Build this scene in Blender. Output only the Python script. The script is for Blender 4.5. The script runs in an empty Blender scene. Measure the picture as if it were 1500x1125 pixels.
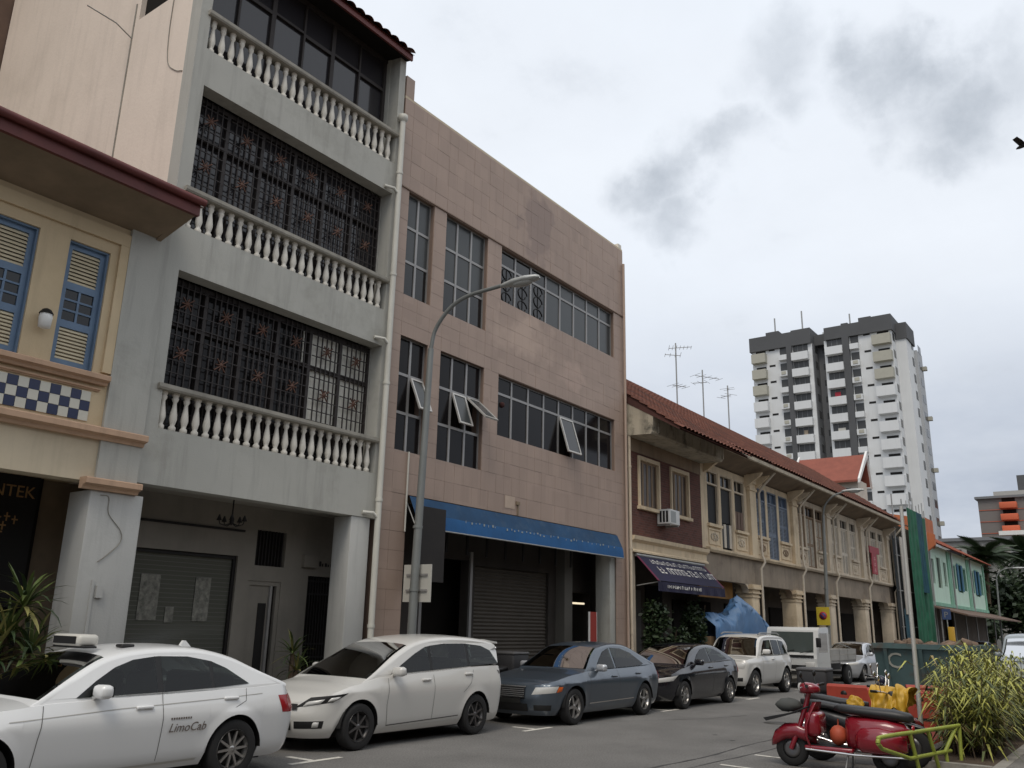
import bpy, bmesh, math, random
from mathutils import Vector, Matrix, Euler
R = math.radians
random.seed(7)
scene = bpy.context.scene
COL = scene.collection

# ------------------------------------------------------------------ camera
H_EYE = 1.8
D = 12.3                      # distance from the camera to the line of house fronts
cam_data = bpy.data.cameras.new('camera')
cam = bpy.data.objects.new('camera', cam_data)
COL.objects.link(cam)
cam_data.sensor_width = 36.0
cam_data.lens = 36.0 * 1265.6 / 1500.0
cam_data.clip_end = 6000.0
az, pi_, ro = R(36.307), R(15.604), R(1.29)
hd = Vector((math.cos(az), math.sin(az), 0)); rt0 = Vector((math.sin(az), -math.cos(az), 0)); zz = Vector((0, 0, 1))
fw = hd * math.cos(pi_) + zz * math.sin(pi_)
up0 = zz * math.cos(pi_) - hd * math.sin(pi_)
rt = rt0 * math.cos(ro) + up0 * math.sin(ro)
up = up0 * math.cos(ro) - rt0 * math.sin(ro)
m = Matrix((rt, up, -fw)).transposed().to_4x4()
m.translation = Vector((0, 0, H_EYE))
cam.matrix_world = m
scene.camera = cam
scene.render.resolution_x = 1024
scene.render.resolution_y = 768

# ------------------------------------------------------------------ sky and light
SUN_AZ = R(200.0)             # compass-free: angle of the light source in the x-y plane
SUN_EL = R(58.0)
world = bpy.data.worlds.new('World'); scene.world = world; world.use_nodes = True
nt = world.node_tree; nt.nodes.clear()
def wn(t, **kw):
    n = nt.nodes.new(t)
    for k, v in kw.items(): setattr(n, k, v)
    return n
def wl(a, b): nt.links.new(a, b)
out = wn('ShaderNodeOutputWorld'); bg = wn('ShaderNodeBackground'); bg.inputs['Strength'].default_value = 0.1
sky = wn('ShaderNodeTexSky', sky_type='NISHITA', sun_disc=False)
sky.sun_elevation = SUN_EL; sky.sun_rotation = math.pi / 2 - SUN_AZ
sky.air_density = 1.0; sky.dust_density = 3.0
tc = wn('ShaderNodeTexCoord')
def wmath(op, a, b=None, clamp=False):
    n = wn('ShaderNodeMath', operation=op, use_clamp=clamp)
    for i, v in enumerate((a, b)):
        if v is None: continue
        if isinstance(v, (int, float)): n.inputs[i].default_value = v
        else: wl(v, n.inputs[i])
    return n.outputs[0]
def wmix(f, a, b):
    n = wn('ShaderNodeMix', data_type='RGBA')
    for key, v in ((0, f), (6, a), (7, b)):
        if isinstance(v, (int, float)): n.inputs[key].default_value = v
        elif isinstance(v, tuple): n.inputs[key].default_value = (*v, 1)
        else: wl(v, n.inputs[key])
    return n.outputs[2]
def wnoise(vec, scale, detail=6, rough=0.55, col=False):
    n = wn('ShaderNodeTexNoise'); n.inputs['Scale'].default_value = scale; n.inputs['Detail'].default_value = detail
    n.inputs['Roughness'].default_value = rough; wl(vec, n.inputs['Vector'])
    return n.outputs['Color'] if col else n.outputs['Fac']
dirv = tc.outputs['Generated']
sep = wn('ShaderNodeSeparateXYZ'); wl(dirv, sep.inputs[0])
# flat-layer projection of the direction, so that cloud shapes shrink towards the horizon
zden = wmath('ADD', wmath('MAXIMUM', sep.outputs[2], 0.0), 0.22)
comb = wn('ShaderNodeCombineXYZ'); wl(wmath('DIVIDE', sep.outputs[0], zden), comb.inputs[0]); wl(wmath('DIVIDE', sep.outputs[1], zden), comb.inputs[1])
layer = comb.outputs[0]
n1 = wnoise(layer, 1.1, 7, 0.55); n2 = wnoise(layer, 2.6, 8, 0.6)
ev = wn('ShaderNodeMapRange', interpolation_type='SMOOTHSTEP'); wl(sep.outputs[2], ev.inputs[0]); ev.inputs[1].default_value = 0.1; ev.inputs[2].default_value = 0.42; elev = ev.outputs[0]
base = wmix(elev, (4.0, 4.5, 5.45), (8.6, 9.1, 9.8))
soft = wn('ShaderNodeMapRange'); soft.inputs[1].default_value = 0.42; soft.inputs[2].default_value = 0.66; wl(n1, soft.inputs[0])
base = wmix(wmath('MULTIPLY', soft.outputs[0], 0.5), base, (8.9, 9.25, 9.75))
veil = wn('ShaderNodeMapRange'); wl(n2, veil.inputs[0]); veil.inputs[1].default_value = 0.4; veil.inputs[2].default_value = 0.7; veil.inputs[4].default_value = 0.22
base = wmix(veil.outputs[0], base, (6.6, 6.9, 7.4))
# darker scud clouds under the white layer
dn = wn('ShaderNodeVectorMath', operation='SUBTRACT'); wl(wnoise(dirv, 6.0, 9, 0.56, True), dn.inputs[0]); dn.inputs[1].default_value = (0.5, 0.5, 0.5)
ds = wn('ShaderNodeVectorMath', operation='SCALE'); wl(dn.outputs[0], ds.inputs[0]); ds.inputs['Scale'].default_value = 0.27
dd = wn('ShaderNodeVectorMath', operation='ADD'); wl(dirv, dd.inputs[0]); wl(ds.outputs[0], dd.inputs[1])
dz = wn('ShaderNodeVectorMath', operation='MULTIPLY'); wl(dd.outputs[0], dz.inputs[0]); dz.inputs[1].default_value = (1, 1, 1.45)
def blob(d, r0, r1, amt):
    n = wn('ShaderNodeVectorMath', operation='DISTANCE'); wl(dz.outputs[0], n.inputs[0]); n.inputs[1].default_value = (d[0], d[1], d[2] * 1.45)
    mr = wn('ShaderNodeMapRange', interpolation_type='SMOOTHSTEP'); wl(n.outputs['Value'], mr.inputs[0])
    mr.inputs[1].default_value = r1; mr.inputs[2].default_value = r0; mr.inputs[3].default_value = 0; mr.inputs[4].default_value = amt
    return mr.outputs[0]
scud = None
for d, r0, r1, a in (((.782, .388, .487), .01, .095, 1.0), ((.808, .331, .488), .01, .075, .9), ((.815, .372, .445), .01, .075, .8),
                     ((.828, .137, .543), .01, .085, 1.0), ((.857, .098, .507), .01, .105, .95), ((.872, .127, .472), .01, .075, .85),
                     ((.790, .257, .558), .01, .085, .6), ((.846, .04, .532), .01, .085, .6)):
    b = blob(d, r0, r1, a)
    scud = b if scud is None else wmath('MAXIMUM', scud, b)
# the same kind of scud drifts over the rest of the sky
rest = wn('ShaderNodeMapRange', interpolation_type='SMOOTHSTEP'); wl(n2, rest.inputs[0])
rest.inputs[1].default_value = 0.58; rest.inputs[2].default_value = 0.80; rest.inputs[4].default_value = 0.45
scud = wmath('MAXIMUM', scud, rest.outputs[0])
wisp = wn('ShaderNodeMapRange'); wl(wnoise(dirv, 16.0, 9, 0.65), wisp.inputs[0]); wisp.inputs[1].default_value = 0.25; wisp.inputs[2].default_value = 0.75; wisp.inputs[3].default_value = 0.55; wisp.inputs[4].default_value = 1.15
scud = wmath('MULTIPLY', scud, wisp.outputs[0], True)
cloudy = wmix(wmath('MULTIPLY', scud, 0.84, True), base, (4.35, 4.8, 5.4))
skymix = wmix(0.93, sky.outputs[0], cloudy)
wl(skymix, bg.inputs['Color']); wl(bg.outputs[0], out.inputs[0])

sun_data = bpy.data.lights.new('sun', 'SUN'); sun_data.energy = 1.35; sun_data.angle = R(25); sun_data.color = (1.0, 0.92, 0.8)
sun = bpy.data.objects.new('sun', sun_data); COL.objects.link(sun)
sdir = Vector((math.cos(SUN_AZ) * math.cos(SUN_EL), math.sin(SUN_AZ) * math.cos(SUN_EL), math.sin(SUN_EL)))
sun.rotation_euler = sdir.to_track_quat('Z', 'Y').to_euler(); sun.location = (-20, -10, 60)
vs = scene.view_settings
vs.view_transform = 'Standard'; vs.look = 'None'; vs.exposure = 0.1; vs.gamma = 1.0; vs.use_curve_mapping = False

# ------------------------------------------------------------------ materials
MATS = {}
def mat(name, col, rough=0.8, metal=0.0, var=0.0, vscale=1.5, streak=0.0, bump=0.0, bscale=40.0, spec=0.5, coat=0.0, alpha=1.0,
        dirt=None, dscale=0.6, damt=0.5, emit=None, trans=0.0, local=False, tint=True):
    if name in MATS: return MATS[name]
    warm = lambda c: (min(1, c[0] * 1.02), c[1] * .985, c[2] * .92)  # warm cast of the light put into the base colours
    if tint: col = warm(col); dirt = warm(dirt) if dirt else None
    m = bpy.data.materials.new(name); m.use_nodes = True; t = m.node_tree
    b = t.nodes['Principled BSDF']
    b.inputs['Base Color'].default_value = (*col, 1); b.inputs['Roughness'].default_value = rough; b.inputs['Metallic'].default_value = metal
    b.inputs['Specular IOR Level'].default_value = spec; b.inputs['Coat Weight'].default_value = coat; b.inputs['Coat Roughness'].default_value = 0.04
    b.inputs['Alpha'].default_value = alpha; b.inputs['Transmission Weight'].default_value = trans
    if emit: b.inputs['Emission Color'].default_value = (*emit[0], 1); b.inputs['Emission Strength'].default_value = emit[1]
    if var or streak or bump or dirt:
        if local: g = t.nodes.new('ShaderNodeTexCoord').outputs['Object']
        else: g = t.nodes.new('ShaderNodeNewGeometry').outputs['Position']
        def noise(vec, sc, det=5, ro=0.6):
            n = t.nodes.new('ShaderNodeTexNoise'); n.inputs['Scale'].default_value = sc; n.inputs['Detail'].default_value = det; n.inputs['Roughness'].default_value = ro
            t.links.new(vec, n.inputs['Vector']); return n.outputs['Fac']
        def mr(v, a, b2, c, d):
            n = t.nodes.new('ShaderNodeMapRange'); t.links.new(v, n.inputs[0])
            for i, x in enumerate((a, b2, c, d)): n.inputs[i + 1].default_value = x
            return n.outputs[0]
        cur = None
        def mixc(f, a, b2, bl='MIX'):
            n = t.nodes.new('ShaderNodeMix'); n.data_type = 'RGBA'; n.blend_type = bl
            if isinstance(f, float): n.inputs[0].default_value = f
            else: t.links.new(f, n.inputs[0])
            for i, v in ((6, a), (7, b2)):
                if isinstance(v, tuple): n.inputs[i].default_value = (*v, 1)
                else: t.links.new(v, n.inputs[i])
            return n.outputs[2]
        cur = col
        if var:
            lo = tuple(c * (1 - var) for c in col); hi = tuple(min(1, c * (1 + var)) for c in col)
            cur = mixc(mr(noise(g, vscale), 0.3, 0.7, 0, 1), lo, hi)
        if streak:
            mp = t.nodes.new('ShaderNodeMapping'); mp.inputs['Scale'].default_value = (5, 5, 0.45); t.links.new(g, mp.inputs[0])
            cur = mixc(mr(noise(mp.outputs[0], 1.0, 4, .65), 0.5, 0.8, 0, streak), cur, tuple(c * 0.35 for c in col))
        if dirt:
            cur = mixc(mr(noise(g, dscale, 7, .7), 0.52, 0.68, 0, damt), cur, dirt)
        t.links.new(cur, b.inputs['Base Color'])
        if bump:
            bn = t.nodes.new('ShaderNodeBump'); bn.inputs['Strength'].default_value = bump; bn.inputs['Distance'].default_value = 0.02
            t.links.new(noise(g, bscale, 4), bn.inputs['Height']); t.links.new(bn.outputs[0], b.inputs['Normal'])
    MATS[name] = m
    return m

# ------------------------------------------------------------------ mesh builder
OFF = {}
class MB:
    def __init__(s): s.v = []; s.f = []; s.s = []
    def add(s, vs, fs, smooth=False):
        o = len(s.v); s.v += [tuple(p) for p in vs]; s.f += [tuple(i + o for i in f) for f in fs]; s.s += [smooth] * len(fs); return s
    def box(s, x0, x1, y0, y1, z0, z1):
        return s.add([(x0, y0, z0), (x1, y0, z0), (x1, y1, z0), (x0, y1, z0), (x0, y0, z1), (x1, y0, z1), (x1, y1, z1), (x0, y1, z1)],
                     [(0, 3, 2, 1), (4, 5, 6, 7), (0, 1, 5, 4), (1, 2, 6, 5), (2, 3, 7, 6), (3, 0, 4, 7)])
    def bbox(s, x0, x1, y0, y1, z0, z1, b=0.02):
        """box with chamfered edges"""
        import itertools
        bm = bmesh.new(); bmesh.ops.create_cube(bm, size=1)
        for v in bm.verts:
            v.co = Vector(((x0 + x1) / 2 + v.co.x * (x1 - x0), (y0 + y1) / 2 + v.co.y * (y1 - y0), (z0 + z1) / 2 + v.co.z * (z1 - z0)))
        bmesh.ops.bevel(bm, geom=list(bm.edges), offset=b, segments=2, affect='EDGES', profile=0.5)
        bm.verts.index_update()
        s.add([v.co[:] for v in bm.verts], [[v.index for v in f.verts] for f in bm.faces], True); bm.free(); return s
    def quad(s, a, b, c, d): return s.add([a, b, c, d], [(0, 1, 2, 3)])
    def prism(s, poly, axis, a0, a1, smooth=False):
        def p(u, w, a): return (a, u, w) if axis == 'x' else ((u, a, w) if axis == 'y' else (u, w, a))
        n = len(poly)
        vs = [p(u, w, a0) for u, w in poly] + [p(u, w, a1) for u, w in poly]
        fs = [tuple(range(n))[::-1], tuple(range(n, 2 * n))] + [(i, (i + 1) % n, n + (i + 1) % n, n + i) for i in range(n)]
        return s.add(vs, fs, smooth)
    def tube(s, pts, r, n=8, cap=True):
        pts = [Vector(p) for p in pts]; k = len(pts); rs = r if isinstance(r, (list, tuple)) else [r] * k
        vs = []; prev = None
        for i, p in enumerate(pts):
            t = (pts[min(i + 1, k - 1)] - pts[max(i - 1, 0)]).normalized()
            if prev is None:
                a = Vector((0, 0, 1)) if abs(t.z) < 0.9 else Vector((1, 0, 0))
                u = t.cross(a).normalized()
            else:
                u = (prev - t * prev.dot(t)).normalized()
            prev = u; w = t.cross(u)
            for j in range(n):
                a = 2 * math.pi * j / n; vs.append(p + (u * math.cos(a) + w * math.sin(a)) * rs[i])
        fs = [(i * n + j, i * n + (j + 1) % n, (i + 1) * n + (j + 1) % n, (i + 1) * n + j) for i in range(k - 1) for j in range(n)]
        s.add(vs, fs, True)
        if cap: s.add(vs[:n], [tuple(range(n))[::-1]]); s.add(vs[-n:], [tuple(range(n))])
        return s
    def lathe(s, prof, c=(0, 0, 0), n=12, axis='z', smooth=True, cap=True):
        vs = []
        for r, h in prof:
            for j in range(n):
                a = 2 * math.pi * j / n; x, y = r * math.cos(a), r * math.sin(a)
                q = (x, y, h) if axis == 'z' else ((x, h, y) if axis == 'y' else (h, x, y))
                vs.append((q[0] + c[0], q[1] + c[1], q[2] + c[2]))
        k = len(prof)
        s.add(vs, [(i * n + j, i * n + (j + 1) % n, (i + 1) * n + (j + 1) % n, (i + 1) * n + j) for i in range(k - 1) for j in range(n)], smooth)
        if cap: s.add(vs[:n], [tuple(range(n))[::-1]]); s.add(vs[-n:], [tuple(range(n))])
        return s
    def blob(s, c, r, n=10, k=7, jit=0.0):
        vs = []; fs = []
        for i in range(k + 1):
            ph = math.pi * i / k
            for j in range(n):
                a = 2 * math.pi * j / n; q = 1 + random.uniform(-jit, jit)
                vs.append((c[0] + r[0] * q * math.sin(ph) * math.cos(a), c[1] + r[1] * q * math.sin(ph) * math.sin(a), c[2] + r[2] * q * math.cos(ph)))
        for i in range(k):
            for j in range(n): fs.append((i * n + j, (i + 1) * n + j, (i + 1) * n + (j + 1) % n, i * n + (j + 1) % n))
        return s.add(vs, fs, True)
    def wall(s, x0, x1, z0, z1, y0, y1, holes=()):
        """upright slab facing -y with rectangular openings (hx0, hx1, hz0, hz1)"""
        xs = sorted({x0, x1, *[min(max(h[i], x0), x1) for h in holes for i in (0, 1)]}); zs = sorted({z0, z1, *[min(max(h[i], z0), z1) for h in holes for i in (2, 3)]})
        nx, nz = len(xs) - 1, len(zs) - 1
        def solid(i, j):
            if i < 0 or j < 0 or i >= nx or j >= nz: return False
            cx, cz = (xs[i] + xs[i + 1]) / 2, (zs[j] + zs[j + 1]) / 2
            return not any(h[0] < cx < h[1] and h[2] < cz < h[3] for h in holes)
        for i in range(nx):
            for j in range(nz):
                if not solid(i, j): continue
                a, b, c, d = xs[i], xs[i + 1], zs[j], zs[j + 1]
                s.quad((a, y0, c), (b, y0, c), (b, y0, d), (a, y0, d)); s.quad((b, y1, c), (a, y1, c), (a, y1, d), (b, y1, d))
                if not solid(i - 1, j): s.quad((a, y1, c), (a, y0, c), (a, y0, d), (a, y1, d))
                if not solid(i + 1, j): s.quad((b, y0, c), (b, y1, c), (b, y1, d), (b, y0, d))
                if not solid(i, j - 1): s.quad((a, y1, c), (b, y1, c), (b, y0, c), (a, y0, c))
                if not solid(i, j + 1): s.quad((a, y0, d), (b, y0, d), (b, y1, d), (a, y1, d))
        return s
    def mesh(s, name, m=None, off=(0, 0, 0)):
        me = bpy.data.meshes.new(name)
        me.from_pydata([(x - off[0], y - off[1], z - off[2]) for x, y, z in s.v], [], s.f)
        me.polygons.foreach_set('use_smooth', s.s)
        if m: me.materials.append(m)
        me.update(); return me
    def build(s, name, m, parent=None, **props):
        off = OFF.get(parent, (0, 0, 0)) if parent else (0, 0, 0)
        o = bpy.data.objects.new(name, s.mesh(name, m, off)); COL.objects.link(o)
        if parent: o.parent = parent
        OFF[o] = off
        for k, v in props.items(): o[k] = v
        return o
def box(x0, x1, y0, y1, z0, z1): return MB().box(x0, x1, y0, y1, z0, z1)
def thing(name, label, cat, loc=(0, 0, 0), group=None, local=False, rz=0.0):
    o = bpy.data.objects.new(name, None); COL.objects.link(o); o.location = loc; o.rotation_euler = (0, 0, rz); o.empty_display_size = 0.3
    o['label'] = label; o['category'] = cat
    if group: o['group'] = group
    OFF[o] = (0, 0, 0) if local else tuple(loc)
    return o
def inst(name, me, parent, loc, rot=(0, 0, 0), scale=(1, 1, 1)):
    o = bpy.data.objects.new(name, me); COL.objects.link(o); off = OFF.get(parent, (0, 0, 0)) if parent else (0, 0, 0)
    if parent: o.parent = parent
    o.location = (loc[0] - off[0], loc[1] - off[1], loc[2] - off[2]); o.rotation_euler = rot; o.scale = scale
    return o
def tagged(o, label, cat, group=None):
    o['label'] = label; o['category'] = cat
    if group: o['group'] = group
    return o
def single(mb, name, m, label, cat, loc, group=None):
    """a thing that is one mesh, its origin at its base"""
    o = bpy.data.objects.new(name, mb.mesh(name, m, loc)); COL.objects.link(o); o.location = loc; OFF[o] = tuple(loc)
    return tagged(o, label, cat, group)
def structure(mb, name, m):
    o = mb.build(name, m); o['kind'] = 'structure'; return o
def text_mesh(txt, size, m, extrude=0.004, shear=0.0):
    cu = bpy.data.curves.new('lettering', 'FONT'); cu.body = txt; cu.size = size; cu.extrude = extrude; cu.shear = shear; cu.resolution_u = 3
    o = bpy.data.objects.new('lettering', cu); COL.objects.link(o)
    dg = bpy.context.evaluated_depsgraph_get(); me = bpy.data.meshes.new_from_object(o.evaluated_get(dg))
    bpy.data.objects.remove(o); bpy.data.curves.remove(cu)
    me.materials.clear(); me.materials.append(m); return me
def catmull(pts, n=6):
    out = []
    P = [Vector(p) for p in pts]; P = [P[0] * 2 - P[1]] + P + [P[-1] * 2 - P[-2]]
    for i in range(1, len(P) - 2):
        for k in range(n):
            t = k / n; a, b, c, d = P[i - 1], P[i], P[i + 1], P[i + 2]
            out.append(0.5 * (2 * b + (c - a) * t + (2 * a - 5 * b + 4 * c - d) * t * t + (3 * b - a - 3 * c + d) * t ** 3))
    out.append(P[-2]); return out

# ------------------------------------------------------------------ shared materials
M_asph = mat('asphalt', (0.15, 0.148, 0.148), 0.92, var=0.16, vscale=0.7, dirt=(0.10, 0.098, 0.098), dscale=0.45, damt=0.6, bump=0.6, bscale=55)
M_pave = mat('paving concrete', (0.155, 0.15, 0.143), 0.9, var=0.2, vscale=0.9, dirt=(0.075, 0.072, 0.068), dscale=0.8, damt=0.7, bump=0.3)
M_kerb = mat('kerb concrete', (0.27, 0.26, 0.24), 0.9, var=0.25, vscale=2.0, dirt=(0.09, 0.085, 0.08), dscale=1.5, damt=0.7)
M_soil = mat('soil', (0.07, 0.05, 0.035), 1.0, var=0.3, vscale=4, bump=0.8, bscale=25)
M_grnd = mat('ground', (0.13, 0.125, 0.12), 1.0, var=0.2, vscale=0.05)
M_mark = mat('road paint', (0.62, 0.61, 0.58), 0.8, dirt=(0.2, 0.195, 0.19), dscale=9, damt=0.85, var=0.1)
M_tar = mat('tar', (0.035, 0.034, 0.034), 0.7)
M_glass = mat('dark glass', (0.012, 0.013, 0.015), 0.06, spec=0.45)
M_glassd = mat('dull dark glass', (0.012, 0.011, 0.012), 0.12, spec=0.18)
M_dark = mat('unlit interior', (0.018, 0.016, 0.015), 0.95, spec=0.1)
M_black = mat('black iron', (0.012, 0.011, 0.011), 0.6, spec=0.3)
M_white = mat('white paint', (0.72, 0.71, 0.68), 0.6, var=0.06, tint=False)
M_alu = mat('grey aluminium', (0.3, 0.3, 0.31), 0.45, metal=0.35, var=0.08)
M_steel = mat('galvanised steel', (0.33, 0.34, 0.35), 0.5, metal=0.5, var=0.12, vscale=3)
M_pipe = mat('white drain pipe', (0.55, 0.55, 0.52), 0.5, var=0.08, streak=0.3)
M_greyw = mat('grey plaster', (0.40, 0.405, 0.39), 0.88, var=0.06, vscale=0.8, streak=0.42, dirt=(0.22, 0.22, 0.2), dscale=0.7, damt=0.45, bump=0.15)
M_bluew = mat('blue grey plaster', (0.43, 0.44, 0.445), 0.88, var=0.06, vscale=0.9, streak=0.32, dirt=(0.27, 0.28, 0.28), dscale=0.9, damt=0.4, bump=0.15)
M_creamw = mat('cream plaster', (0.72, 0.64, 0.58), 0.9, var=0.05, vscale=0.5, streak=0.22, dirt=(0.54, 0.475, 0.42), dscale=0.35, damt=0.4, bump=0.2, bscale=14)
M_yelw = mat('yellow plaster', (0.56, 0.455, 0.31), 0.88, var=0.07, vscale=1.0, streak=0.22, dirt=(0.42, 0.33, 0.2), dscale=0.8, damt=0.35, bump=0.12)
M_beige = mat('beige plaster', (0.55, 0.48, 0.37), 0.88, var=0.07, vscale=1.0, streak=0.25, dirt=(0.38, 0.33, 0.25), dscale=0.9, damt=0.35)
M_peach = mat('peach moulding', (0.46, 0.315, 0.225), 0.85, var=0.1, vscale=1.3, streak=0.35)
M_bal = mat('white baluster', (0.66, 0.64, 0.6), 0.8, var=0.14, vscale=3, streak=0.4)
M_rail = mat('weathered rail', (0.28, 0.27, 0.245), 0.85, var=0.2, vscale=2, streak=0.5)
M_roof = mat('clay roof tile', (0.18, 0.068, 0.045), 0.85, var=0.35, vscale=2.2, dirt=(0.045, 0.03, 0.028), dscale=0.55, damt=0.9)
M_fascia = mat('maroon fascia', (0.11, 0.025, 0.022), 0.6, var=0.2, vscale=2)
M_blueS = mat('blue shutter paint', (0.12, 0.19, 0.305), 0.55, var=0.12, vscale=3)
M_creamS = mat('cream louvre paint', (0.58, 0.52, 0.39), 0.6, var=0.08, vscale=3)
M_navy = mat('navy tile', (0.012, 0.02, 0.07), 0.25)
M_wtile = mat('white tile', (0.55, 0.55, 0.5), 0.25)
M_concrete = mat('mouldy concrete', (0.42, 0.38, 0.31), 0.92, var=0.2, vscale=1.2, streak=0.7, dirt=(0.05, 0.048, 0.04), dscale=1.4, damt=0.9)
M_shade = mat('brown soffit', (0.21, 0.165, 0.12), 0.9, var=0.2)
M_leafA = mat('yucca leaf', (0.075, 0.11, 0.03), 0.5, var=0.4, vscale=6)
M_leafB = mat('dark leaf', (0.022, 0.042, 0.014), 0.55, var=0.45, vscale=5)
M_leafC = mat('lime leaf', (0.35, 0.36, 0.075), 0.5, var=0.45, vscale=7)
M_leafD = mat('olive leaf', (0.085, 0.11, 0.03), 0.55, var=0.4, vscale=6)
M_bark = mat('bark', (0.11, 0.08, 0.055), 0.95, var=0.3, vscale=8, bump=0.6)
M_pot = mat('terracotta pot', (0.2, 0.09, 0.05), 0.85, var=0.2)
M_tyre = mat('tyre rubber', (0.016, 0.016, 0.017), 0.85)
M_rim = mat('alloy wheel', (0.45, 0.45, 0.46), 0.3, metal=0.85)
M_rimd = mat('dark alloy wheel', (0.16, 0.16, 0.17), 0.35, metal=0.8)
M_chrome = mat('chrome', (0.7, 0.7, 0.72), 0.12, metal=1.0)
M_plast = mat('black plastic', (0.014, 0.014, 0.015), 0.5, spec=0.4)
M_lamp = mat('clear lamp lens', (0.55, 0.56, 0.57), 0.12, spec=0.8)
M_red = mat('red lamp lens', (0.3, 0.012, 0.018), 0.15, spec=0.7)
M_amber = mat('amber lens', (0.6, 0.12, 0.02), 0.2, spec=0.6)

def speckle(m, scale, amt):
    t = m.node_tree; b = t.nodes['Principled BSDF']; src = b.inputs['Base Color'].links[0].from_socket
    g = t.nodes.new('ShaderNodeNewGeometry').outputs['Position']; n = t.nodes.new('ShaderNodeTexNoise'); n.inputs['Scale'].default_value = scale; n.inputs['Detail'].default_value = 3; n.inputs['Roughness'].default_value = .7
    t.links.new(g, n.inputs['Vector']); r = t.nodes.new('ShaderNodeMapRange'); t.links.new(n.outputs['Fac'], r.inputs[0]); r.inputs[1].default_value = .3; r.inputs[2].default_value = .7; r.inputs[3].default_value = 1 - amt; r.inputs[4].default_value = 1 + amt
    x = t.nodes.new('ShaderNodeMix'); x.data_type = 'RGBA'; x.blend_type = 'MULTIPLY'; x.inputs[0].default_value = 1; t.links.new(src, x.inputs[6]); t.links.new(r.outputs[0], x.inputs[7]); t.links.new(x.outputs[2], b.inputs['Base Color'])
speckle(M_asph, 38, .38); speckle(M_pave, 30, .3)
# ------------------------------------------------------------------ the setting
PZ = 0.12
structure(MB().quad((-1500, -1500, -0.06), (2500, -1500, -0.06), (2500, 1500, -0.06), (-1500, 1500, -0.06)), 'ground', M_grnd)
structure(MB().box(-60, 420, 2.1, 11.4, -0.05, 0.0), 'road', M_asph)
structure(MB().box(-60, 300, 11.55, 30.0, -0.05, PZ), 'pavement_far_side', M_pave)
structure(MB().box(-60, 300, -8, 1.95, -0.05, PZ), 'pavement_near_side', M_pave)
kb = MB()
for i in range(0, 170):
    x = -20 + i * 1.0; kb.box(x, x + 0.985, 11.4, 11.55, -0.05, PZ + 0.003)
kl = structure(kb, 'kerb_far_side', M_kerb)
kb = MB()
for i in range(0, 120):
    x = -20 + i * 1.0
    kb.box(x, x + 0.985, 1.95, 2.1, -0.05, PZ + 0.003)
structure(kb, 'kerb_near_side', M_kerb)
# planting bed of the near side
structure(MB().box(13.9, 26.0, 2.1, 3.05, -0.05, 0.11), 'planting_bed_soil', M_soil)
structure(MB().box(13.75, 26.15, 3.05, 3.2, -0.05, 0.13).box(13.75, 13.9, 2.1, 3.05, -0.05, 0.13), 'planting_bed_kerb', M_kerb)
# parking bay marks: a T at each bay end, worn
def mark(x0, x1, y0, y1, rz=0.0):
    cx, cy = (x0 + x1) / 2, (y0 + y1) / 2
    mb = MB(); n = 7; pts = []
    for i in range(n + 1): pts.append((x0 + (x1 - x0) * i / n, y0 + random.uniform(-.006, .006)))
    for i in range(n, -1, -1): pts.append((x0 + (x1 - x0) * i / n, y1 + random.uniform(-.006, .006)))
    c, s = math.cos(rz), math.sin(rz)
    pts = [(cx + (x - cx) * c - (y - cy) * s, cy + (x - cx) * s + (y - cy) * c) for x, y in pts]
    mb.add([(x, y, 0.004) for x, y in pts], [tuple(range(len(pts)))])
    o = structure(mb, 'parking_bay_marking', M_mark); return o
for xc in (2.9, 8.55, 13.8, 19.2, 24.3, 29.4, 34.6):
    mark(xc - 0.42, xc + 0.48, 9.36, 9.46); mark(xc - 0.05, xc + 0.05, 9.463, 9.95)
for x0 in (12.15, 13.45, 14.75): mark(x0, x0 + 0.09, 4.6, 5.25, R(-6))
# tar seams along the carriageway
def seam(pts, w):
    c = catmull([(x, y, 0) for x, y in pts], 10); L = []; Rr = []
    for i, p in enumerate(c):
        k = w * random.uniform(0.3, 1.0); j = random.uniform(-.012, .012); L.append((p.x, p.y + k + j, 0.003)); Rr.append((p.x, p.y - k + j, 0.003))
    n = len(c); return MB().add(L + Rr, [(i, i + 1, n + i + 1, n + i) for i in range(n - 1)])
structure(seam([(6, 6.3), (10, 5.95), (12.5, 5.72), (15, 5.75), (19, 5.6), (26, 5.9), (40, 5.8)], 0.028), 'tar_seam', M_tar)
structure(seam([(7, 5.9), (10, 5.55), (12, 5.42), (14.2, 5.28), (16, 5.3)], 0.02), 'tar_seam', M_tar)
structure(seam([(10.6, 5.5), (11.2, 5.1), (11.4, 4.6)], 0.015), 'tar_seam', M_tar)
structure(seam([(16, 9.2), (18, 8.1), (19.5, 7.7)], 0.012), 'tar_seam', M_tar)
for x, y, r in ((7.6, 8.2, .32), (18.4, 6.6, .3)):
    mc = structure(MB().lathe([(.001, .004), (r, .004), (r, .0)], (x, y, 0), 28), 'manhole_cover', mat('cast iron cover', (.06, .058, .055), .6, var=.3, vscale=20))
M_oil = mat('oil stain', (.06, .058, .056), .7)
for k in range(26):
    x = random.uniform(5, 30); y = random.choice((random.gauss(10.2, .35), random.gauss(7.2, .9), random.gauss(4.7, .5))); r = random.uniform(.03, .16); pts = [(x + r * random.uniform(.6, 1.2) * math.cos(a * .6283), y + r * .8 * random.uniform(.6, 1.2) * math.sin(a * .6283), .0035) for a in range(10)]
    structure(MB().add(pts, [tuple(range(10))]), 'oil_stain', M_oil)
# patched rectangle of darker asphalt
M_patch = mat('patched asphalt', (0.115, 0.113, 0.112), 0.93, var=0.15, bump=0.5, bscale=60)
structure(MB().box(21, 33, 5.9, 7.6, -0.02, 0.0025), 'road_patch', M_patch)

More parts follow.
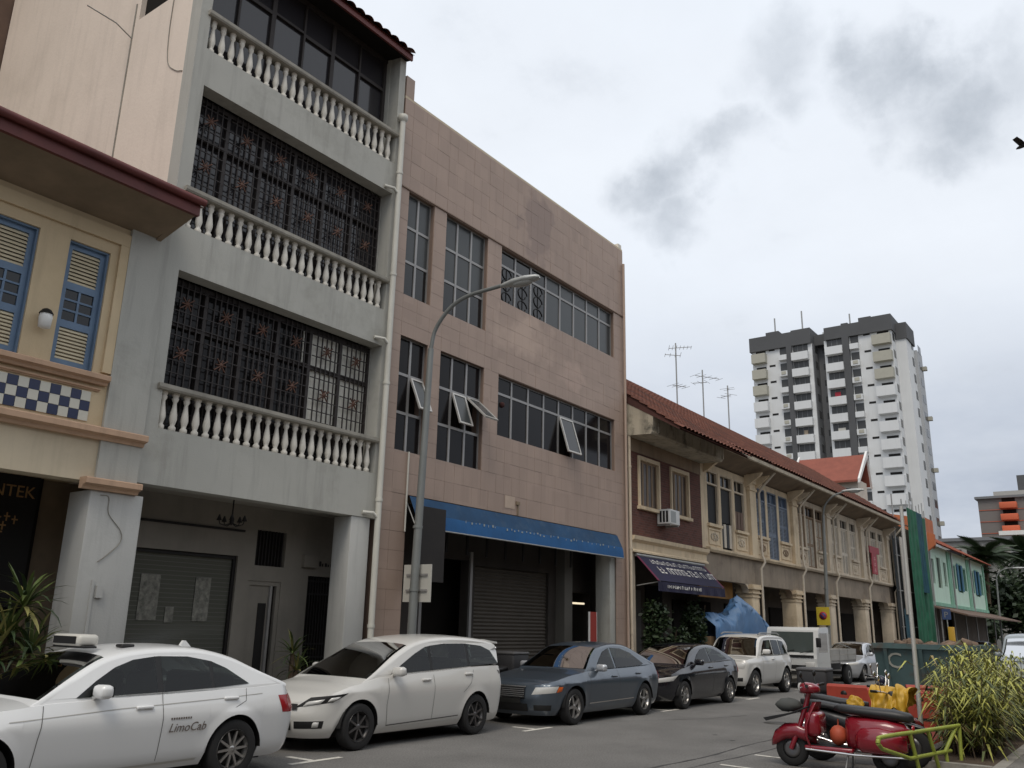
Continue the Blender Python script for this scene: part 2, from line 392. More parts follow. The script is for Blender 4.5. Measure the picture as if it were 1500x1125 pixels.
# ------------------------------------------------------------------ small builders for facades
def pipe(parent, x, y, z0, z1, r=0.055, name='drain_pipe', m=None, collars=True):
    mb = MB().tube([(x, y, z0), (x, y, z1)], r, 10)
    if collars:
        z = z0 + 1.5
        while z < z1 - .3: mb.lathe([(r + .012, 0), (r + .012, .06)], (x, y, z), 10); z += 2.4
    return mb.build(name, m or M_pipe, parent)
def lathe_mesh(name, prof, m, n=10): return MB().lathe(prof, n=n).mesh(name, m)
def tile_roof(x0, x1, ya, za, yb, zb, pitch=0.26, amp=0.045):
    """barrel-tiled slope from eave (ya, za) to ridge (yb, zb) between x0 and x1, with stepped courses"""
    mb = MB(); L = math.hypot(yb - ya, zb - za); ny, nz = -(zb - za) / L, (yb - ya) / L
    courses = max(3, int(L / 0.33)); nx = max(2, int((x1 - x0) / pitch)); xs = []
    for i in range(nx):
        for k in range(6): xs.append((x0 + (x1 - x0) * (i + k / 6) / nx, amp * abs(math.sin(math.pi * k / 6)) if k else -0.01))
    xs.append((x1, 0))
    n = len(xs); rows = []
    for c in range(courses):
        for e, lift in ((0, 0.035), (1, 0.0)):
            t = (c + e) / courses
            rows.append([(x, ya + (yb - ya) * t + ny * (h + lift), za + (zb - za) * t + nz * (h + lift)) for x, h in xs])
    vs = [p for r in rows for p in r]
    fs = [(r * n + i, r * n + i + 1, (r + 1) * n + i + 1, (r + 1) * n + i) for r in range(len(rows) - 1) for i in range(n - 1)]
    mb.add(vs, fs, True)
    mb.quad((x0, ya, za - .03), (x1, ya, za - .03), (x1, yb, zb - .03), (x0, yb, zb - .03))
    return mb
def louvre_leaf(parent, x0, x1, z0, z1, y, frame_m, slat_m, zones, st=0.07, glass=None, slat_parts=True):
    """shutter leaf: frame with louvred zones [(za, zb)] as fractions of height and an optional glazed zone"""
    mb = MB(); t = 0.045; h = z1 - z0
    mb.box(x0, x0 + st, y, y + t, z0, z1); mb.box(x1 - st, x1, y, y + t, z0, z1)
    edges = sorted({0.0, 1.0, *[v for q in zones for v in q], *( [v for v in glass] if glass else [])})
    zr = [(z0, z0 + st), (z1 - st, z1)]
    zon = [(z0 + st if a == 0 else z0 + h * a, z1 - st if b == 1 else z0 + h * b) for a, b in sorted(zones + ([glass] if glass else []))]
    for (a, b), (c, d) in zip(zon[:-1], zon[1:]): zr.append((b, c))
    for a, b in zr:
        if b - a > .004: mb.box(x0 + st, x1 - st, y, y + t, a, b)
    leaf = mb.build('shutter_leaf', frame_m, parent)
    sl = MB().add([(-.5, 0.005, -.018), (.5, 0.005, -.018), (.5, .04, .026), (-.5, .04, .026), (-.5, 0.0, -.008), (.5, 0.0, -.008), (.5, .034, .036), (-.5, .034, .036)],
                  [(0, 3, 2, 1), (4, 5, 6, 7), (0, 1, 5, 4), (1, 2, 6, 5), (2, 3, 7, 6), (3, 0, 4, 7)]).mesh('slat', slat_m)
    for a, b in zones:
        za = z0 + st if a == 0 else z0 + h * a; zb = z1 - st if b == 1 else z0 + h * b
        n = max(3, int((zb - za) / 0.052)); jm = MB()
        for i in range(n):
            z = za + (zb - za) * (i + .3) / n
            if slat_parts: inst('slat', sl, leaf, ((x0 + x1) / 2, y, z), scale=(x1 - x0 - 2 * st, 1, 1))
            else: jm.box(x0 + st, x1 - st, y + .008, y + .03, z, z + .03)
        if not slat_parts: jm.build('slats', slat_m, leaf)
        box(x0 + st, x1 - st, y + .05, y + .06, za, zb).build('shutter_back', M_dark, leaf)
    if glass:
        za, zb = z0 + h * glass[0], z0 + h * glass[1]
        bars = MB(); xm = (x0 + x1) / 2
        bars.box(xm - .016, xm + .016, y + .006, y + .04, za, zb)
        for k in (1, 2): z = za + (zb - za) * k / 3; bars.box(x0 + st, x1 - st, y + .004, y + .036, z - .014, z + .014)
        bars.build('glazing_bar', frame_m, leaf)
        for i in range(2):
            for k in range(3):
                a, b = (x0 + st, xm - .016) if i == 0 else (xm + .016, x1 - st)
                c = za + (zb - za) * k / 3; d = za + (zb - za) * (k + 1) / 3
                box(a, b, y + .024, y + .03, c + .01, d - .01).build('pane', M_glass, leaf)
    return leaf

# ------------------------------------------------------------------ yellow shophouse (left)
def yellow_house():
    t = thing('shophouse', 'yellow shophouse with blue louvred shutters and navy checker tile band', 'shophouse', (4.4, D, 0))
    wins = [(2.86, 3.48), (3.93, 5.17), (5.61, 6.24)]
    holes = [(a, b, 5.28, 7.18) for a, b in wins]
    MB().wall(1.7, 6.5, 4.45, 7.75, D, D + .25, holes).build('upper_wall', M_yelw, t)
    box(1.7, 7.15, D + .25, D + 8, 3.9, 7.7).build('rear_block', M_yelw, t)
    # raised frame around the window bay
    MB().box(1.9, 6.5, D - .05, D - .002, 7.36, 7.56).box(6.36, 6.5, D - .05, D - .002, 5.3, 7.357).build('window_surround', M_yelw, t)
    # pilasters run up past the eave
    for x0, x1 in ((6.5, 7.148), (1.4, 2.0)):
        box(x0, x1, D - .06, D + .2, 3.7, 7.9).build('pilaster', M_greyw, t)
    # sill ledge, panel with tiles, cornice
    def mould(x0, x1, z0, z1, proj, name, m=M_peach):
        h = z1 - z0
        return MB().prism([(D - .004, z0), (D - proj * .45, z0), (D - proj * .55, z0 + h * .3), (D - proj, z0 + h * .45), (D - proj, z1 - h * .1), (D - proj + .015, z1), (D - .004, z1)], 'x', x0, x1).build(name, m, t)
    mould(2.0, 6.46, 5.1, 5.24, .16, 'sill_moulding')
    mould(2.5, 6.38, 5.0, 5.05, .05, 'panel_moulding')
    mould(1.9, 7.16, 4.29, 4.46, .2, 'cornice')
    mould(6.3, 7.17, 3.56, 3.72, .2, 'capital'); 
    box(1.7, 6.5, D - .01, D + .3, 3.68, 4.29).build('beam', M_beige, t)
    # checker tiles
    tw = MB().box(-.5, .5, -.5, .5, -.5, .5).mesh('tile', M_wtile); tn = MB().box(-.5, .5, -.5, .5, -.5, .5).mesh('tile', M_navy)
    s = .148
    for c in range(23):
        for r in range(3):
            nv = (c + r) % 2 == 1
            inst('tile', tn if nv else tw, t, (6.27 - s * (c + .5), D - .006, 4.975 - s * (r + .5)), scale=(s - .006, .02, s - .006))
    # shutters
    zones = [(0.0, .30), (.68, 1.0)]
    for (a, b) in wins:
        leaves = [(a, b)] if b - a < .8 else [(a, (a + b) / 2 - .004), ((a + b) / 2 + .004, b)]
        for q0, q1 in leaves:
            louvre_leaf(t, q0 + .03, q1 - .03, 5.31, 7.15, D + .1, M_blueS, M_creamS, zones, glass=(.36, .62))
        MB().box(a, a + .028, D + .04, D + .2, 5.28, 7.18).box(b - .028, b, D + .04, D + .2, 5.28, 7.18).box(a + .028, b - .028, D + .04, D + .2, 7.152, 7.18).build('window_frame', M_blueS, t)
        box(a, b, D + .2, D + .245, 5.28, 7.18).build('window_back', M_dark, t)
    # eave and roof
    box(1.2, 7.02, D - 1.0, D - .93, 7.86, 8.1).build('fascia_board', M_fascia, t)
    MB().tube([(1.2, D - 1.05, 8.08), (7.06, D - 1.05, 8.08)], .06, 10).build('gutter', M_fascia, t)
    MB().prism([(D - .93, 7.88), (D - .93, 7.94), (D + .02, 7.74), (D + .02, 7.66)], 'x', 1.2, 7.0).build('soffit', M_shade, t)
    MB().prism([(D - .9, 7.98), (D + .2, 8.3), (D + .2, 7.6), (D + .06, 7.6)], 'x', 6.9, 6.98).build('eave_end', M_shade, t)
    tile_roof(1.2, 7.1, D - 1.02, 8.05, D + 5, 9.95).build('roof', M_roof, t)
    # ground floor column and dark shopfront
    MB().bbox(6.47, 7.3, D - .04, D + .55, PZ, 3.56, .012).build('column', M_bluew, t)
    box(1.4, 1.95, D - .04, D + .5, PZ, 3.56).build('column', M_bluew, t)
    box(1.7, 7.14, D + .3, D + 2.3, 4.02, 4.1).build('walkway_ceiling', M_shade, t)
    box(1.7, 7.9, D + 2.0, D + 2.2, PZ, 4.0).build('shop_wall', M_shade, t)
    box(2.2, 6.72, D + 1.93, D + 1.99, PZ, 3.98).build('shop_opening', M_dark, t)
    cab = catmull([(6.62, D - .048, 3.5), (6.75, D - .05, 3.48), (6.78, D - .05, 3.25), (7.0, D - .05, 3.02), (7.02, D - .05, 2.85), (6.85, D - .05, 2.66), (6.72, D - .05, 2.55)], 5)
    MB().tube(cab, .006, 6).build('cable', M_rail, t)
    MB().box(6.68, 6.72, D - .06, D - .04, .6, 2.3).box(6.75, 6.85, D - .09, D - .04, 2.05, 2.22).build('conduit', M_bluew, t)
    sg = thing('shop_sign', 'black shop signboard with dull gold letters behind the yellow shophouse column', 'sign', (5.6, D + 1.9, 2.0))
    box(4.3, 6.64, D + 1.86, D + 1.925, 1.9, 3.97).build('board', M_black, sg)
    M_gold = mat('dull gold lettering', (0.32, 0.19, 0.08), 0.6)
    inst('lettering', text_mesh('NTEK', .26, M_gold), sg, (5.93, D + 1.855, 3.56), (R(90), 0, 0))
    orn = MB()
    for k, (x, z) in enumerate(((6.0, 3.12), (6.14, 3.1), (6.05, 3.22), (6.18, 3.24), (6.1, 3.0), (6.3, 3.2))): orn.box(x, x + .09, D + 1.852, D + 1.859, z, z + .022).box(x + .03, x + .05, D + 1.85, D + 1.858, z - .06, z + .07)
    orn.build('emblem', M_gold, sg)
    wl_ = thing('wall_lamp', 'small white wall lantern between the blue shutters', 'wall lamp', (5.39, D, 5.65))
    MB().box(5.36, 5.42, D - .08, D - .002, 5.86, 5.92).build('bracket', M_black, wl_)
    MB().lathe([(.03, 5.68), (.085, 5.70), (.095, 5.84), (.08, 5.9)], (5.39, D - .14, 0), 8).build('lantern', M_white, wl_)
    MB().lathe([(.1, 5.9), (.06, 5.96), (.02, 5.98)], (5.39, D - .14, 0), 8).build('cap', M_black, wl_)
yellow_house()

# ------------------------------------------------------------------ grey four storey shophouse
M_curt = mat('pale curtain', (0.6, 0.6, 0.57), 0.9, var=0.15, vscale=6)
M_orn = mat('rusty ornament', (0.085, 0.035, 0.02), 0.6, var=0.3, vscale=8)
M_grille = mat('dark window grille', (0.035, 0.03, 0.03), 0.6, spec=0.3)
M_smoke = mat('smoked glass', (0.028, 0.027, 0.032), 0.1, spec=0.5)
def grey_house():
    x0, x1 = 7.152, 12.35
    t = thing('shophouse', 'four storey grey shophouse with white balustrades and cream side wall', 'shophouse', (9.75, D, 0))
    # front bands
    def band(a, b, name='spandrel'): box(x0 + .02, x1 - .002, D, D + .3, a, b).build(name, M_greyw, t)
    band(3.77, 4.66); band(7.33, 8.12); band(10.83, 11.56)
    for z0, z1 in ((4.66, 7.33), (8.12, 10.83)):
        box(x0 + .02, 7.40, D, D + .3, z0, z1).build('jamb', M_greyw, t); box(12.16, x1 - .002, D, D + .3, z0, z1).build('jamb', M_greyw, t)
    # side walls; the left one is cream above the neighbour's roof
    def gable(xa, xb, m, name, holes=False):
        top = [(D + .31, 14.75), (D + 4.8, 18.0), (D + 8.4, 17.2)]
        if holes:
            MB().prism([(D + .31, 3.9), (D + 8.4, 3.9), (D + 8.4, 12.98), (D + .31, 12.98)], 'x', xa, xb).build(name, m, t)
            MB().prism([(D + 2.15, 12.98), (D + 8.4, 12.98), (D + 8.4, 17.2), (D + 4.8, 18.0), (D + 2.15, 16.08)], 'x', xa, xb).build(name, m, t)
            MB().prism([(D + .31, 14.5), (D + 2.15, 14.5), (D + 2.15, 16.08), (D + .31, 14.75)], 'x', xa, xb).build(name, m, t)
            box(xa + .1, xb, D + .5, D + 2.15, 12.98, 14.5).build('side_opening', M_dark, t)
        else:
            MB().prism([(D + .31, 3.9), (D + 8.4, 3.9)] + top[::-1], 'x', xa, xb).build(name, m, t)
    gable(x0, x0 + .2, M_creamw, 'side_wall', True); gable(x1 - .2, x1 - .004, M_greyw, 'party_wall')
    MB().box(x0 - .02, x0, D + 2.28, D + 2.31, 8.6, 13.4).build('wall_seam', M_rail, t)
    MB().tube([(x0 - .02, D + 2.3, 12.62), (x0 - .35, D + 2.3, 12.75), (x0 - .9, D + 2.35, 12.8)], .012, 6).build('wall_spike', M_steel, t)
    cab = catmull([(x0 - .012, D + .95, 13.0), (x0 - .012, D + .95, 12.2), (x0 - .012, D + .85, 11.5), (x0 - .012, D + .55, 11.2), (x0 - .012, D + .32, 11.1)], 5)
    MB().tube(cab, .008, 5).build('cable', M_rail, t)
    # front corner strip between cream and grey
    box(x0, x0 + .02, D - .002, D + .31, 3.9, 12.6).build('corner_strip', M_greyw, t)
    # storeys behind
    box(x0 + .2, x1 - .2, D + .7, D + 8.3, 3.9, 14.3).build('rear_block', M_dark, t)
    # balustrades
    prof = [(.04, 0), (.06, .02), (.06, .07), (.035, .1), (.045, .13), (.064, .21), (.058, .28), (.036, .42), (.03, .48), (.052, .52), (.055, .55), (.045, .57), (.06, .60), (.06, .63)]
    bm_ = lathe_mesh('baluster', prof, M_bal, 8)
    for zb, zr in ((4.66, 5.28), (8.12, 8.73), (11.56, 12.22)):
        sc = (zr - zb) / .63
        n = 23
        for i in range(n):
            inst('baluster', bm_, t, (7.49 + (12.02 - 7.49) * i / (n - 1), D + .09, zb), scale=(1, 1, sc))
        MB().prism([(D - .05, zr), (D + .21, zr), (D + .23, zr + .03), (D + .23, zr + .09), (D - .07, zr + .09), (D - .07, zr + .03)], 'x', 7.30, 12.2).build('handrail', M_rail, t)
    # grilled windows of the middle storeys
    for fl, (zb, zt) in enumerate(((4.67, 7.31), (8.13, 10.81))):
        y = D + .34; ztr = zt - .78
        win = box(7.4, 12.16, y + .09, y + .11, zb, zt).build('window', M_glassd if fl == 0 else M_smoke, t)
        xs = [7.42 + (12.14 - 7.42) * i / 6 for i in range(7)]
        fr = MB()
        for x in xs: fr.box(x - .035, x + .035, y, y + .085, zb, zt)
        for z in (zb + .06, ztr, zt - .04): fr.box(7.4, 12.16, y + .002, y + .087, z - .04, z + .04)
        fr.build('window_frame', M_grille, win)
        for i in range(6):
            bars = MB(); a, b = xs[i] + .035, xs[i + 1] - .035
            for k in range(1, 6): x = a + (b - a) * k / 6; bars.box(x - .011, x + .011, y - .03, y - .01, zb, zt)
            z = zb + .15
            while z < zt: bars.box(a, b, y - .033, y - .013, z, z + .016); z += .215
            bars.build('grille', M_grille, win)
            for zc in (ztr + .38, (zb + .62 + ztr) / 2 + .12):
                om = MB(); xc = (a + b) / 2
                for k in range(8):
                    an = k * math.pi / 4; dx, dz = math.cos(an), math.sin(an); r0, r1 = (.03, .15) if k % 2 else (.03, .1)
                    om.tube([(xc + dx * r0, y - .045, zc + dz * r0), (xc + dx * r1 + dz * .03, y - .045, zc + dz * r1)], .014, 5)
                om.lathe([(.001, -.02), (.045, -.01), (.045, .01)], (xc, y - .045, zc), 8, 'y')
                om.build('ornament', M_orn, win)
            if fl == 0 and i >= 4:
                cu = MB(); n = 24; L = []
                for k in range(n + 1): L.append((a + (b - a) * k / n, y + .07 + .012 * math.sin(k * 1.6 + i)))
                cu.add([(x, yy, zb + .85 if i == 4 else zb + .6) for x, yy in L] + [(x, yy, zt - .03) for x, yy in L], [(k, k + 1, n + 2 + k, n + 1 + k) for k in range(n)], True)
                cu.build('curtain', M_curt, win)
        if fl == 0: MB().box(9.0, 9.05, y + .05, y + .08, zb + .2, zt - .05).box(10.42, 10.44, y + .05, y + .08, ztr, zt - .05).build('curtain_edge', M_curt, win)
    # glazed top storey
    y = D + .42; zb, zt = 11.58, 14.35
    win = thing_part = box(7.36, 12.16, y + .06, y + .08, zb, zt).build('window', M_smoke, t)
    fr = MB(); xs = [7.40 + (12.12 - 7.40) * i / 6 for i in range(7)]
    for i, x in enumerate(xs): w = .05 if i % 2 == 0 else .022; fr.box(x - w, x + w, y, y + .055, zb, zt)
    for i in range(6):
        z = 13.55 if i % 2 else 13.58; fr.box(xs[i], xs[i + 1], y + .003, y + .052, z - (.05 if i % 2 else .025), z + .03)
    fr.box(7.36, 12.16, y - .02, y + .055, 14.27, 14.4); fr.build('window_frame', M_grille, win)
    box(12.16, x1 - .002, D, D + .4, 11.56, 14.35).build('wing_wall', M_greyw, t); box(x0 + .02, 7.36, D, D + .4, 11.56, 14.4).build('wing_wall', M_greyw, t)
    # roof
    box(x0 - .1, x1 + .0, D - .2, D - .15, 14.22, 14.38).build('fascia_board', M_fascia, t)
    MB().prism([(D - .15, 14.25), (D - .15, 14.36), (D + 1.0, 15.1), (D + 1.0, 14.36), (D + .42, 14.36)], 'x', x0 - .05, x1).build('soffit', M_dark, t)
    tile_roof(x0 - .12, x1 + .02, D - .24, 14.38, D + 4.8, 17.9).build('roof', M_roof, t)
    # pipe
    pipe(t, 12.24, D - .11, .2, 12.62, .062)
    MB().lathe([(.05, 0), (.11, .05), (.11, .16), (.1, .17)], (12.24, D - .11, 12.6), 10).build('hopper', M_pipe, t)
    for z in (3.86, 7.45, 10.9): MB().tube([(12.24, D - .11, z - .1), (12.1, D - .11, z), (11.9, D - .02, z)], .035, 8).build('branch_pipe', M_pipe, t)
    # ground floor: fascia underside, column, ceiling, shopfront
    MB().bbox(11.66, 12.16, D + .02, D + .5, PZ, 3.768, .012).build('column', M_bluew, t)
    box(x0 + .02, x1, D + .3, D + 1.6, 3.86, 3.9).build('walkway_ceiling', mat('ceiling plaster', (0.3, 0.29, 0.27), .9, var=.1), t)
    yb = D + 1.3
    M_shopw = mat('dim shop wall', (0.2, 0.188, 0.17), .9, var=.12, streak=.2)  # wall colour lowered for the shade of the recess
    MB().wall(7.35, 12.98, PZ, 3.86, yb, yb + .2, [(7.5, 10.12, PZ, 2.92), (10.38, 11.16, PZ, 2.5), (10.5, 11.2, 2.78, 3.44), (11.82, 12.86, PZ, 2.66)]).build('shop_wall', M_shopw, t)
    box(7.5, 10.2, yb - .03, yb - .004, 3.36, 3.4).build('trim', M_black, t)
    M_gglass = mat('green tinted glass', (0.085, 0.09, 0.08), 0.15, spec=0.4)
    sw = box(7.5, 10.12, yb + .1, yb + .12, PZ, 2.92).build('shop_window', M_gglass, t)
    bl = MB(); z = 1.0
    while z < 2.85: bl.box(7.5, 10.1, yb + .096, yb + .0985, z, z + .012); z += .075
    bl.build('blind', mat('grey blind', (0.11, 0.112, 0.105), .8), sw)
    MB().box(7.5, 10.12, yb + .05, yb + .13, 2.86, 2.92).box(10.06, 10.12, yb + .05, yb + .13, PZ, 2.858).build('window_frame', M_black, sw)
    for (a, b, c, d) in ((8.3, 8.66, 1.75, 2.5), (8.82, 8.98, 1.72, 1.98), (9.35, 9.66, 1.75, 2.5)):
        box(a, b, yb + .084, yb + .09, c, d).build('poster', mat('faded poster', (0.17, 0.17, 0.155), .8, var=.5, vscale=12, dirt=(.06, .07, .06), dscale=9, damt=.8), sw)
    d_ = MB().box(10.38, 10.46, yb + .02, yb + .1, PZ, 2.5).box(11.08, 11.16, yb + .02, yb + .1, PZ, 2.5).box(10.46, 11.08, yb + .02, yb + .1, 2.42, 2.5).box(10.46, 10.92, yb + .05, yb + .1, PZ, 2.42).build('door', M_shopw, t)
    box(10.7, 10.88, yb + .035, yb + .048, .35, 2.1).build('pane', M_black, d_); box(10.92, 10.97, yb + .0, yb + .05, PZ, 2.42).build('door_edge', M_alu, d_); box(10.97, 11.08, yb + .09, yb + .1, PZ, 2.42).build('pane', M_dark, d_)
    v = MB(); 
    for k in range(9): v.box(10.52 + k * .075, 10.545 + k * .075, yb + .03, yb + .055, 2.78, 3.44)
    vg = v.build('vent_grille', M_black, t); box(10.5, 11.2, yb + .1, yb + .12, 2.78, 3.44).build('vent_back', M_dark, vg)
    g = MB()
    for k in range(15): g.box(11.84 + k * .071, 11.862 + k * .071, yb + .03, yb + .052, PZ, 2.66)
    for z in (.4, 1.1, 1.35, 2.3, 2.55): g.box(11.82, 12.86, yb + .026, yb + .05, z, z + .03)
    gg = g.build('grille_gate', M_black, t); box(11.82, 12.86, yb + .12, yb + .14, PZ, 2.66).build('gate_back', M_dark, gg)
    MB().box(11.62, 11.95, yb - .09, yb - .003, 2.82, 3.05).build('meter_box', M_shopw, t)
    nm = MB()
    for q, (w, h) in enumerate(((.05, .1), (.03, .06), (.05, .07), (.03, .05), (.05, .06), (.04, .07))): nm.box(12.08 + q * .075, 12.08 + q * .075 + w, yb - .009, yb - .004, 2.86, 2.86 + h)
    nm.build('number_lettering', M_black, t, kind='stuff')
    # hanging lamp
    c = thing('hanging_lamp', 'dark iron chandelier hanging under the walkway ceiling', 'lamp', (9.35, D + .55, 3.3))
    mb = MB().tube([(9.35, D + .55, 3.87), (9.35, D + .55, 3.42)], .012, 6).lathe([(.05, 0), (.06, .03)], (9.35, D + .55, 3.83), 8).blob((9.35, D + .55, 3.44), (.04, .04, .07))
    mb.build('stem', M_black, c)
    for k in range(5):
        a = k * 2 * math.pi / 5 + .3; dx, dy = math.cos(a), math.sin(a)
        MB().tube([(9.35 + dx * q, D + .55 + dy * q, z) for q, z in ((.02, 3.40), (.12, 3.36), (.2, 3.38), (.22, 3.44))], .01, 5).lathe([(.02, 0), (.012, .07), (.05, .0), (.01, .1)], (9.35 + dx * .22, D + .55 + dy * .22, 3.44), 6).build('arm', M_black, c)
grey_house()

# ------------------------------------------------------------------ pink tiled block
def pink_tile_mat():
    m = mat('pink facing tile', (0.345, 0.26, 0.22), 0.55, var=0.06, vscale=0.5, streak=0.12, bump=0.05)
    t = m.node_tree; b = t.nodes['Principled BSDF']; src = b.inputs['Base Color'].links[0].from_socket
    g = t.nodes.new('ShaderNodeNewGeometry').outputs['Position']
    def node(ty, **k):
        n = t.nodes.new(ty)
        for a, v in k.items(): setattr(n, a, v)
        return n
    # tile to tile tone
    sn = node('ShaderNodeVectorMath', operation='SNAP'); t.links.new(g, sn.inputs[0]); sn.inputs[1].default_value = (.31, 50, .37)
    wnz = node('ShaderNodeTexWhiteNoise', noise_dimensions='3D'); t.links.new(sn.outputs[0], wnz.inputs[0])
    mr = node('ShaderNodeMapRange'); t.links.new(wnz.outputs['Value'], mr.inputs[0]); mr.inputs[3].default_value = .94; mr.inputs[4].default_value = 1.05
    mul = node('ShaderNodeMix', data_type='RGBA', blend_type='MULTIPLY'); mul.inputs[0].default_value = 1
    t.links.new(src, mul.inputs[6]); t.links.new(mr.outputs[0], mul.inputs[7])
    # one old brown patch below the parapet and pale wear under the long window
    nz = node('ShaderNodeTexNoise'); nz.inputs['Scale'].default_value = 1.5; nz.inputs['Detail'].default_value = 6; t.links.new(g, nz.inputs['Vector'])
    sb = node('ShaderNodeVectorMath', operation='SUBTRACT'); t.links.new(nz.outputs['Color'], sb.inputs[0]); sb.inputs[1].default_value = (.5, .5, .5)
    scn = node('ShaderNodeVectorMath', operation='SCALE'); t.links.new(sb.outputs[0], scn.inputs[0]); scn.inputs['Scale'].default_value = 2.0
    ad = node('ShaderNodeVectorMath', operation='ADD'); t.links.new(g, ad.inputs[0]); t.links.new(scn.outputs[0], ad.inputs[1])
    def patch(c, size, lo, hi):
        s2 = node('ShaderNodeVectorMath', operation='SUBTRACT'); t.links.new(ad.outputs[0], s2.inputs[0]); s2.inputs[1].default_value = c
        m2 = node('ShaderNodeVectorMath', operation='MULTIPLY'); t.links.new(s2.outputs[0], m2.inputs[0]); m2.inputs[1].default_value = (1 / size[0], 0, 1 / size[1])
        ln = node('ShaderNodeVectorMath', operation='LENGTH'); t.links.new(m2.outputs[0], ln.inputs[0])
        r = node('ShaderNodeMapRange'); t.links.new(ln.outputs['Value'], r.inputs[0]); r.inputs[1].default_value = hi; r.inputs[2].default_value = lo
        return r.outputs[0]
    def mixin(cur, f, col, amt):
        mm = node('ShaderNodeMath', operation='MULTIPLY'); t.links.new(f, mm.inputs[0]); mm.inputs[1].default_value = amt
        q = node('ShaderNodeMix', data_type='RGBA'); t.links.new(mm.outputs[0], q.inputs[0]); t.links.new(cur, q.inputs[6]); q.inputs[7].default_value = (*col, 1); return q.outputs[2]
    cur = mixin(mul.outputs[2], patch((17.8, D, 12.25), (.85, 1.2), .8, 1.0), (.25, .18, .15), .75)
    cur = mixin(cur, patch((17.2, D, 9.0), (1.6, .5), .3, 1.0), (.5, .37, .29), .7)
    cur = mixin(cur, patch((19.6, D, 8.4), (1.2, .35), .3, 1.0), (.49, .35, .28), .5)
    t.links.new(cur, b.inputs['Base Color']); return m
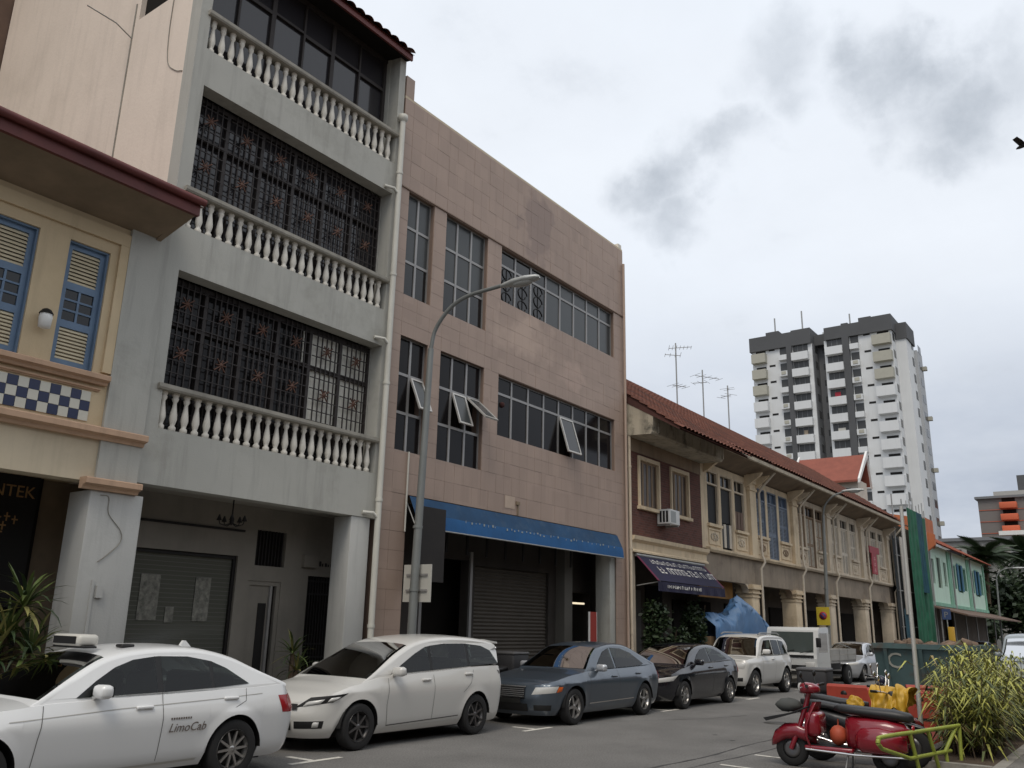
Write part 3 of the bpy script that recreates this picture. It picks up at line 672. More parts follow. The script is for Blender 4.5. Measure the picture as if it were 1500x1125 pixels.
def pink_block():
    t = thing('office_block', 'three storey block faced in dusty pink tiles with grey windows', 'building', (17.4, D, 0))
    M_pink = pink_tile_mat(); M_grout = mat('tile grout', (0.2, 0.145, 0.12), .9)
    W = [(12.70, 13.55, 8.67, 11.13), (14.0, 15.6, 8.67, 11.13), (16.2, 21.92, 9.66, 11.1), (12.68, 13.58, 5.25, 7.76), (14.0, 15.6, 5.25, 7.73), (16.15, 21.9, 6.2, 7.71)]
    door = (13.15, 21.95, PZ, 4.36)
    X0, X1, ZT = 12.40, 22.52, 13.37
    MB().wall(X0, X1, PZ, ZT - .01, D + .02, D + .35, W + [door]).build('front_wall', M_grout, t)
    box(X0 + .001, X1, D + .45, D + 12, 4.5, ZT - .02).build('rear_block', mat('pink render', (0.36, 0.25, 0.2), .9, var=.1), t)
    box(X0, X1, D + .002, D + .5, ZT, ZT + .06).build('parapet_cap', M_beige, t)
    box(X0, X0 + .27, D + .0, D + .5, ZT + .06, 13.95).build('parapet_post', M_pink, t); box(X1 - .2, X1, D + .03, D + .4, ZT + .06, ZT + .22).build('parapet_end', M_bal, t)
    # tiles, one by one
    kx = [X0, 12.69, 13.15, 13.565, 14.0, 15.6, 16.175, 21.91, X1]; kz = [PZ, 4.36, 5.25, 6.2, 7.73, 8.67, 9.66, 11.12, ZT]
    def sub(keys, s):
        o = []
        for a, b in zip(keys[:-1], keys[1:]):
            n = max(1, round((b - a) / s)); o += [(a + (b - a) * i / n, a + (b - a) * (i + 1) / n) for i in range(n)]
        return o
    cells = []
    for a, b in sub(kx, .31):
        for c, d in sub(kz, .37):
            cx, cz = (a + b) / 2, (c + d) / 2
            if any(h[0] - .02 < cx < h[1] + .02 and h[2] - .02 < cz < h[3] + .02 for h in W + [door]): continue
            cells.append((math.dist((cx, D, cz), (0, 0, H_EYE)), a, b, c, d))
    cells.sort(); unit = MB().box(-.5, .5, -.5, .5, -.5, .5).mesh('tile', M_pink); rest = MB()
    for i, (_, a, b, c, d) in enumerate(cells):
        j = random.uniform(-.0025, .0025); g = .002
        if i < 300: inst('tile', unit, t, ((a + b) / 2, D + .009 + j, (c + d) / 2), scale=(b - a - 2 * g, .026, d - c - 2 * g))
        else: rest.box(a + g, b - g, D - .004 + j, D + .022 + j, c + g, d - g)
    rest.build('tiles', M_pink, t, kind='stuff')
    MB().box(12.42, X1, D - .03, D - .008, 11.135, 11.165).build('drip_edge', M_grout, t)
    # windows
    M_film = mat('grey window film', (0.05, 0.056, 0.06), 0.25, spec=0.4)
    M_red = mat('dark red curtain', (0.05, 0.015, 0.013), .9)
    def window(h, cols, rows, opened=(), film=None, style=0, lower=False):
        a, b, c, d = h; y = D + .1
        w = MB(); xs = [a + (b - a) * i / cols for i in range(cols + 1)]; zs = rows
        for i, x in enumerate(xs):
            e0 = 0 if i else .0; q = .03; w.box(max(x - q, a), min(x + q, b), y, y + .06, c, d)
        for z in zs:
            w.box(a + .03, b - .03, y + .004, y + .056, max(c, z - .03), min(d, z + .03))
        fr = w.build('window_frame', M_alu, t)
        for i in range(cols):
            for k in range(len(zs) - 1):
                m_ = M_glassd if lower else M_glass
                if film and film(i, k): m_ = M_film
                p = (xs[i] + .03, xs[i + 1] - .03, zs[k] + .03, zs[k + 1] - .03)
                if (i, k) in opened:
                    box(p[0], p[1], y + .2, y + .21, p[2], p[3]).build('opening', M_dark, fr)
                    o = bpy.data.objects.new('casement', None)
                    ww, hh = p[1] - p[0], p[3] - p[2]
                    mb = MB().box(0, .04, -.02, .02, -hh, 0).box(ww - .04, ww, -.02, .02, -hh, 0).box(.04, ww - .04, -.02, .02, -hh, -hh + .04).box(.04, ww - .04, -.02, .02, -.04, 0)
                    cs = bpy.data.objects.new('casement', mb.mesh('casement', mat('light aluminium', (.5, .5, .5), .4, metal=.3))); COL.objects.link(cs); cs.parent = fr
                    cs.location = (p[0] - OFF[t][0], y - .005 - OFF[t][1], p[3] - OFF[t][2]); cs.rotation_euler = (R(-opened[(i, k)]), 0, 0)
                    OFF[cs] = (0, 0, 0)
                    box(.04, ww - .04, -.004, .004, -hh + .04, -.04).build('pane', M_glass if style else M_film, cs)
                else:
                    box(p[0], p[1], y + .025, y + .032, p[2], p[3]).build('pane', m_, fr)
        return fr
    r3 = [8.67, 9.5, 10.32, 11.13]
    window(W[0], 2, r3, film=lambda i, k: k > 0); window(W[1], 3, r3, film=lambda i, k: k > 0)
    f3 = window(W[2], 8, [9.66, 10.68, 11.1], film=lambda i, k: i > 2)
    # curled ornament behind the first three lights
    orn = MB(); M_blk = M_black
    for i in range(3):
        xc = 16.2 + .715 * (i + .5)
        for z in (9.85, 10.2, 10.5):
            orn.tube([(xc + .22 * math.cos(q) * (1 - .05 * q), D + .118, z + .15 * math.sin(q)) for q in [k * .5 for k in range(13)]], .014, 5)
        orn.box(xc - .012, xc + .012, D + .112, D + .124, 9.7, 10.65)
    orn.build('ornament', M_black, f3)
    r2 = [5.25, 6.08, 6.92, 7.74]
    window(W[3], 2, r2, {(1, 1): 24}, lower=True); window(W[4], 3, r2, {(1, 1): 20, (2, 1): 48}, lower=True)
    f2 = window(W[5], 8, [6.2, 7.28, 7.71], {(4, 0): 17}, lower=True, style=1)
    MB().lathe([(.01, 0), (.07, .03), (.07, .12), (.01, .15)], (16.5, D + .121, 6.95), 8).build('lantern', M_red, f2)
    # ground floor
    yb = D + 1.15
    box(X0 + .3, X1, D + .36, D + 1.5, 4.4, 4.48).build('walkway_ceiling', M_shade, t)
    M_dim = mat('dim brown wall', (0.042, 0.036, 0.032), .9, var=.2)  # wall, shutter and inner column colours carry the shade of the recess
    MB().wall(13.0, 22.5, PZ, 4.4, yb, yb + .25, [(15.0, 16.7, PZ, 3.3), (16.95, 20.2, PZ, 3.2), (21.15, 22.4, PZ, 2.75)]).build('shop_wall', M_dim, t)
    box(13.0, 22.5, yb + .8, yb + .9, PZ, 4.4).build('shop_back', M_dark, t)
    sh = MB(); n = 34
    for k in range(n): z = PZ + (3.2 - PZ) * k / n; h = (3.2 - PZ) / n; sh.prism([(yb + .1, z), (yb + .07, z + h * .5), (yb + .1, z + h), (yb + .13, z + h), (yb + .13, z)], 'x', 16.95, 20.2)
    sh.build('roller_shutter', mat('brown roller shutter', (0.068, 0.058, 0.048), .7, var=.15), t)
    for x in (14.9, 16.7): box(x, x + .09, yb - .06, yb - .003, PZ, 3.5).build('door_post', M_alu, t)
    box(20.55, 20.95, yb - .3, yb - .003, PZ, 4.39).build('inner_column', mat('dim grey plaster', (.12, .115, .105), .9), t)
    MB().bbox(21.62, 21.949, D + .04, D + .5, PZ, 4.36, .01).build('column', M_greyw, t)
    box(13.18, 14.0, D - .36, D - .27, 2.62, 4.12).build('dark_panel', mat('dark brown panel', (.014, .011, .01), .7, var=.3), t)
    for k in range(9): box(14.3 + k * .75, 14.36 + k * .75, D + .5, D + .53, 3.35, 4.38).build('transom_bar', M_black, t)
    box(21.4, 22.0, yb - .05, yb - .003, 2.42, 2.47).build('strip_light', mat('dim tube lamp', (.8, .7, .5), .4, emit=((1, .85, .6), .9)), t)
    # vent pipe stub and conduit
    MB().box(17.0, 17.12, D - .05, D - .006, 4.62, 4.7).box(17.05, 17.1, D - .03, D - .006, 4.38, 4.62).build('vent_stub', M_shade, t)
    box(16.55, 16.95, D - .012, D - .008, 4.5, 4.8).build('plaster_patch', mat('pale patch', (.45, .36, .3), .9, var=.15), t)
    MB().tube([(13.1, D - .04, 3.6), (13.1, D - .04, 5.25)], .02, 6).build('conduit', M_pipe, t)
    box(22.53, 22.6, D + .5, D + 9, PZ, 4.4).build('party_wall', M_dim, t)
    pipe(t, 22.46, D - .07, PZ, 12.9, .04, collars=False, m=mat('pinkish pipe', (.4, .31, .26), .7))
    # blue awning
    a = thing('awning', 'long faded blue canvas awning over the shuttered shop of the pink block', 'awning', (18, D, 3.7))
    M_awn = mat('faded blue canvas', (0.008, 0.085, 0.25), .75, var=.1, vscale=2.5, streak=.25)
    M_awn2 = mat('grimy blue canvas', (0.01, 0.05, 0.125), .85, var=.2, vscale=2, dirt=(.15, .19, .22), dscale=3.0, damt=.15)
    n = 60; xs = [13.2 + (21.94 - 13.2) * i / n for i in range(n + 1)]
    def strip(rows, name, m_):
        vs = [p for r in rows for p in r]; k = n + 1
        MB().add(vs, [(r * k + i, r * k + i + 1, (r + 1) * k + i + 1, (r + 1) * k + i) for r in range(len(rows) - 1) for i in range(n)], True).build(name, m_, a)
    sag = [.004 * math.sin(i * .9) + .005 * math.sin(i * .37) for i in range(n + 1)]
    strip([[(x, D - .03, 4.34) for x in xs], [(x, D - .12, 4.16 + .5 * s) for x, s in zip(xs, sag)], [(x, D - .2, 3.99 + s) for x, s in zip(xs, sag)]], 'canopy', M_awn2)
    strip([[(x, D - .2, 3.99 + s) for x, s in zip(xs, sag)], [(x, D - .225 + s * .5, 3.88) for x, s in zip(xs, sag)], [(x, D - .24 + s, 3.69) for x, s in zip(xs, sag)]], 'valance', M_awn)
    MB().tube([(13.2, D - .24, 3.69), (21.94, D - .24, 3.69)], .018, 6).build('front_bar', M_steel, a)
    for x in (13.22, 21.9): MB().tube([(x, D - .23, 3.7), (x, D + .05, 4.2)], .015, 6).build('side_bar', M_steel, a)
    pk = MB()   # peeled paint where the old lettering was
    M_peel = mat('peeled lettering', (.3, .34, .36), .9)
    for k in range(46):
        x = 14.7 + k * .152 + random.uniform(-.04, .04); w = random.uniform(.015, .075)
        if random.random() < .3: continue
        z = random.uniform(-.02, .02); pk.box(x, x + w, D - .226, D - .223, 3.94 + z, 3.955 + z + random.uniform(.015, .04))
    pk.build('faded_lettering', M_peel, a, kind='stuff')
    rs = thing('notice_board', 'red and white notice board standing at the end of the pink block', 'sign', (21.0, D + .2, PZ))
    MB().box(20.75, 20.79, D + .18, D + .22, PZ, 2.2).box(21.11, 21.15, D + .18, D + .22, PZ, 2.2).build('frame', M_white, rs); box(20.79, 21.11, D + .17, D + .2, 1.3, 2.2).build('panel', mat('red panel', (.3, .03, .02), .6), rs)
pink_block()

# ------------------------------------------------------------------ shophouse row to the right
def brick_mat():
    m = mat('red brick', (0.2, 0.07, 0.045), .9); t = m.node_tree; b = t.nodes['Principled BSDF']
    g = t.nodes.new('ShaderNodeNewGeometry').outputs['Position']
    sp = t.nodes.new('ShaderNodeSeparateXYZ'); t.links.new(g, sp.inputs[0]); cb = t.nodes.new('ShaderNodeCombineXYZ'); t.links.new(sp.outputs[0], cb.inputs[0]); t.links.new(sp.outputs[2], cb.inputs[1])
    br = t.nodes.new('ShaderNodeTexBrick'); t.links.new(cb.outputs[0], br.inputs['Vector']); br.inputs['Scale'].default_value = 1.0
    br.inputs['Brick Width'].default_value = .23; br.inputs['Row Height'].default_value = .075; br.inputs['Mortar Size'].default_value = .006
    br.inputs['Color1'].default_value = (.085, .032, .023, 1); br.inputs['Color2'].default_value = (.13, .046, .032, 1); br.inputs['Mortar'].default_value = (.12, .08, .065, 1)
    t.links.new(br.outputs['Color'], b.inputs['Base Color']); return m
M_creamC = mat('old cream paint', (0.64, 0.53, 0.385), .88, var=.12, vscale=1.1, streak=.4, dirt=(.33, .25, .17), dscale=1.0, damt=.5)
M_creamD = mat('stained ochre paint', (0.25, 0.185, 0.13), .9, var=.18, vscale=1.0, streak=.5, dirt=(.2, .13, .08), dscale=.8, damt=.6)
M_creamE = mat('grey cream paint', (0.57, 0.495, 0.40), .88, var=.12, vscale=1.2, streak=.4, dirt=(.3, .26, .2), dscale=1.1, damt=.5)
M_creamF = mat('pale shutter paint', (0.56, 0.51, 0.44), .7, var=.12, vscale=2.5, streak=.3)
M_eave = mat('eave boards', (0.2, 0.155, 0.115), .9, var=.2, vscale=1.5, streak=.3)
def eave_z(y): return 7.42 + (y - 10.45) * .70
def brick_house():
    t = thing('shophouse', 'red brick shophouse with cream window frames and navy awning', 'shophouse', (25.2, D, 0))
    x0, x1 = 22.62, 27.9
    wins = [(23.3, 24.72), (25.5, 26.9)]
    MB().wall(x0 + .1, x1, 4.44, 7.5, D, D + .25, [(a, b, 5.36, 6.9) for a, b in wins]).build('brick_wall', brick_mat(), t)
    box(x0 + .1, x1, D + .26, D + 9, 4.0, 7.5).build('rear_block', M_creamD, t)
    pipe(t, x0 + .06, D - .06, PZ, 7.4, .05, m=M_creamE)
    MB().box(x0 + .1, x1, D - .02, D - .002, 6.98, 7.38).build('frieze', M_creamD, t)
    for a, b in wins:
        f = MB().box(a, a + .09, D - .06, D + .12, 5.36, 6.9).box(b - .09, b, D - .06, D + .12, 5.36, 6.9).box(a + .09, b - .09, D - .06, D + .12, 6.78, 6.9).box(a - .06, b + .06, D - .12, D + .12, 5.26, 5.357).build('window_frame', M_creamC, t)
        n = 4
        for k in range(n):
            q0 = a + .1 + (b - a - .2) * k / n; q1 = a + .1 + (b - a - .2) * (k + 1) / n
            MB().box(q0, q0 + .05, D + .03, D + .07, 5.36, 6.78).box(q1 - .05, q1, D + .03, D + .07, 5.36, 6.78).box(q0 + .05, q1 - .05, D + .03, D + .07, 5.36, 5.42).box(q0 + .05, q1 - .05, D + .03, D + .07, 6.72, 6.78).build('sash', M_creamD, f)
            box(q0 + .05, q1 - .05, D + .045, D + .05, 5.42, 6.72).build('pane', mat('brown curtained glass', (.07, .05, .038), .3, spec=.3, var=.4, vscale=3), f)
    MB().prism([(D - .01, 3.95), (D - .12, 3.95), (D - .12, 4.0), (D - .05, 4.05), (D - .05, 4.24), (D - .16, 4.32), (D - .18, 4.43), (D - .01, 4.43)], 'x', x0 + .1, 28.1).build('cornice', M_creamC, t)
    # projecting mouldy eave slab and roof
    MB().prism([(D + .2, 7.4), (D - .82, 7.36), (D - .86, 7.42), (D - .84, 7.78), (D + .2, 7.95)], 'x', x0, x1 + .0).build('eave_slab', M_concrete, t)
    for k in range(9): q = x0 + .4 + k * .6; MB().box(q, q + .07, D - .9, D - .86, 7.45, 7.8).build('eave_bracket', M_concrete, t)
    MB().prism([(D - 1.75, eave_z(D - 1.75) - .1), (D - 1.75, eave_z(D - 1.75) - .02), (D + .3, eave_z(D + .3) - .02), (D + .3, eave_z(D + .3) - .34)], 'x', x0 + .02, x1).build('soffit', mat('maroon boards', (.07, .025, .02), .8, var=.3), t)
    tile_roof(x0, x1 + .05, D - 1.85, eave_z(D - 1.85), 16.3, eave_z(16.3)).build('roof', M_roof, t)
    MB().prism([(D - .86, 7.5), (D + 4, 7.4), (16.2, eave_z(16.2) - .06), (D - .9, eave_z(D - .9) - .06)], 'x', x0 + .03, x1 - .02).build('gable_wall', M_concrete, t)
    # ground floor
    box(x0 + .1, x0 + .42, D, D + .4, PZ, 3.95).build('column', M_creamE, t)
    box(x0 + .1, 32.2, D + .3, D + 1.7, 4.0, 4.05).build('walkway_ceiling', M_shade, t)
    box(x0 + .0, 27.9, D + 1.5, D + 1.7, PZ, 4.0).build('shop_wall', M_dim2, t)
    MB().box(23.4, 24.6, D + 1.46, D + 1.495, PZ, 3.0).box(26.5, 27.7, D + 1.46, D + 1.495, PZ, 3.2).build('shop_opening', M_dark, t)
    box(24.9, 26.1, D + 1.44, D + 1.49, PZ, 3.0).build('shop_door', mat('grey door', (.16, .155, .15), .8, var=.15), t)
    ac = thing('air_conditioner', 'white window air conditioner below the brick house windows', 'air conditioner', (24.85, D - .2, 4.9))
    MB().bbox(24.5, 25.2, D - .46, D - .02, 4.93, 5.38, .015).build('casing', M_white, ac)
    for k in range(3): box(24.494, 24.499, D - .4 + k * .11, D - .33 + k * .11, 4.98, 5.33).build('vent_slot', M_plast, ac)
    box(24.56, 24.92, D - .466, D - .462, 4.98, 5.33).build('front_grille', mat('ac grille', (.33, .35, .36), .5), ac)
    MB().box(24.55, 24.59, D - .44, D, 4.88, 4.928).box(25.1, 25.14, D - .44, D, 4.88, 4.928).build('bracket', M_steel, ac)
    # awning
    a = thing('awning', 'navy retractable awning with white lettering on the brick house', 'awning', (25.3, D, 2.9))
    M_nav = mat('navy canvas', (0.01, 0.009, 0.04), .8, var=.2, vscale=3)
    M_mag = mat('magenta canvas edge', (0.12, 0.012, 0.045), .8)
    P0, P1 = (D - .1, 3.86), (D - .78, 3.14)
    ax0, ax1 = 22.95, 27.75
    MB().prism([P0, P1, (P1[0], P1[1] - .012), (P0[0], P0[1] - .012)], 'x', ax0 + .12, ax1 - .12).build('canopy', M_nav, a)
    for q0, q1 in ((ax0, ax0 + .118), (ax1 - .118, ax1)): MB().prism([P0, P1, (P1[0], P1[1] - .012), (P0[0], P0[1] - .012)], 'x', q0, q1).build('canopy_edge', M_mag, a)
    vl = MB(); n = 40
    for i in range(n):
        q0 = ax0 + (ax1 - ax0) * i / n; q1 = ax0 + (ax1 - ax0) * (i + 1) / n; w0 = .02 * math.sin(i * 1.2); w1 = .02 * math.sin((i + 1) * 1.2)
        vl.quad((q0, P1[0] - .01, 3.11), (q1, P1[0] - .01, 3.11), (q1, P1[0] - .01 + w1, 2.84), (q0, P1[0] - .01 + w0, 2.84))
    vl.build('valance', M_nav, a)
    for q in (ax0 + .15, ax1 - .15): MB().tube([(q, D - .02, 3.0), (q, P1[0], P1[1] - .03)], .018, 6).build('arm', M_steel, a)
    MB().tube([(ax0, D - .08, 3.88), (ax1, D - .08, 3.88)], .05, 8).build('roller', M_steel, a)
    M_let = mat('white lettering', (.6, .6, .6), .8)
    ang = math.atan2(P0[1] - P1[1], P0[0] - P1[0])
    lt = MB()
    def line(t0, xs0, xs1, h, n):
        y = P0[0] + (P1[0] - P0[0]) * t0; z = P0[1] + (P1[1] - P0[1]) * t0; dy, dz = math.cos(ang) * h, math.sin(ang) * h
        x = xs0
        while x < xs1:
            w = random.uniform(.5, .9) * h
            for s0, s1, u0, u1 in random.choice((((0, .2, 0, 1), (.2, 1, .8, 1), (.8, 1, 0, .8)), ((0, .2, 0, 1), (.2, .9, 0, .2), (.2, .7, .45, .6)), ((.35, .6, 0, 1), (0, 1, .8, 1)), ((0, .2, 0, .8), (.2, 1, 0, .18), (.8, 1, .18, .8)))):
                lt.quad((x + w * s0, y + dy * u0, z + dz * u0 + .004), (x + w * s1, y + dy * u0, z + dz * u0 + .004), (x + w * s1, y + dy * u1, z + dz * u1 + .004), (x + w * s0, y + dy * u1, z + dz * u1 + .004))
            x += w + h * .22
            if random.random() < .15: x += h * .6
    line(.28, 23.6, 27.4, .16, 0); line(.66, 23.7, 27.6, .26, 0)
    lt.build('lettering', M_let, a, kind='stuff')
    lv = MB(); x = 23.5
    while x < 25.9: lv.box(x, x + .03, P1[0] - .04, P1[0] - .036, 2.94, 3.03); lv.box(x, x + random.uniform(.05, .1), P1[0] - .041, P1[0] - .037, 2.94 + random.choice((0, .035, .07)), 2.96 + random.choice((0, .035, .07)) + .012); x += random.uniform(.1, .19)
    lv.build('valance_lettering', M_let, a, kind='stuff')
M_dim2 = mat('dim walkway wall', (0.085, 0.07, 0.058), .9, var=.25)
brick_house()

M_beam = mat('darkened grimy plaster', (.27, .225, .18), .9, var=.2, vscale=.8, streak=.5, dirt=(.13, .1, .08), dscale=1.0, damt=.6)  # shade of the lower storey put into the base; mottling is grime
def row_house(idx, x0, x1, label, wall_m, beam_m, leaf_m, slat_m, style):
    t = thing('shophouse', label, 'shophouse', ((x0 + x1) / 2, D, 0), 'cream shophouses in the old row')
    pw = .62; c = (x0 + x1) / 2 - .1; a, b = x0 + .35, x1 - .35
    dw = 1.1 if style != 3 else 1.2
    sw = min(1.1, (b - a - dw - .8) / 2)
    gap = (b - a - dw - 2 * sw) / 4
    W = [(a + gap, a + gap + sw, 5.4, 7.28), (a + 2 * gap + sw, a + 2 * gap + sw + dw, 4.56, 7.28), (b - gap - sw, b - gap, 5.4, 7.28)]
    MB().wall(x0, x1, 4.5, 7.5, D, D + .25, W).build('upper_wall', wall_m, t)
    box(x0 + .01, x1 - .01, D + .26, D + 9, 4.05, 7.55).build('rear_block', M_dark, t)
    # pilaster at the party line with cap
    MB().box(x1 - .32, x1 + .3, D - .14, D - .002, 4.52, 7.3).box(x1 - .38, x1 + .36, D - .18, D - .003, 7.02, 7.12).box(x1 - .38, x1 + .36, D - .2, D - .004, 7.3, 7.5).build('pilaster', wall_m, t)
    MB().prism([(D - .003, 4.4), (D - .1, 4.4), (D - .16, 4.47), (D - .16, 4.54), (D - .003, 4.56)], 'x', x0 + .3, x1 + .3).build('string_course', wall_m, t)
    # windows
    for k, (q0, q1, z0, z1) in enumerate(W):
        M_fr = leaf_m
        fr = MB().box(q0, q0 + .05, D + .02, D + .2, z0, z1).box(q1 - .05, q1, D + .02, D + .2, z0, z1).box(q0 + .05, q1 - .05, D + .02, D + .2, z1 - .05, z1).box(q0 + .05, q1 - .05, D + .02, D + .2, 6.78, 6.84).build('window_frame', M_fr, t)
        box(q0 + .05, q1 - .05, D + .12, D + .13, 6.84, z1 - .05).build('fanlight', M_glassd if style != 2 else mat('blue fanlight', (.05, .08, .14), .4, var=.4, vscale=5), fr)
        MB().box((q0 + q1) / 2 - .02, (q0 + q1) / 2 + .02, D + .08, D + .118, 6.84, z1 - .05).build('glazing_bar', M_fr, fr)
        if style == 1:
            if k == 0: box(q0 + .05, q1 - .05, D + .1, D + .12, z0, 6.78).build('pane', M_black, fr)
            elif k == 1:
                box(q0 + .05, q1 - .05, D + .1, D + .12, 5.55, 6.78).build('pane', M_black, fr)
                for j in range(4): w = (q1 - q0 - .1) / 4; box(q0 + .05 + j * w + .02, q0 + .05 + (j + 1) * w - .02, D + .06, D + .09, z0 + .1, 5.5).build('door_panel', M_creamF if j % 2 else M_plast, fr)
                box(q0 + .05, q1 - .05, D + .1, D + .12, z0, 5.5).build('door_back', M_dark, fr)
            else:
                box(q0 + .05, q1 - .05, D + .1, D + .12, z0, 6.78).build('pane', M_black, fr)
                for j in range(3): w = (q1 - q0 - .1) / 3; box(q0 + .08 + j * w, q0 + .02 + (j + 1) * w, D + .06, D + .08, z0 + .05, 6.1).build('curtain', mat('brown curtain', (.16, .11, .09), .9), fr)
        else:
            xm = (q0 + q1) / 2
            for u0, u1 in ((q0 + .05, xm - .004), (xm + .004, q1 - .05)):
                louvre_leaf(t, u0, u1, z0 + (.02 if k == 1 else 0), 6.78, D + .06, leaf_m, slat_m, [(.0, .42), (.48, 1.0)], st=.06, slat_parts=False)
        if k != 1:
            MB().box(q0 - .08, q1 + .08, D - .1, D - .003, 5.28, 5.38).build('sill', wall_m, t)
            pn = MB().box(q0 - .02, q1 + .02, D - .03, D - .002, 4.66, 4.72).box(q0 - .02, q1 + .02, D - .03, D - .002, 5.16, 5.22).box(q0 - .02, q0 + .04, D - .03, D - .002, 4.72, 5.16).box(q1 - .04, q1 + .02, D - .03, D - .002, 4.72, 5.16).build('panel_moulding', wall_m, t)
            orn = MB(); cx, cz = (q0 + q1) / 2, 4.94
            for j in range(10):
                an = j * math.pi / 5; orn.blob((cx + .17 * math.cos(an) * 1.6, D - .012, cz + .11 * math.sin(an)), (.075, .02, .05), 6, 4)
            orn.blob((cx, D - .015, cz), (.09, .03, .09), 7, 5); orn.build('relief', beam_m, pn)
    # eave: soffit boards, brackets, gutter, roof
    MB().prism([(D + .2, 7.5), (D - .95, eave_z(D - .95) - .16), (D - .95, eave_z(D - .95) - .05), (D + .2, eave_z(D + .2) - .05)], 'x', x0, x1 - .004).build('soffit', M_eave, t)
    for q in (x0 + .28, x1 - .5):
        MB().prism([(D - .003, 7.12), (D - .16, 7.2), (D - .6, 7.5), (D - .72, 7.64), (D - .003, 7.6)], 'x', q, q + .16).build('eave_bracket', wall_m, t)
    MB().prism([(D - .97, 7.86), (D - 1.0, 7.77), (D - 1.1, 7.77), (D - 1.13, 7.88), (D - 1.1, 7.88), (D - 1.08, 7.8), (D - 1.02, 7.8), (D - .99, 7.86)], 'x', x0, x1 - .004).build('gutter', mat('pale gutter', (.48, .43, .35), .8, var=.25, vscale=3, streak=.3), t)
    tile_roof(x0, x1 - .01, D - 1.05, eave_z(D - 1.05), 16.3, eave_z(16.3), .3).build('roof', M_roof, t)
    # ground floor beam, arch corners, column with capital
    bm = MB().wall(x0 + .01, x1, 3.48, 4.4, D + .03, D + .3); 
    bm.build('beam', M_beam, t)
    cx0, cx1 = x1 - .4, x1 + .32
    MB().bbox(cx0, cx1, D - .06, D + .55, PZ, 3.14, .02).build('column', wall_m, t)
    cp = MB()
    for z0, z1, e in ((3.0, 3.06, .03), (3.14, 3.2, .06), (3.2, 3.3, .02), (3.3, 3.38, .1), (3.38, 3.478, .06)): cp.box(cx0 - e, cx1 + e, D - .06 - e, D + .55 + e * .5, z0 + .001, z1)
    cp.build('capital', wall_m, t)
    for sgn, q in ((1, x0 + .36), (-1, cx0 - .08)):
        pts = [(q, 3.48), (q, 3.15)] + [(q + sgn * (.45 - .45 * math.cos(k * math.pi / 12)) , 3.15 + .33 * math.sin(k * math.pi / 12)) for k in range(1, 6)] + [(q + sgn * .45, 3.48)]
        MB().prism(pts if sgn > 0 else pts[::-1], 'y', D + .04, D + .28).build('arch_haunch', beam_m, t)
    box(x0 + .3, x1 + .3, D + .31, D + 1.7, 4.1, 4.15).build('walkway_ceiling', M_shade, t)
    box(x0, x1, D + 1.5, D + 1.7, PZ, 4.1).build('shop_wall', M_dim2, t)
    box(x0 + .6, x1 - .8, D + 1.44, D + 1.495, PZ, 2.8).build('shop_opening', M_dark, t)
    # rainwater pipe with an offset bend
    px = x1 + .42
    MB().tube([(px, D - .9, 7.75), (px, D - .35, 7.2), (px, D - .22, 7.0), (px, D - .22, 4.75), (px, D - .24, 4.55), (px + .06, D - .3, 4.35), (px, D - .16, 4.1), (px, D - .16, PZ)], .05, 8).build('drain_pipe', M_creamF, t)
row_house(0, 27.9, 32.5, 'cream shophouse with blackened windows next to the brick house', M_creamC, M_creamE, M_creamE, M_creamE, 1)
row_house(1, 32.5, 37.4, 'cream shophouse with tall blue grey shutters', M_creamC, M_creamD, mat('blue grey shutter paint', (.15, .185, .25), .6, var=.15, vscale=3), mat('pale blue louvre paint', (.19, .225, .285), .6, var=.2), 2)
row_house(2, 37.4, 42.25, 'stained cream shophouse behind the second street lamp', M_creamE, M_creamD, M_creamD, M_creamF, 3)
row_house(3, 42.25, 48.1, 'cream shophouse with pale shutters next to the one with a red banner', M_creamE, M_creamE, M_creamF, M_creamF, 3)
row_house(4, 48.1, 53.6, 'end cream shophouse carrying a vertical red banner sign', M_creamE, M_creamE, M_creamF, M_creamF, 3)
# party parapets stepping above the roofs
bs = thing('banner_sign', 'red vertical shop banner on the end cream shophouse', 'sign', (49.7, D - .2, 4.9))
M_rsign = mat('faded red sign', (.33, .035, .05), .6, var=.15, vscale=3)
box(48.75, 50.7, D - .27, D - .22, 5.95, 6.3).build('top_board', M_rsign, bs); box(49.1, 50.1, D - .27, D - .22, 4.85, 5.949).build('banner', M_rsign, bs)
lt = MB()
for z in (5.0, 5.3, 5.6): lt.box(49.4, 49.8, D - .276, D - .272, z, z + .05).box(49.57, 49.63, D - .277, D - .2725, z - .07, z + .17).box(49.45, 49.75, D - .2765, D - .272, z + .1, z + .14)
lt.build('lettering', mat('pale pink lettering', (.55, .25, .27), .7), bs); MB().box(49.2, 49.24, D - .22, D, 5.0, 5.04).box(49.2, 49.24, D - .22, D, 6.1, 6.14).build('bracket', M_steel, bs)
ob = thing('shop_sign', 'orange shop signboard under the beam of the blackened house', 'sign', (29.8, D + .6, 2.9))
box(28.6, 31.6, D + .5, D + .56, 2.9, 3.7).build('board', mat('orange signboard', (.26, .13, .03), .7, var=.25, vscale=2), ob); MB().box(28.8, 28.84, D + .51, D + .55, 3.7, 4.09).box(31.3, 31.34, D + .51, D + .55, 3.7, 4.09).build('hanger', M_steel, ob)

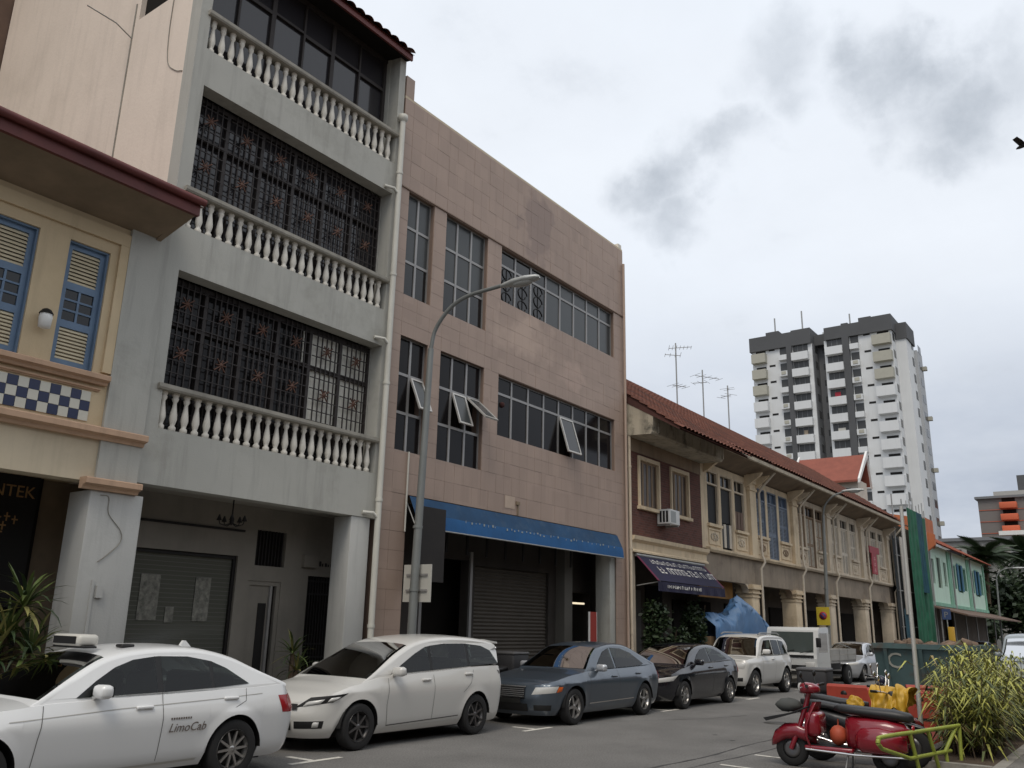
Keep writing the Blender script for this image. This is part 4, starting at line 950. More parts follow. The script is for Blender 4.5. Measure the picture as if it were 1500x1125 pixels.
# roof antennas
def antenna(x, y, zb, zt, bars, label, bx=.0):
    t = thing('roof_antenna', label, 'antenna', (x, y, zb), 'aerials on the shophouse roofs')
    MB().tube([(x, y, zb), (x, y, zt)], .035, 6).build('mast', M_steel, t)
    for (z, L, ang, n) in bars:
        b = MB(); dx, dy = math.cos(ang), math.sin(ang)
        b.tube([(x - dx * L * .3, y - dy * L * .3, z), (x + dx * L * .7, y + dy * L * .7, z + .06)], .016, 5)
        for k in range(n):
            q = -L * .3 + L * k / (n - 1); w = .38 - .16 * k / n
            b.tube([(x + dx * q - dy * w, y + dy * q + dx * w, z + .03), (x + dx * q + dy * w, y + dy * q - dx * w, z + .03)], .009, 4)
        b.build('boom', M_steel, t)
antenna(34.8, 16.3, 11.4, 14.45, [(14.2, 1.0, R(-60), 7), (13.85, .7, R(120), 4), (12.4, .8, R(-20), 4)], 'tall aerial with many rods on the roof nearest the pink block')
antenna(37.7, 16.3, 11.4, 13.9, [(13.55, 1.5, R(-25), 5), (13.25, .7, R(90), 3)], 'middle aerial with one long boom on the tiled roof')
antenna(40.8, 16.3, 11.4, 13.85, [(13.3, .8, R(60), 3), (13.65, .3, R(0), 2)], 'short aerial with a boxy head on the tiled roof')

# ------------------------------------------------------------------ building wrapped in netting, mint houses, canopy
def wavy(x0, x1, z0, z1, y, amp, seed, nx=40, nz=12):
    rnd = random.Random(seed); ph = [rnd.uniform(0, 6) for _ in range(4)]; vs = []
    for k in range(nz + 1):
        for i in range(nx + 1):
            u = i / nx; v = k / nz
            d = amp * (math.sin(u * 19 + ph[0] + v * 1.2) + .6 * math.sin(u * 37 + ph[1] - v) + .4 * math.sin(v * 9 + ph[2] + u * 3)) * (.35 + .65 * v)
            vs.append((x0 + (x1 - x0) * u, y + d, z1 + (z0 - z1) * v))
    return MB().add(vs, [(k * (nx + 1) + i, (k + 1) * (nx + 1) + i, (k + 1) * (nx + 1) + i + 1, k * (nx + 1) + i + 1) for k in range(nz) for i in range(nx)], True)
t = thing('scaffold', 'house under repair hung with green and teal netting', 'scaffold', (58, D - .6, PZ))
M_net = mat('green netting', (.012, .10, .055), .9, var=.35, vscale=1.4, streak=.3); M_net2 = mat('teal netting', (.012, .06, .09), .9, var=.4, vscale=1.2, streak=.3); M_net3 = mat('dark netting', (.03, .035, .04), .95, var=.3)
wavy(56.2, 58.9, .3, 9.2, D - .75, .05, 1).build('netting', M_net, t); wavy(58.92, 60.6, 4.3, 9.25, D - .7, .05, 2).build('netting', M_net2, t); wavy(58.9, 62.6, .3, 9.15, D - .55, .05, 3).build('netting', M_net, t)
wavy(53.7, 56.2, .3, 7.3, D - .35, .04, 4).build('netting', M_net3, t); wavy(54.2, 56.4, .3, 3.2, D - .5, .03, 5).build('netting', M_net2, t)
for x in (53.75, 56.2, 58.9, 62.5):
    MB().tube([(x, D - .5, PZ), (x, D - .5, 9.7)], .04, 6).build('scaffold_pole', M_steel, t)
for z in (2.2, 4.2, 6.2, 8.2): MB().tube([(53.7, D - .45, z), (62.6, D - .45, z)], .03, 6).build('scaffold_tube', M_steel, t)
for k in range(6): MB().tube([(57 + k * .9, D - .6, 9.1), (57 + k * .9, D - .6, 9.7 + .2 * (k % 3))], .03, 5).build('scaffold_tube', M_steel, t)
box(53.65, 62.6, D, D + 8, PZ, 8.2).build('wall', M_dim2, t)
MB().box(54.7, 55.4, D - .55, D - .5, 2.9, 7.3).build('hoarding_panel', mat('pale panel', (.45, .43, .4), .8, var=.1), t)

M_mint = mat('mint plaster', (.50, .68, .60), .85, var=.08, vscale=.6, streak=.25, dirt=(.3, .42, .34), dscale=.6, damt=.4); M_mintd = mat('jade trim', (.20, .40, .31), .8, var=.15)
M_tealS = mat('teal shutter paint', (.02, .12, .22), .6, var=.15); M_orange = mat('orange render', (.42, .13, .055), .85, var=.12, streak=.3)
def mint(x0, x1, label, gable=False):
    t = thing('shophouse', label, 'shophouse', ((x0 + x1) / 2, D, 0), 'mint shophouses far along the street')
    w = x1 - x0
    holes = [(x0 + w * .17, x0 + w * .32, 5.2, 7.0), (x0 + w * .42, x0 + w * .62, 5.0, 7.2), (x0 + w * .72, x0 + w * .87, 5.2, 7.0)]
    MB().wall(x0, x1 - .01, 3.75, 7.9, D, D + .25, holes).build('upper_wall', M_mint, t); box(x0, x1 - .01, D + .27, D + 9, PZ, 7.9).build('rear_block', M_dim2, t)
    for k, h in enumerate(holes):
        f = MB().box(h[0], h[0] + .12, D - .03, D + .1, h[2], h[3]).box(h[1] - .12, h[1], D - .03, D + .1, h[2], h[3]).box(h[0] + .12, h[1] - .12, D - .03, D + .1, h[3] - .12, h[3]).build('window_frame', M_mintd if not gable else M_mint, t)
        box(h[0] + .12, h[1] - .12, D + .08, D + .1, h[2], h[3] - .12).build('pane', M_glassd, f)
        if k == 1 and not gable:
            for q in (h[0] - .35, h[1] - .35): MB().box(q, q + .7, D - .09, D - .04, h[2] + .1, h[3] - .1).build('shutter_leaf', M_tealS, f)
    for q in (x0 + .05, x1 - .5): box(q, q + .4, D - .1, D - .003, 3.8, 7.75).build('pilaster', M_mintd, t)
    box(x0, x1 - .01, D - .15, D - .005, 3.72, 3.95).build('string_course', M_mintd, t)
    pipe(t, x0 + .65, D - .15, PZ, 7.8, .07, collars=False, m=M_steel)
    tile_roof(x0, x1 - .01, D - .7, 7.75, 16.5, 10.6, .45, .07).build('roof', mat('bright clay tile', (.33, .09, .05), .85, var=.25, vscale=1.5), t)
    if gable:
        MB().prism([(D - .75, 7.6), (D - .75, 8.3), (D + .6, 8.75), (D + .6, 9.55), (D + 6, 10.6), (D + 6, 7.0), (D, 7.0)], 'x', x0 - .35, x0 + .0).build('gable_parapet', M_orange, t)
        box(x0 + .0, x0 + 2.6, D - .2, D + .5, 7.6, 9.5).build('gable_parapet', M_orange, t)
mint(64.2, 72.0, 'mint green shophouse with orange gable beside the netting', True); mint(72.0, 80.0, 'mint green shophouse with teal shutters next to the orange gable one'); mint(80.0, 88.0, 'mint green shophouse with teal shutters at the far end of its row')
cn = thing('canopy', 'low brown tin canopy along the front of the mint shophouses', 'canopy', (75, 11.5, PZ))
MB().prism([(9.9, 3.0), (9.9, 3.1), (12.2, 3.7), (12.2, 3.6)], 'x', 63, 89).build('tin_roof', mat('rusty tin', (.13, .085, .065), .8, var=.25), cn)
for x in (63.5, 68, 72.5, 77, 81.5, 86): MB().tube([(x, 11.6, PZ), (x, 11.6, 3.46)], .05, 6).build('post', M_steel, cn)
MB().box(70, 84, 12.0, 12.1, PZ, 3.4).build('drop_screen', M_dim2, cn)

# ------------------------------------------------------------------ red roofed house behind
t = thing('house', 'white house with plain red tiled roof rising behind the old row', 'house', (66, 18.4, 0))
box(64, 66.4, 16.2, 20.6, 0, 12.4).build('wall', mat('off white render', (.55, .53, .48), .9, var=.08, streak=.2), t)
MB().prism([(63.4, 12.3), (65.9, 14.5), (66.1, 14.5), (66.6, 12.3), (66.6, 12.15), (66, 14.2), (63.4, 12.15)], 'y', 16.0, 20.8).build('roof', mat('plain red tile', (.23, .07, .048), .85, var=.12, vscale=2), t)
for y0 in (15.86, 20.8): MB().prism([(63.3, 12.35), (66, 14.75), (66.7, 12.35), (66.7, 12.05), (66, 14.3), (63.3, 12.05)], 'y', y0, y0 + .14).build('verge_board', M_white, t)
for y0 in (16.7, 18.6): 
    w = box(63.93, 63.98, y0, y0 + 1.5, 10.9, 11.8).build('window', M_glass, t); box(63.9, 63.93, y0 - .05, y0 + 1.55, 11.3, 11.36).build('glazing_bar', M_white, w)

# ------------------------------------------------------------------ white and grey tower
M_tw = mat('tower white', (.66, .67, .67), .85, tint=False, var=.05, vscale=.15, streak=.12); M_tg = mat('tower charcoal', (.085, .09, .1), .85, var=.08, vscale=.2); M_tb = mat('tower balcony beige', (.40, .40, .36), .85, var=.05)
M_tm = mat('tower mid grey', (.17, .18, .2), .85)
def tower():
    X = 130.0
    t = thing('apartment_tower', 'tall white apartment tower with charcoal piers and parapet', 'building', (138, 37, 0))
    FH = 2.64; NF = 16; ztop = 45.1
    def slab(y0, y1, xf, z1, m, name='wall', xb=141): return box(xf, xb, y0, y1, 0, z1).build(name, m, t)
    slab(38.06, 47.6, X + .3, ztop, M_tw); slab(26.4, 36.2, X + .3, ztop, M_tw)
    slab(36.2, 38.06, X + 3.2, ztop, M_tm, 'recess', 140); box(X + 1.8, X + 9, 36.0, 38.1, ztop, ztop + 1.7).build('parapet', M_tg, t)
    for y0, y1 in ((41.1, 41.95), (32.4, 33.4)): box(X - .25, X + .298, y0, y1, 0, ztop).build('pier', M_tg, t)
    box(X + .302, X + 3.2, 37.95, 38.06 - .002, 0, ztop).build('return_wall', M_tm, t)
    # parapets
    for y0, y1, h in ((45.1, 47.9, 2.35), (43.0, 45.098, 2.85), (41.1, 42.998, 2.3), (38.1, 41.098, 2.5), (33.4, 36.0, 1.95), (32.4, 33.398, 2.2), (30.8, 32.398, 2.0), (29.0, 30.798, 2.6), (26.2, 28.998, 2.45)):
        box(X - .1, X + 9, y0, y1, ztop, ztop + h).build('parapet', M_tg, t)
    box(X + 6, X + 14, 29.5, 37.9, ztop + .0, ztop + 3.4).build('roof_plant_room', mat('plant room cladding', (.4, .42, .44), .7), t)
    # side wings stepping back along the street side
    box(X + 2.6, X + 7.4, 24.9, 26.398, 0, ztop - .9).build('wall', M_tw, t); box(X + 2.4, X + 7.6, 24.7, 26.3, ztop - .9, ztop + 1.6).build('parapet', M_tg, t)
    box(X + 7.41, X + 11, 24.5, 26.5, 0, ztop - 1.5).build('wall', mat('tower pale grey', (.4, .41, .42), .85, tint=False), t)
    M_glassT = mat('tower glass', (.05, .053, .057), .25, spec=.4)  # glass colour lightened for distance haze and the curtains behind
    def me(w, h, m, d=.12): return MB().box(-d, 0, -w / 2, w / 2, -h / 2, h / 2).mesh('window', m)
    wide = me(2.3, 1.25, M_glassT, .02); mid = me(1.15, 1.35, M_glassT, .02); slit = me(.95, .32, M_black, .02); slit2 = me(1.6, .36, M_black, .02)
    para_w = MB().box(-.55, .3, -1.28, 1.28, -.62, .62).mesh('balcony', M_tw); para_m = MB().box(-.4, .3, -.62, .62, -.42, .42).mesh('balcony', M_tw)
    bal_b = MB().box(-.7, .3, -1.12, 1.12, -.75, .75).mesh('balcony', M_tb); bal_w = MB().box(-.7, .3, -1.12, 1.12, -.75, .75).mesh('balcony', M_tw)
    bal_b2 = MB().box(-.7, .3, -1.3, 1.3, -.75, .75).mesh('balcony', M_tb); bal_w2 = MB().box(-.7, .3, -1.3, 1.3, -.75, .75).mesh('balcony', M_tw)
    smallw = MB().box(-.6, .6, -.03, 0, -.6, .6).mesh('window', M_glassT)
    acm = MB().box(-.35, .35, -.4, .3, -.3, .3).mesh('air_conditioner', M_tb)
    cloth = [mat('laundry red', (.35, .03, .05), .9), mat('laundry tan', (.3, .25, .2), .9), mat('laundry pale', (.5, .5, .48), .9)]
    rnd = random.Random(5)
    for k in range(NF):
        z = 44.5 - FH * k
        if z < 4: break
        for yc in (39.85, 34.65):
            w = inst('window', wide, t, (X + .295, yc, z)); inst('balcony', para_w, t, (X, yc, z - 1.32))
            for q in (-.4, .4): box(X + .262, X + .272, yc + q - .03, yc + q + .03, z - .62, z + .62).build('mullion', M_tm, t)
            if rnd.random() < .45:
                y0 = yc + rnd.uniform(-.9, 0); box(X + .05, X + .08, y0, y0 + rnd.uniform(.5, 1.1), z - .62, z - rnd.uniform(-.1, .2)).build('laundry', cloth[rnd.choice((1, 2, 1))] if k != 3 else cloth[0], t)
        for yc in (42.55, 31.7):
            inst('window', mid, t, (X + .295, yc, z)); inst('balcony', para_m, t, (X + .05, yc, z - 1.12))
            if rnd.random() < .5: box(X - .42, X - .36, yc - .4, yc + .3, z - 1.3, z - .8).build('air_conditioner', M_tb, t)
        for yc in (44.4, 29.9): inst('window', slit, t, (X + .295, yc, z + .55))
        hi = k < 3
        inst('balcony', bal_b if hi else bal_w, t, (X, 46.35, z - .75)); inst('window', slit2, t, (X + .295, 46.2, z + .4))
        inst('balcony', bal_b2 if hi else bal_w2, t, (X, 27.75, z - .75)); inst('window', slit2, t, (X + .295, 27.6, z + .42))
        inst('window', smallw, t, (X + 1.4, 26.398, z - .2)); inst('window', smallw, t, (X + 6.3, 24.898, z - .4), scale=(1.0, 1, 1.1)); inst('window', smallw, t, (X + 9.4, 24.498, z - .4), scale=(1.6, 1, 1))
        if k % 3 == 1: inst('air_conditioner', acm, t, (X + 10.6, 24.3, z - .5))
        inst('window', smallw, t, (X + 1.9, 37.948, z), scale=(1, 1, 1)); inst('window', mid, t, (X + 3.19, 36.9, z), scale=(1, .7, .7))
    for x, y, h in ((X + 2, 44.2, 3.8), (X + 2, 39.8, 4.2), (X + 4, 33, 3)): MB().tube([(x, y, ztop + 2), (x, y, ztop + 2 + h)], .12, 5).build('aerial_mast', M_steel, t)
tower()
t = thing('hotel_block', 'dark grey block with orange balconies at the far end of the street', 'building', (180, 5, 0))
M_hg = mat('hotel grey', (.17, .16, .16), .85, var=.08, vscale=.2); M_ho = mat('orange balcony', (.55, .12, .055), .7)
box(170, 192, -20, 23.2, 0, 24.8).build('wall', M_hg, t); box(169.5, 192.5, -20.5, 23.6, 24.8, 25.2).build('roof_slab', M_tm, t); box(173, 190, -18, 21, 25.2, 26.4).build('attic', mat('attic grey', (.38, .38, .38), .8), t); box(176, 190, -18, 17.4, 26.4, 29.5).build('plant_room', M_tg, t)
for k in range(4):
    z = 22.9 - 2.0 * k
    for y0 in (17.2, 8, -2):
        b = MB().bbox(168.6, 170, y0, y0 + 2.6, z, z + 1.05, .08).build('balcony', M_ho, t); box(169.95, 169.99, y0 + .3, y0 + 2.3, z + 1.06, z + 1.9).build('window', M_dark, t)
    box(169.9, 169.96, 14, 23.2, z - .1, z - .02).build('band', M_ho, t)
box(167, 169.9, -20, 20.2, 18.2, 18.9).build('white_slab', M_white, t)
t = thing('low_block', 'long low grey flat roofed block beyond the mint shophouses', 'building', (125, 20, 0))
box(120, 140, 13.5, 21, 0, 13.0).build('wall', mat('low block grey', (.3, .3, .3), .85, var=.08), t); box(119.6, 140.4, 13.2, 21.3, 13.0, 13.4).build('roof_slab', M_tm, t)
for k in range(3): box(119.9, 119.99, 14.2 + 2.3 * k, 15.9 + 2.3 * k, 10.6, 12.0).build('window', M_glassd, t)

# ------------------------------------------------------------------ plants
def leaf_blade(L, w, droop, m, seg=5, fold=.25):
    vs = []; 
    for i in range(seg + 1):
        u = i / seg; a = droop * u * u
        x = L * (u - .18 * a * u); z = -L * a * u * .5
        ww = w * (math.sin(math.pi * min(1, .12 + u * .88)) ** .7) * (1 if u < .98 else .1)
        vs += [(x, -ww, z + ww * fold), (x, 0, z), (x, ww, z + ww * fold)]
    return MB().add(vs, [(i * 3 + j, i * 3 + j + 1, i * 3 + j + 4, i * 3 + j + 3) for i in range(seg) for j in (0, 1)], True).mesh('leaf', m)
M_leafA2 = mat('yellowing leaf', (.22, .21, .075), .5, var=.3, vscale=6)
BL = [leaf_blade(.62, .026, d, m) for d, m in ((.15, M_leafA), (.5, M_leafA), (.9, M_leafB), (.3, M_leafA2), (.7, M_leafA))]
def rosette(parent, c, n, sc, seed, mesh=BL, elev=(-25, 80)):
    r = random.Random(seed)
    for k in range(n):
        e = R(elev[0] + (elev[1] - elev[0]) * (k / n) ** .8 + r.uniform(-8, 8)); a = k * 2.399 + r.uniform(-.3, .3); s = sc * r.uniform(.75, 1.1)
        inst('leaf', r.choice(mesh), parent, c, (0, -e, a), (s, s, s))
def yucca(x, y, label, trunks, seed, sc=1.0, n=34, pot=True):
    t = thing('potted_plant', label, 'plant', (x, y, PZ), 'potted plants along the walkway')
    if pot: MB().lathe([(.2, 0), (.27, .42), (.3, .42), (.3, .48), (.26, .48), (.25, .4), (.01, .4)], (x, y, PZ), 14).build('pot', M_pot, t)
    for i, (dx, dy, h) in enumerate(trunks):
        MB().tube([(x + dx * .3, y + dy * .3, PZ + .3), (x + dx * .7, y + dy * .7, PZ + .3 + h * .5), (x + dx, y + dy, PZ + h)], [.05, .045, .035], 8).build('trunk', M_bark, t)
        rosette(t, (x + dx, y + dy, PZ + h), n, sc, seed + i)
yucca(5.62, 11.86, 'spiky dragon plant with yellowish leaves in front of the dark signboard', [(.0, 0, 1.78), (-.14, .05, 1.4), (.14, -.05, 1.2), (-.3, .0, 1.1)], 3, 1.05, 46)
yucca(7.42, D + .7, 'small spiky plant beside the wide grey column', [(0, 0, 1.3), (-.06, .05, .95)], 8, .72, 26)
yucca(10.95, D + .55, 'spiky plant in front of the grille gate', [(0, 0, 1.1), (.12, 0, .8)], 12, .85, 28)
def leafy(x, y, h, rx, ry, label, m, seed, n=900, lsz=.09, name='potted_shrub', stems=5, pot=True, group='dark shrubs by the brick house'):
    r = random.Random(seed); t = thing(name, label, 'plant', (x, y, PZ), group)
    if pot: MB().lathe([(.22, 0), (.3, .45), (.27, .45), (.25, .4), (.01, .4)], (x, y, PZ), 12).build('pot', M_pot, t)
    st = MB(); fo = MB()
    for k in range(stems):
        a = r.uniform(0, 6.28); q = r.uniform(.2, .8)
        p = [(x, y, PZ + .3), (x + rx * q * .4 * math.cos(a), y + ry * q * .4 * math.sin(a), PZ + h * .5), (x + rx * q * math.cos(a), y + ry * q * math.sin(a), PZ + h * r.uniform(.8, 1.0))]
        st.tube(p, [.02, .014, .006], 5)
    clumps = [(r.gauss(0, .42) * rx, r.gauss(0, .42) * ry, h * r.uniform(.35, .95)) for _ in range(14)]
    for k in range(n):
        c = r.choice(clumps); px, py, pz = x + c[0] + r.gauss(0, .13) * rx * 1.4, y + c[1] + r.gauss(0, .13) * ry * 1.4, PZ + c[2] + r.gauss(0, .08) * h
        if pz < PZ + .35: continue
        d = Vector((r.gauss(0, 1), r.gauss(0, 1), r.uniform(-.6, .8))).normalized(); s = d.cross(Vector((r.gauss(0, 1), r.gauss(0, 1), 1))).normalized(); L = lsz * r.uniform(.7, 1.5); w = L * .32
        p0 = Vector((px, py, pz)); fo.add([p0, p0 + d * L * .5 + s * w, p0 + d * L, p0 + d * L * .5 - s * w], [(0, 1, 2, 3)])
    st.build('stem', M_bark, t); fo.build('foliage', m, t, kind='stuff'); return t
leafy(23.5, 11.9, 2.35, .55, .4, 'tall dark shrub in a pot by the corner of the brick house', M_leafB, 21, 1500, .12)
leafy(24.7, 11.9, 1.7, .5, .4, 'low dark shrub in a pot under the navy awning', M_leafB, 22, 1100, .11)
leafy(26.3, 11.9, 2.5, .6, .4, 'dark bushy shrub in a pot next to the blue tarpaulin', M_leafB, 23, 1700, .12)
leafy(19.9, 11.95, 1.15, .35, .3, 'low shrub in a pot at the end column of the pink block', M_leafD, 24, 500, .1)

# near bush of long lime leaves
def near_bush():
    r = random.Random(31); cx, cy = 17.2, 2.8
    t = thing('bush', 'big lime green bush of narrow arching leaves by the near kerb', 'bush', (cx, cy, .1))
    st = MB(); A = MB(); B = MB(); Cc = MB()
    for k in range(170):
        bx = cx + r.uniform(-2.5, 3.2); by = cy + r.uniform(-.55, .15); h = (1.45 - .09 * (bx - cx) ** 2 * .6) * r.uniform(.55, 1.08)
        a = r.uniform(0, 6.28); lean = r.uniform(.1, .65)
        tip = Vector((bx + lean * math.cos(a), by + lean * .6 * math.sin(a), .1 + h))
        st.tube([(bx, by, .08), ((bx + tip.x) / 2 + .03, (by + tip.y) / 2, .1 + h * .55), tip], [.012, .009, .004], 4)
        for j in range(50):
            u = r.uniform(.16, 1.0); p = Vector((bx, by, .08)).lerp(tip, u) + Vector((r.gauss(0, .05), r.gauss(0, .05), 0))
            an = r.uniform(0, 6.28); L = r.choice((.12, .2, .3, .45)) * r.uniform(.8, 1.25); up_ = r.uniform(-.1, .9)
            d = Vector((math.cos(an), math.sin(an), up_)).normalized(); s = d.cross(Vector((0, 0, 1))).normalized() * (L * .03 + .004)
            m1 = p + d * L * .5 + Vector((0, 0, .02)); e = p + d * L - Vector((0, 0, L * .45))
            tgt = r.choices((A, B, Cc), ((.66, .3, .04) if u > .5 else (.3, .62, .08)))[0]
            tgt.add([p, m1 + s, e, m1 - s], [(0, 1, 2, 3)])
    st.build('stem', M_bark, t); A.build('foliage', M_leafC, t, kind='stuff'); B.build('foliage', M_leafD, t, kind='stuff'); Cc.build('foliage', mat('straw leaf', (.25, .2, .09), .7, var=.3, vscale=8), t, kind='stuff')
near_bush()

# palms and broadleaf trees at the far end
def palm(x, y, h, label, seed):
    r = random.Random(seed); t = thing('palm_tree', label, 'tree', (x, y, 0), 'palms at the far end of the street')
    MB().tube([(x, y, -.05), (x + .15, y + .1, h * .5), (x + .1, y - .1, h)], [.28, .2, .16], 8).build('trunk', M_bark, t)
    fr = MB(); L = 3.4; n = 26
    for i in range(n):
        u = (i + 1) / n; px = L * u * (1 - .12 * u); pz = .9 * u - 1.9 * u * u; w = .85 * math.sin(math.pi * (.1 + .86 * u)) + .1
        for sgn in (-1, 1):
            fr.add([(px, 0, pz), (px + .15, 0, pz), (px + .42, sgn * w, pz - .35 * w - .1)], [(0, 1, 2)])
    fr.tube([(L * u * (1 - .12 * u), 0, .9 * u - 1.9 * u * u) for u in (0, .25, .5, .75, 1)], [.04, .03, .02, .015, .008], 4)
    me = fr.mesh('frond', M_leafB)
    for k in range(36): inst('frond', me, t, (x + .1, y - .1, h), (0, -R(r.uniform(-35, 55)), k * 2.399 + r.uniform(-.3, .3)), [r.uniform(.8, 1.15)] * 3)
palm(98, 13.4, 9.3, 'palm nearest the end mint shophouse', 1); palm(104, 10.6, 9.8, 'tallest palm of the group before the hotel block', 2); palm(96, 15.5, 7.2, 'short palm tucked behind the mint shophouses', 3); palm(108, 8.0, 8.6, 'palm beside the far street lamp', 4)
def broad(x, y, h, rad, label, seed, m=None):
    r = random.Random(seed); t = thing('broadleaf_tree', label, 'tree', (x, y, 0), 'trees at the far end of the street'); m = m or M_leafB
    tr = MB().tube([(x, y, -.05), (x, y + .1, h * .35), (x + .2, y, h * .6)], [.35, .28, .15], 8)
    cl = []
    for k in range(16):
        a = r.uniform(0, 6.28); q = rad * r.uniform(.3, .95); z = h * r.uniform(.4, .92); c = (x + q * math.cos(a), y + q * math.sin(a), z); cl.append(c); tr.tube([(x, y + .1, h * .35), ((x + c[0]) / 2, (y + c[1]) / 2, (h * .35 + z) / 2 + .2), c], [.12, .07, .03], 5)
    tr.build('trunk', M_bark, t); fo = MB()
    for k in range(7000):
        c = r.choice(cl); p = Vector((c[0] + r.gauss(0, .3) * rad, c[1] + r.gauss(0, .3) * rad, c[2] + r.gauss(0, .09) * h)); d = Vector((r.gauss(0, 1), r.gauss(0, 1), r.gauss(0, .6))).normalized(); s = d.cross(Vector((r.gauss(0, 1), r.gauss(0, 1), 1))).normalized(); L = r.uniform(.4, .8)
        fo.add([p, p + d * L * .5 + s * L * .3, p + d * L, p + d * L * .5 - s * L * .3], [(0, 1, 2, 3)])
    fo.build('crown', m, t, kind='stuff')
broad(112, 13, 8.5, 3.6, 'dark spreading tree behind the palms', 41); broad(115, 6.5, 8.0, 3.4, 'dark rounded tree right of the palms', 42); broad(118, 0.5, 8.4, 3.6, 'dark tree in front of the hotel block', 43); broad(104, 14.5, 7.5, 3.2, 'dark bushy tree rising just behind the palms', 45); broad(101, 8.2, 5.5, 2.6, 'low dark tree under the palms', 46); broad(92, 14.6, 5.2, 1.8, 'small dark tree against the end wall of the mint shophouses', 44)

# ------------------------------------------------------------------ street lamps and signs
M_lampg = mat('lamp post grey', (.2, .215, .22), .55, metal=.3, var=.08, vscale=2)
def street_lamp(x, y, h, label, reach=2.3):
    t = thing('street_lamp', label, 'street lamp', (x, y, PZ), 'street lamps along the far kerb')
    MB().lathe([(.14, 0), (.14, .03), (.115, .05), (.115, .9), (.1, .95)], (x, y, PZ), 12).build('base', M_lampg, t)
    top = h - .9
    MB().tube([(x, y, PZ + .9), (x, y - .03, 3), (x, y - .15, top)], [.09, .085, .062], 10).build('pole', M_lampg, t)
    arm = catmull([(x, y - .15, top), (x, y - .26, top + .42), (x, y - .62, top + .8), (x, y - 1.1, top + .98), (x, y - reach + .1, top + 1.02)], 6)
    MB().tube(arm, .042, 8).build('arm', M_lampg, t)
    hd_ = MB(); c = (x, y - reach - .38, top + 1.0); secs = [(-.46, .02, .03), (-.4, .1, .05), (-.15, .15, .075), (.15, .13, .075), (.38, .07, .055), (.48, .04, .04)]
    vs = []; n = 12
    for u, w, hh in secs:
        for j in range(n):
            a = 2 * math.pi * j / n; vs.append((c[0] + w * math.cos(a), c[1] + u, c[2] + hh * math.sin(a) * (1.2 if math.sin(a) > 0 else .7)))
    hd_.add(vs, [(i * n + j, i * n + (j + 1) % n, (i + 1) * n + (j + 1) % n, (i + 1) * n + j) for i in range(len(secs) - 1) for j in range(n)] + [tuple(range(n)), tuple(range((len(secs) - 1) * n, len(secs) * n))], True)
    hh_ = hd_.build('lamp_head', mat('lamp head grey', (.42, .44, .45), .4, metal=.2), t)
    MB().blob((c[0], c[1] - .05, c[2] - .045), (.11, .26, .06)).build('lens', mat('lamp lens', (.35, .36, .36), .3), hh_)
    MB().lathe([(.1, 0), (.1, .05)], (x, y - .035, 3.62), 10).build('clamp', M_lampg, t); MB().lathe([(.1, 0), (.1, .05)], (x, y - .02, 2.4), 10).build('clamp', M_lampg, t)
street_lamp(12.9, 11.76, 8.25, 'grey street lamp standing before the pink block', 2.05); street_lamp(39.5, 11.75, 7.75, 'grey street lamp with a yellow sign before the cream row', 1.15); street_lamp(88.5, 11.5, 7.5, 'distant street lamp beyond the mint shophouses', 1.6); street_lamp(126, 11.9, 8.2, 'farthest street lamp before the trees')
def flat_sign(name, label, x, y0, y1, z0, z1, m, deco=None):
    t = thing(name, label, 'sign', (x, (y0 + y1) / 2, z0))
    MB().box(x - .012, x + .012, y0, y1, z0, z1).build('plate', m, t)
    if deco: deco(t)
    return t
s1 = flat_sign('traffic_sign', 'white rectangular traffic sign seen from behind on the nearest lamp post', 13.03, 11.42, 12.14, 2.2, 2.92, mat('sign back', (.45, .45, .43), .6, var=.06))
for z in (2.4, 2.7): MB().box(12.99, 13.016, 11.5, 12.05, z, z + .04).build('rail', M_alu, s1)
def nopark(t):
    yc, zc = 11.88, 2.5
    MB().lathe([(.001, -.004), (.17, -.004), (.17, .0)], (39.35, yc, zc), 20, 'x').build('ring', mat('sign red', (.4, .03, .03), .6), t)
    MB().lathe([(.001, -.004), (.12, -.004), (.12, .0)], (39.345, yc, zc), 20, 'x').build('disc', mat('sign blue', (.05, .06, .22), .6), t)
    MB().add([(39.338, yc + .1, zc + .07), (39.338, yc + .07, zc + .1), (39.338, yc - .1, zc - .07), (39.338, yc - .07, zc - .1)], [(0, 1, 2, 3)]).build('bar', MATS['sign red'], t)
flat_sign('traffic_sign', 'yellow no parking sign with a red and blue roundel on the second lamp post', 39.37, 11.6, 12.16, 2.1, 2.86, mat('sign yellow', (.6, .47, .04), .6), nopark)
ps = thing('parking_sign', 'small blue parking sign above a yellow ticket machine by the netting', 'sign', (62, 11.0, PZ))
MB().tube([(62, 11.0, PZ), (62, 11.0, 3.5)], .04, 6).build('post', M_steel, ps); box(61.95, 61.99, 10.75, 11.25, 2.75, 3.4).build('plate', mat('sign blue panel', (.04, .07, .18), .6), ps)
inst('lettering', text_mesh('P', .5, M_alu), ps, (61.94, 11.15, 2.88), (R(90), 0, R(-90)))
MB().bbox(61.6, 61.9, 10.6, 10.95, PZ, 2.3, .03).build('ticket_machine', mat('machine yellow', (.5, .3, .03), .6), ps)
sp = thing('sign_pole', 'bare thin steel pole standing between the bush and the road barriers', 'pole', (15.5, 3.29, .0))
MB().tube([(15.5, 3.29, .0), (15.53, 3.27, 3.86)], [.038, .03], 8).build('shaft', mat('pale galvanised steel', (.55, .56, .56), .5, metal=.3), sp); MB().lathe([(.1, 0), (.1, .02), (.05, .04)], (15.5, 3.29, .0), 10).build('foot', M_steel, sp)
yb_ = thing('hoarding', 'orange yellow hoarding boards at the far right of the street', 'hoarding', (84, 6.4, 0))
for z in (1.9, 3.4): MB().box(84, 84.1, 5.0, 7.6, z, z + .95).build('board', mat('hoarding orange', (.5, .28, .07), .7, var=.15), yb_)
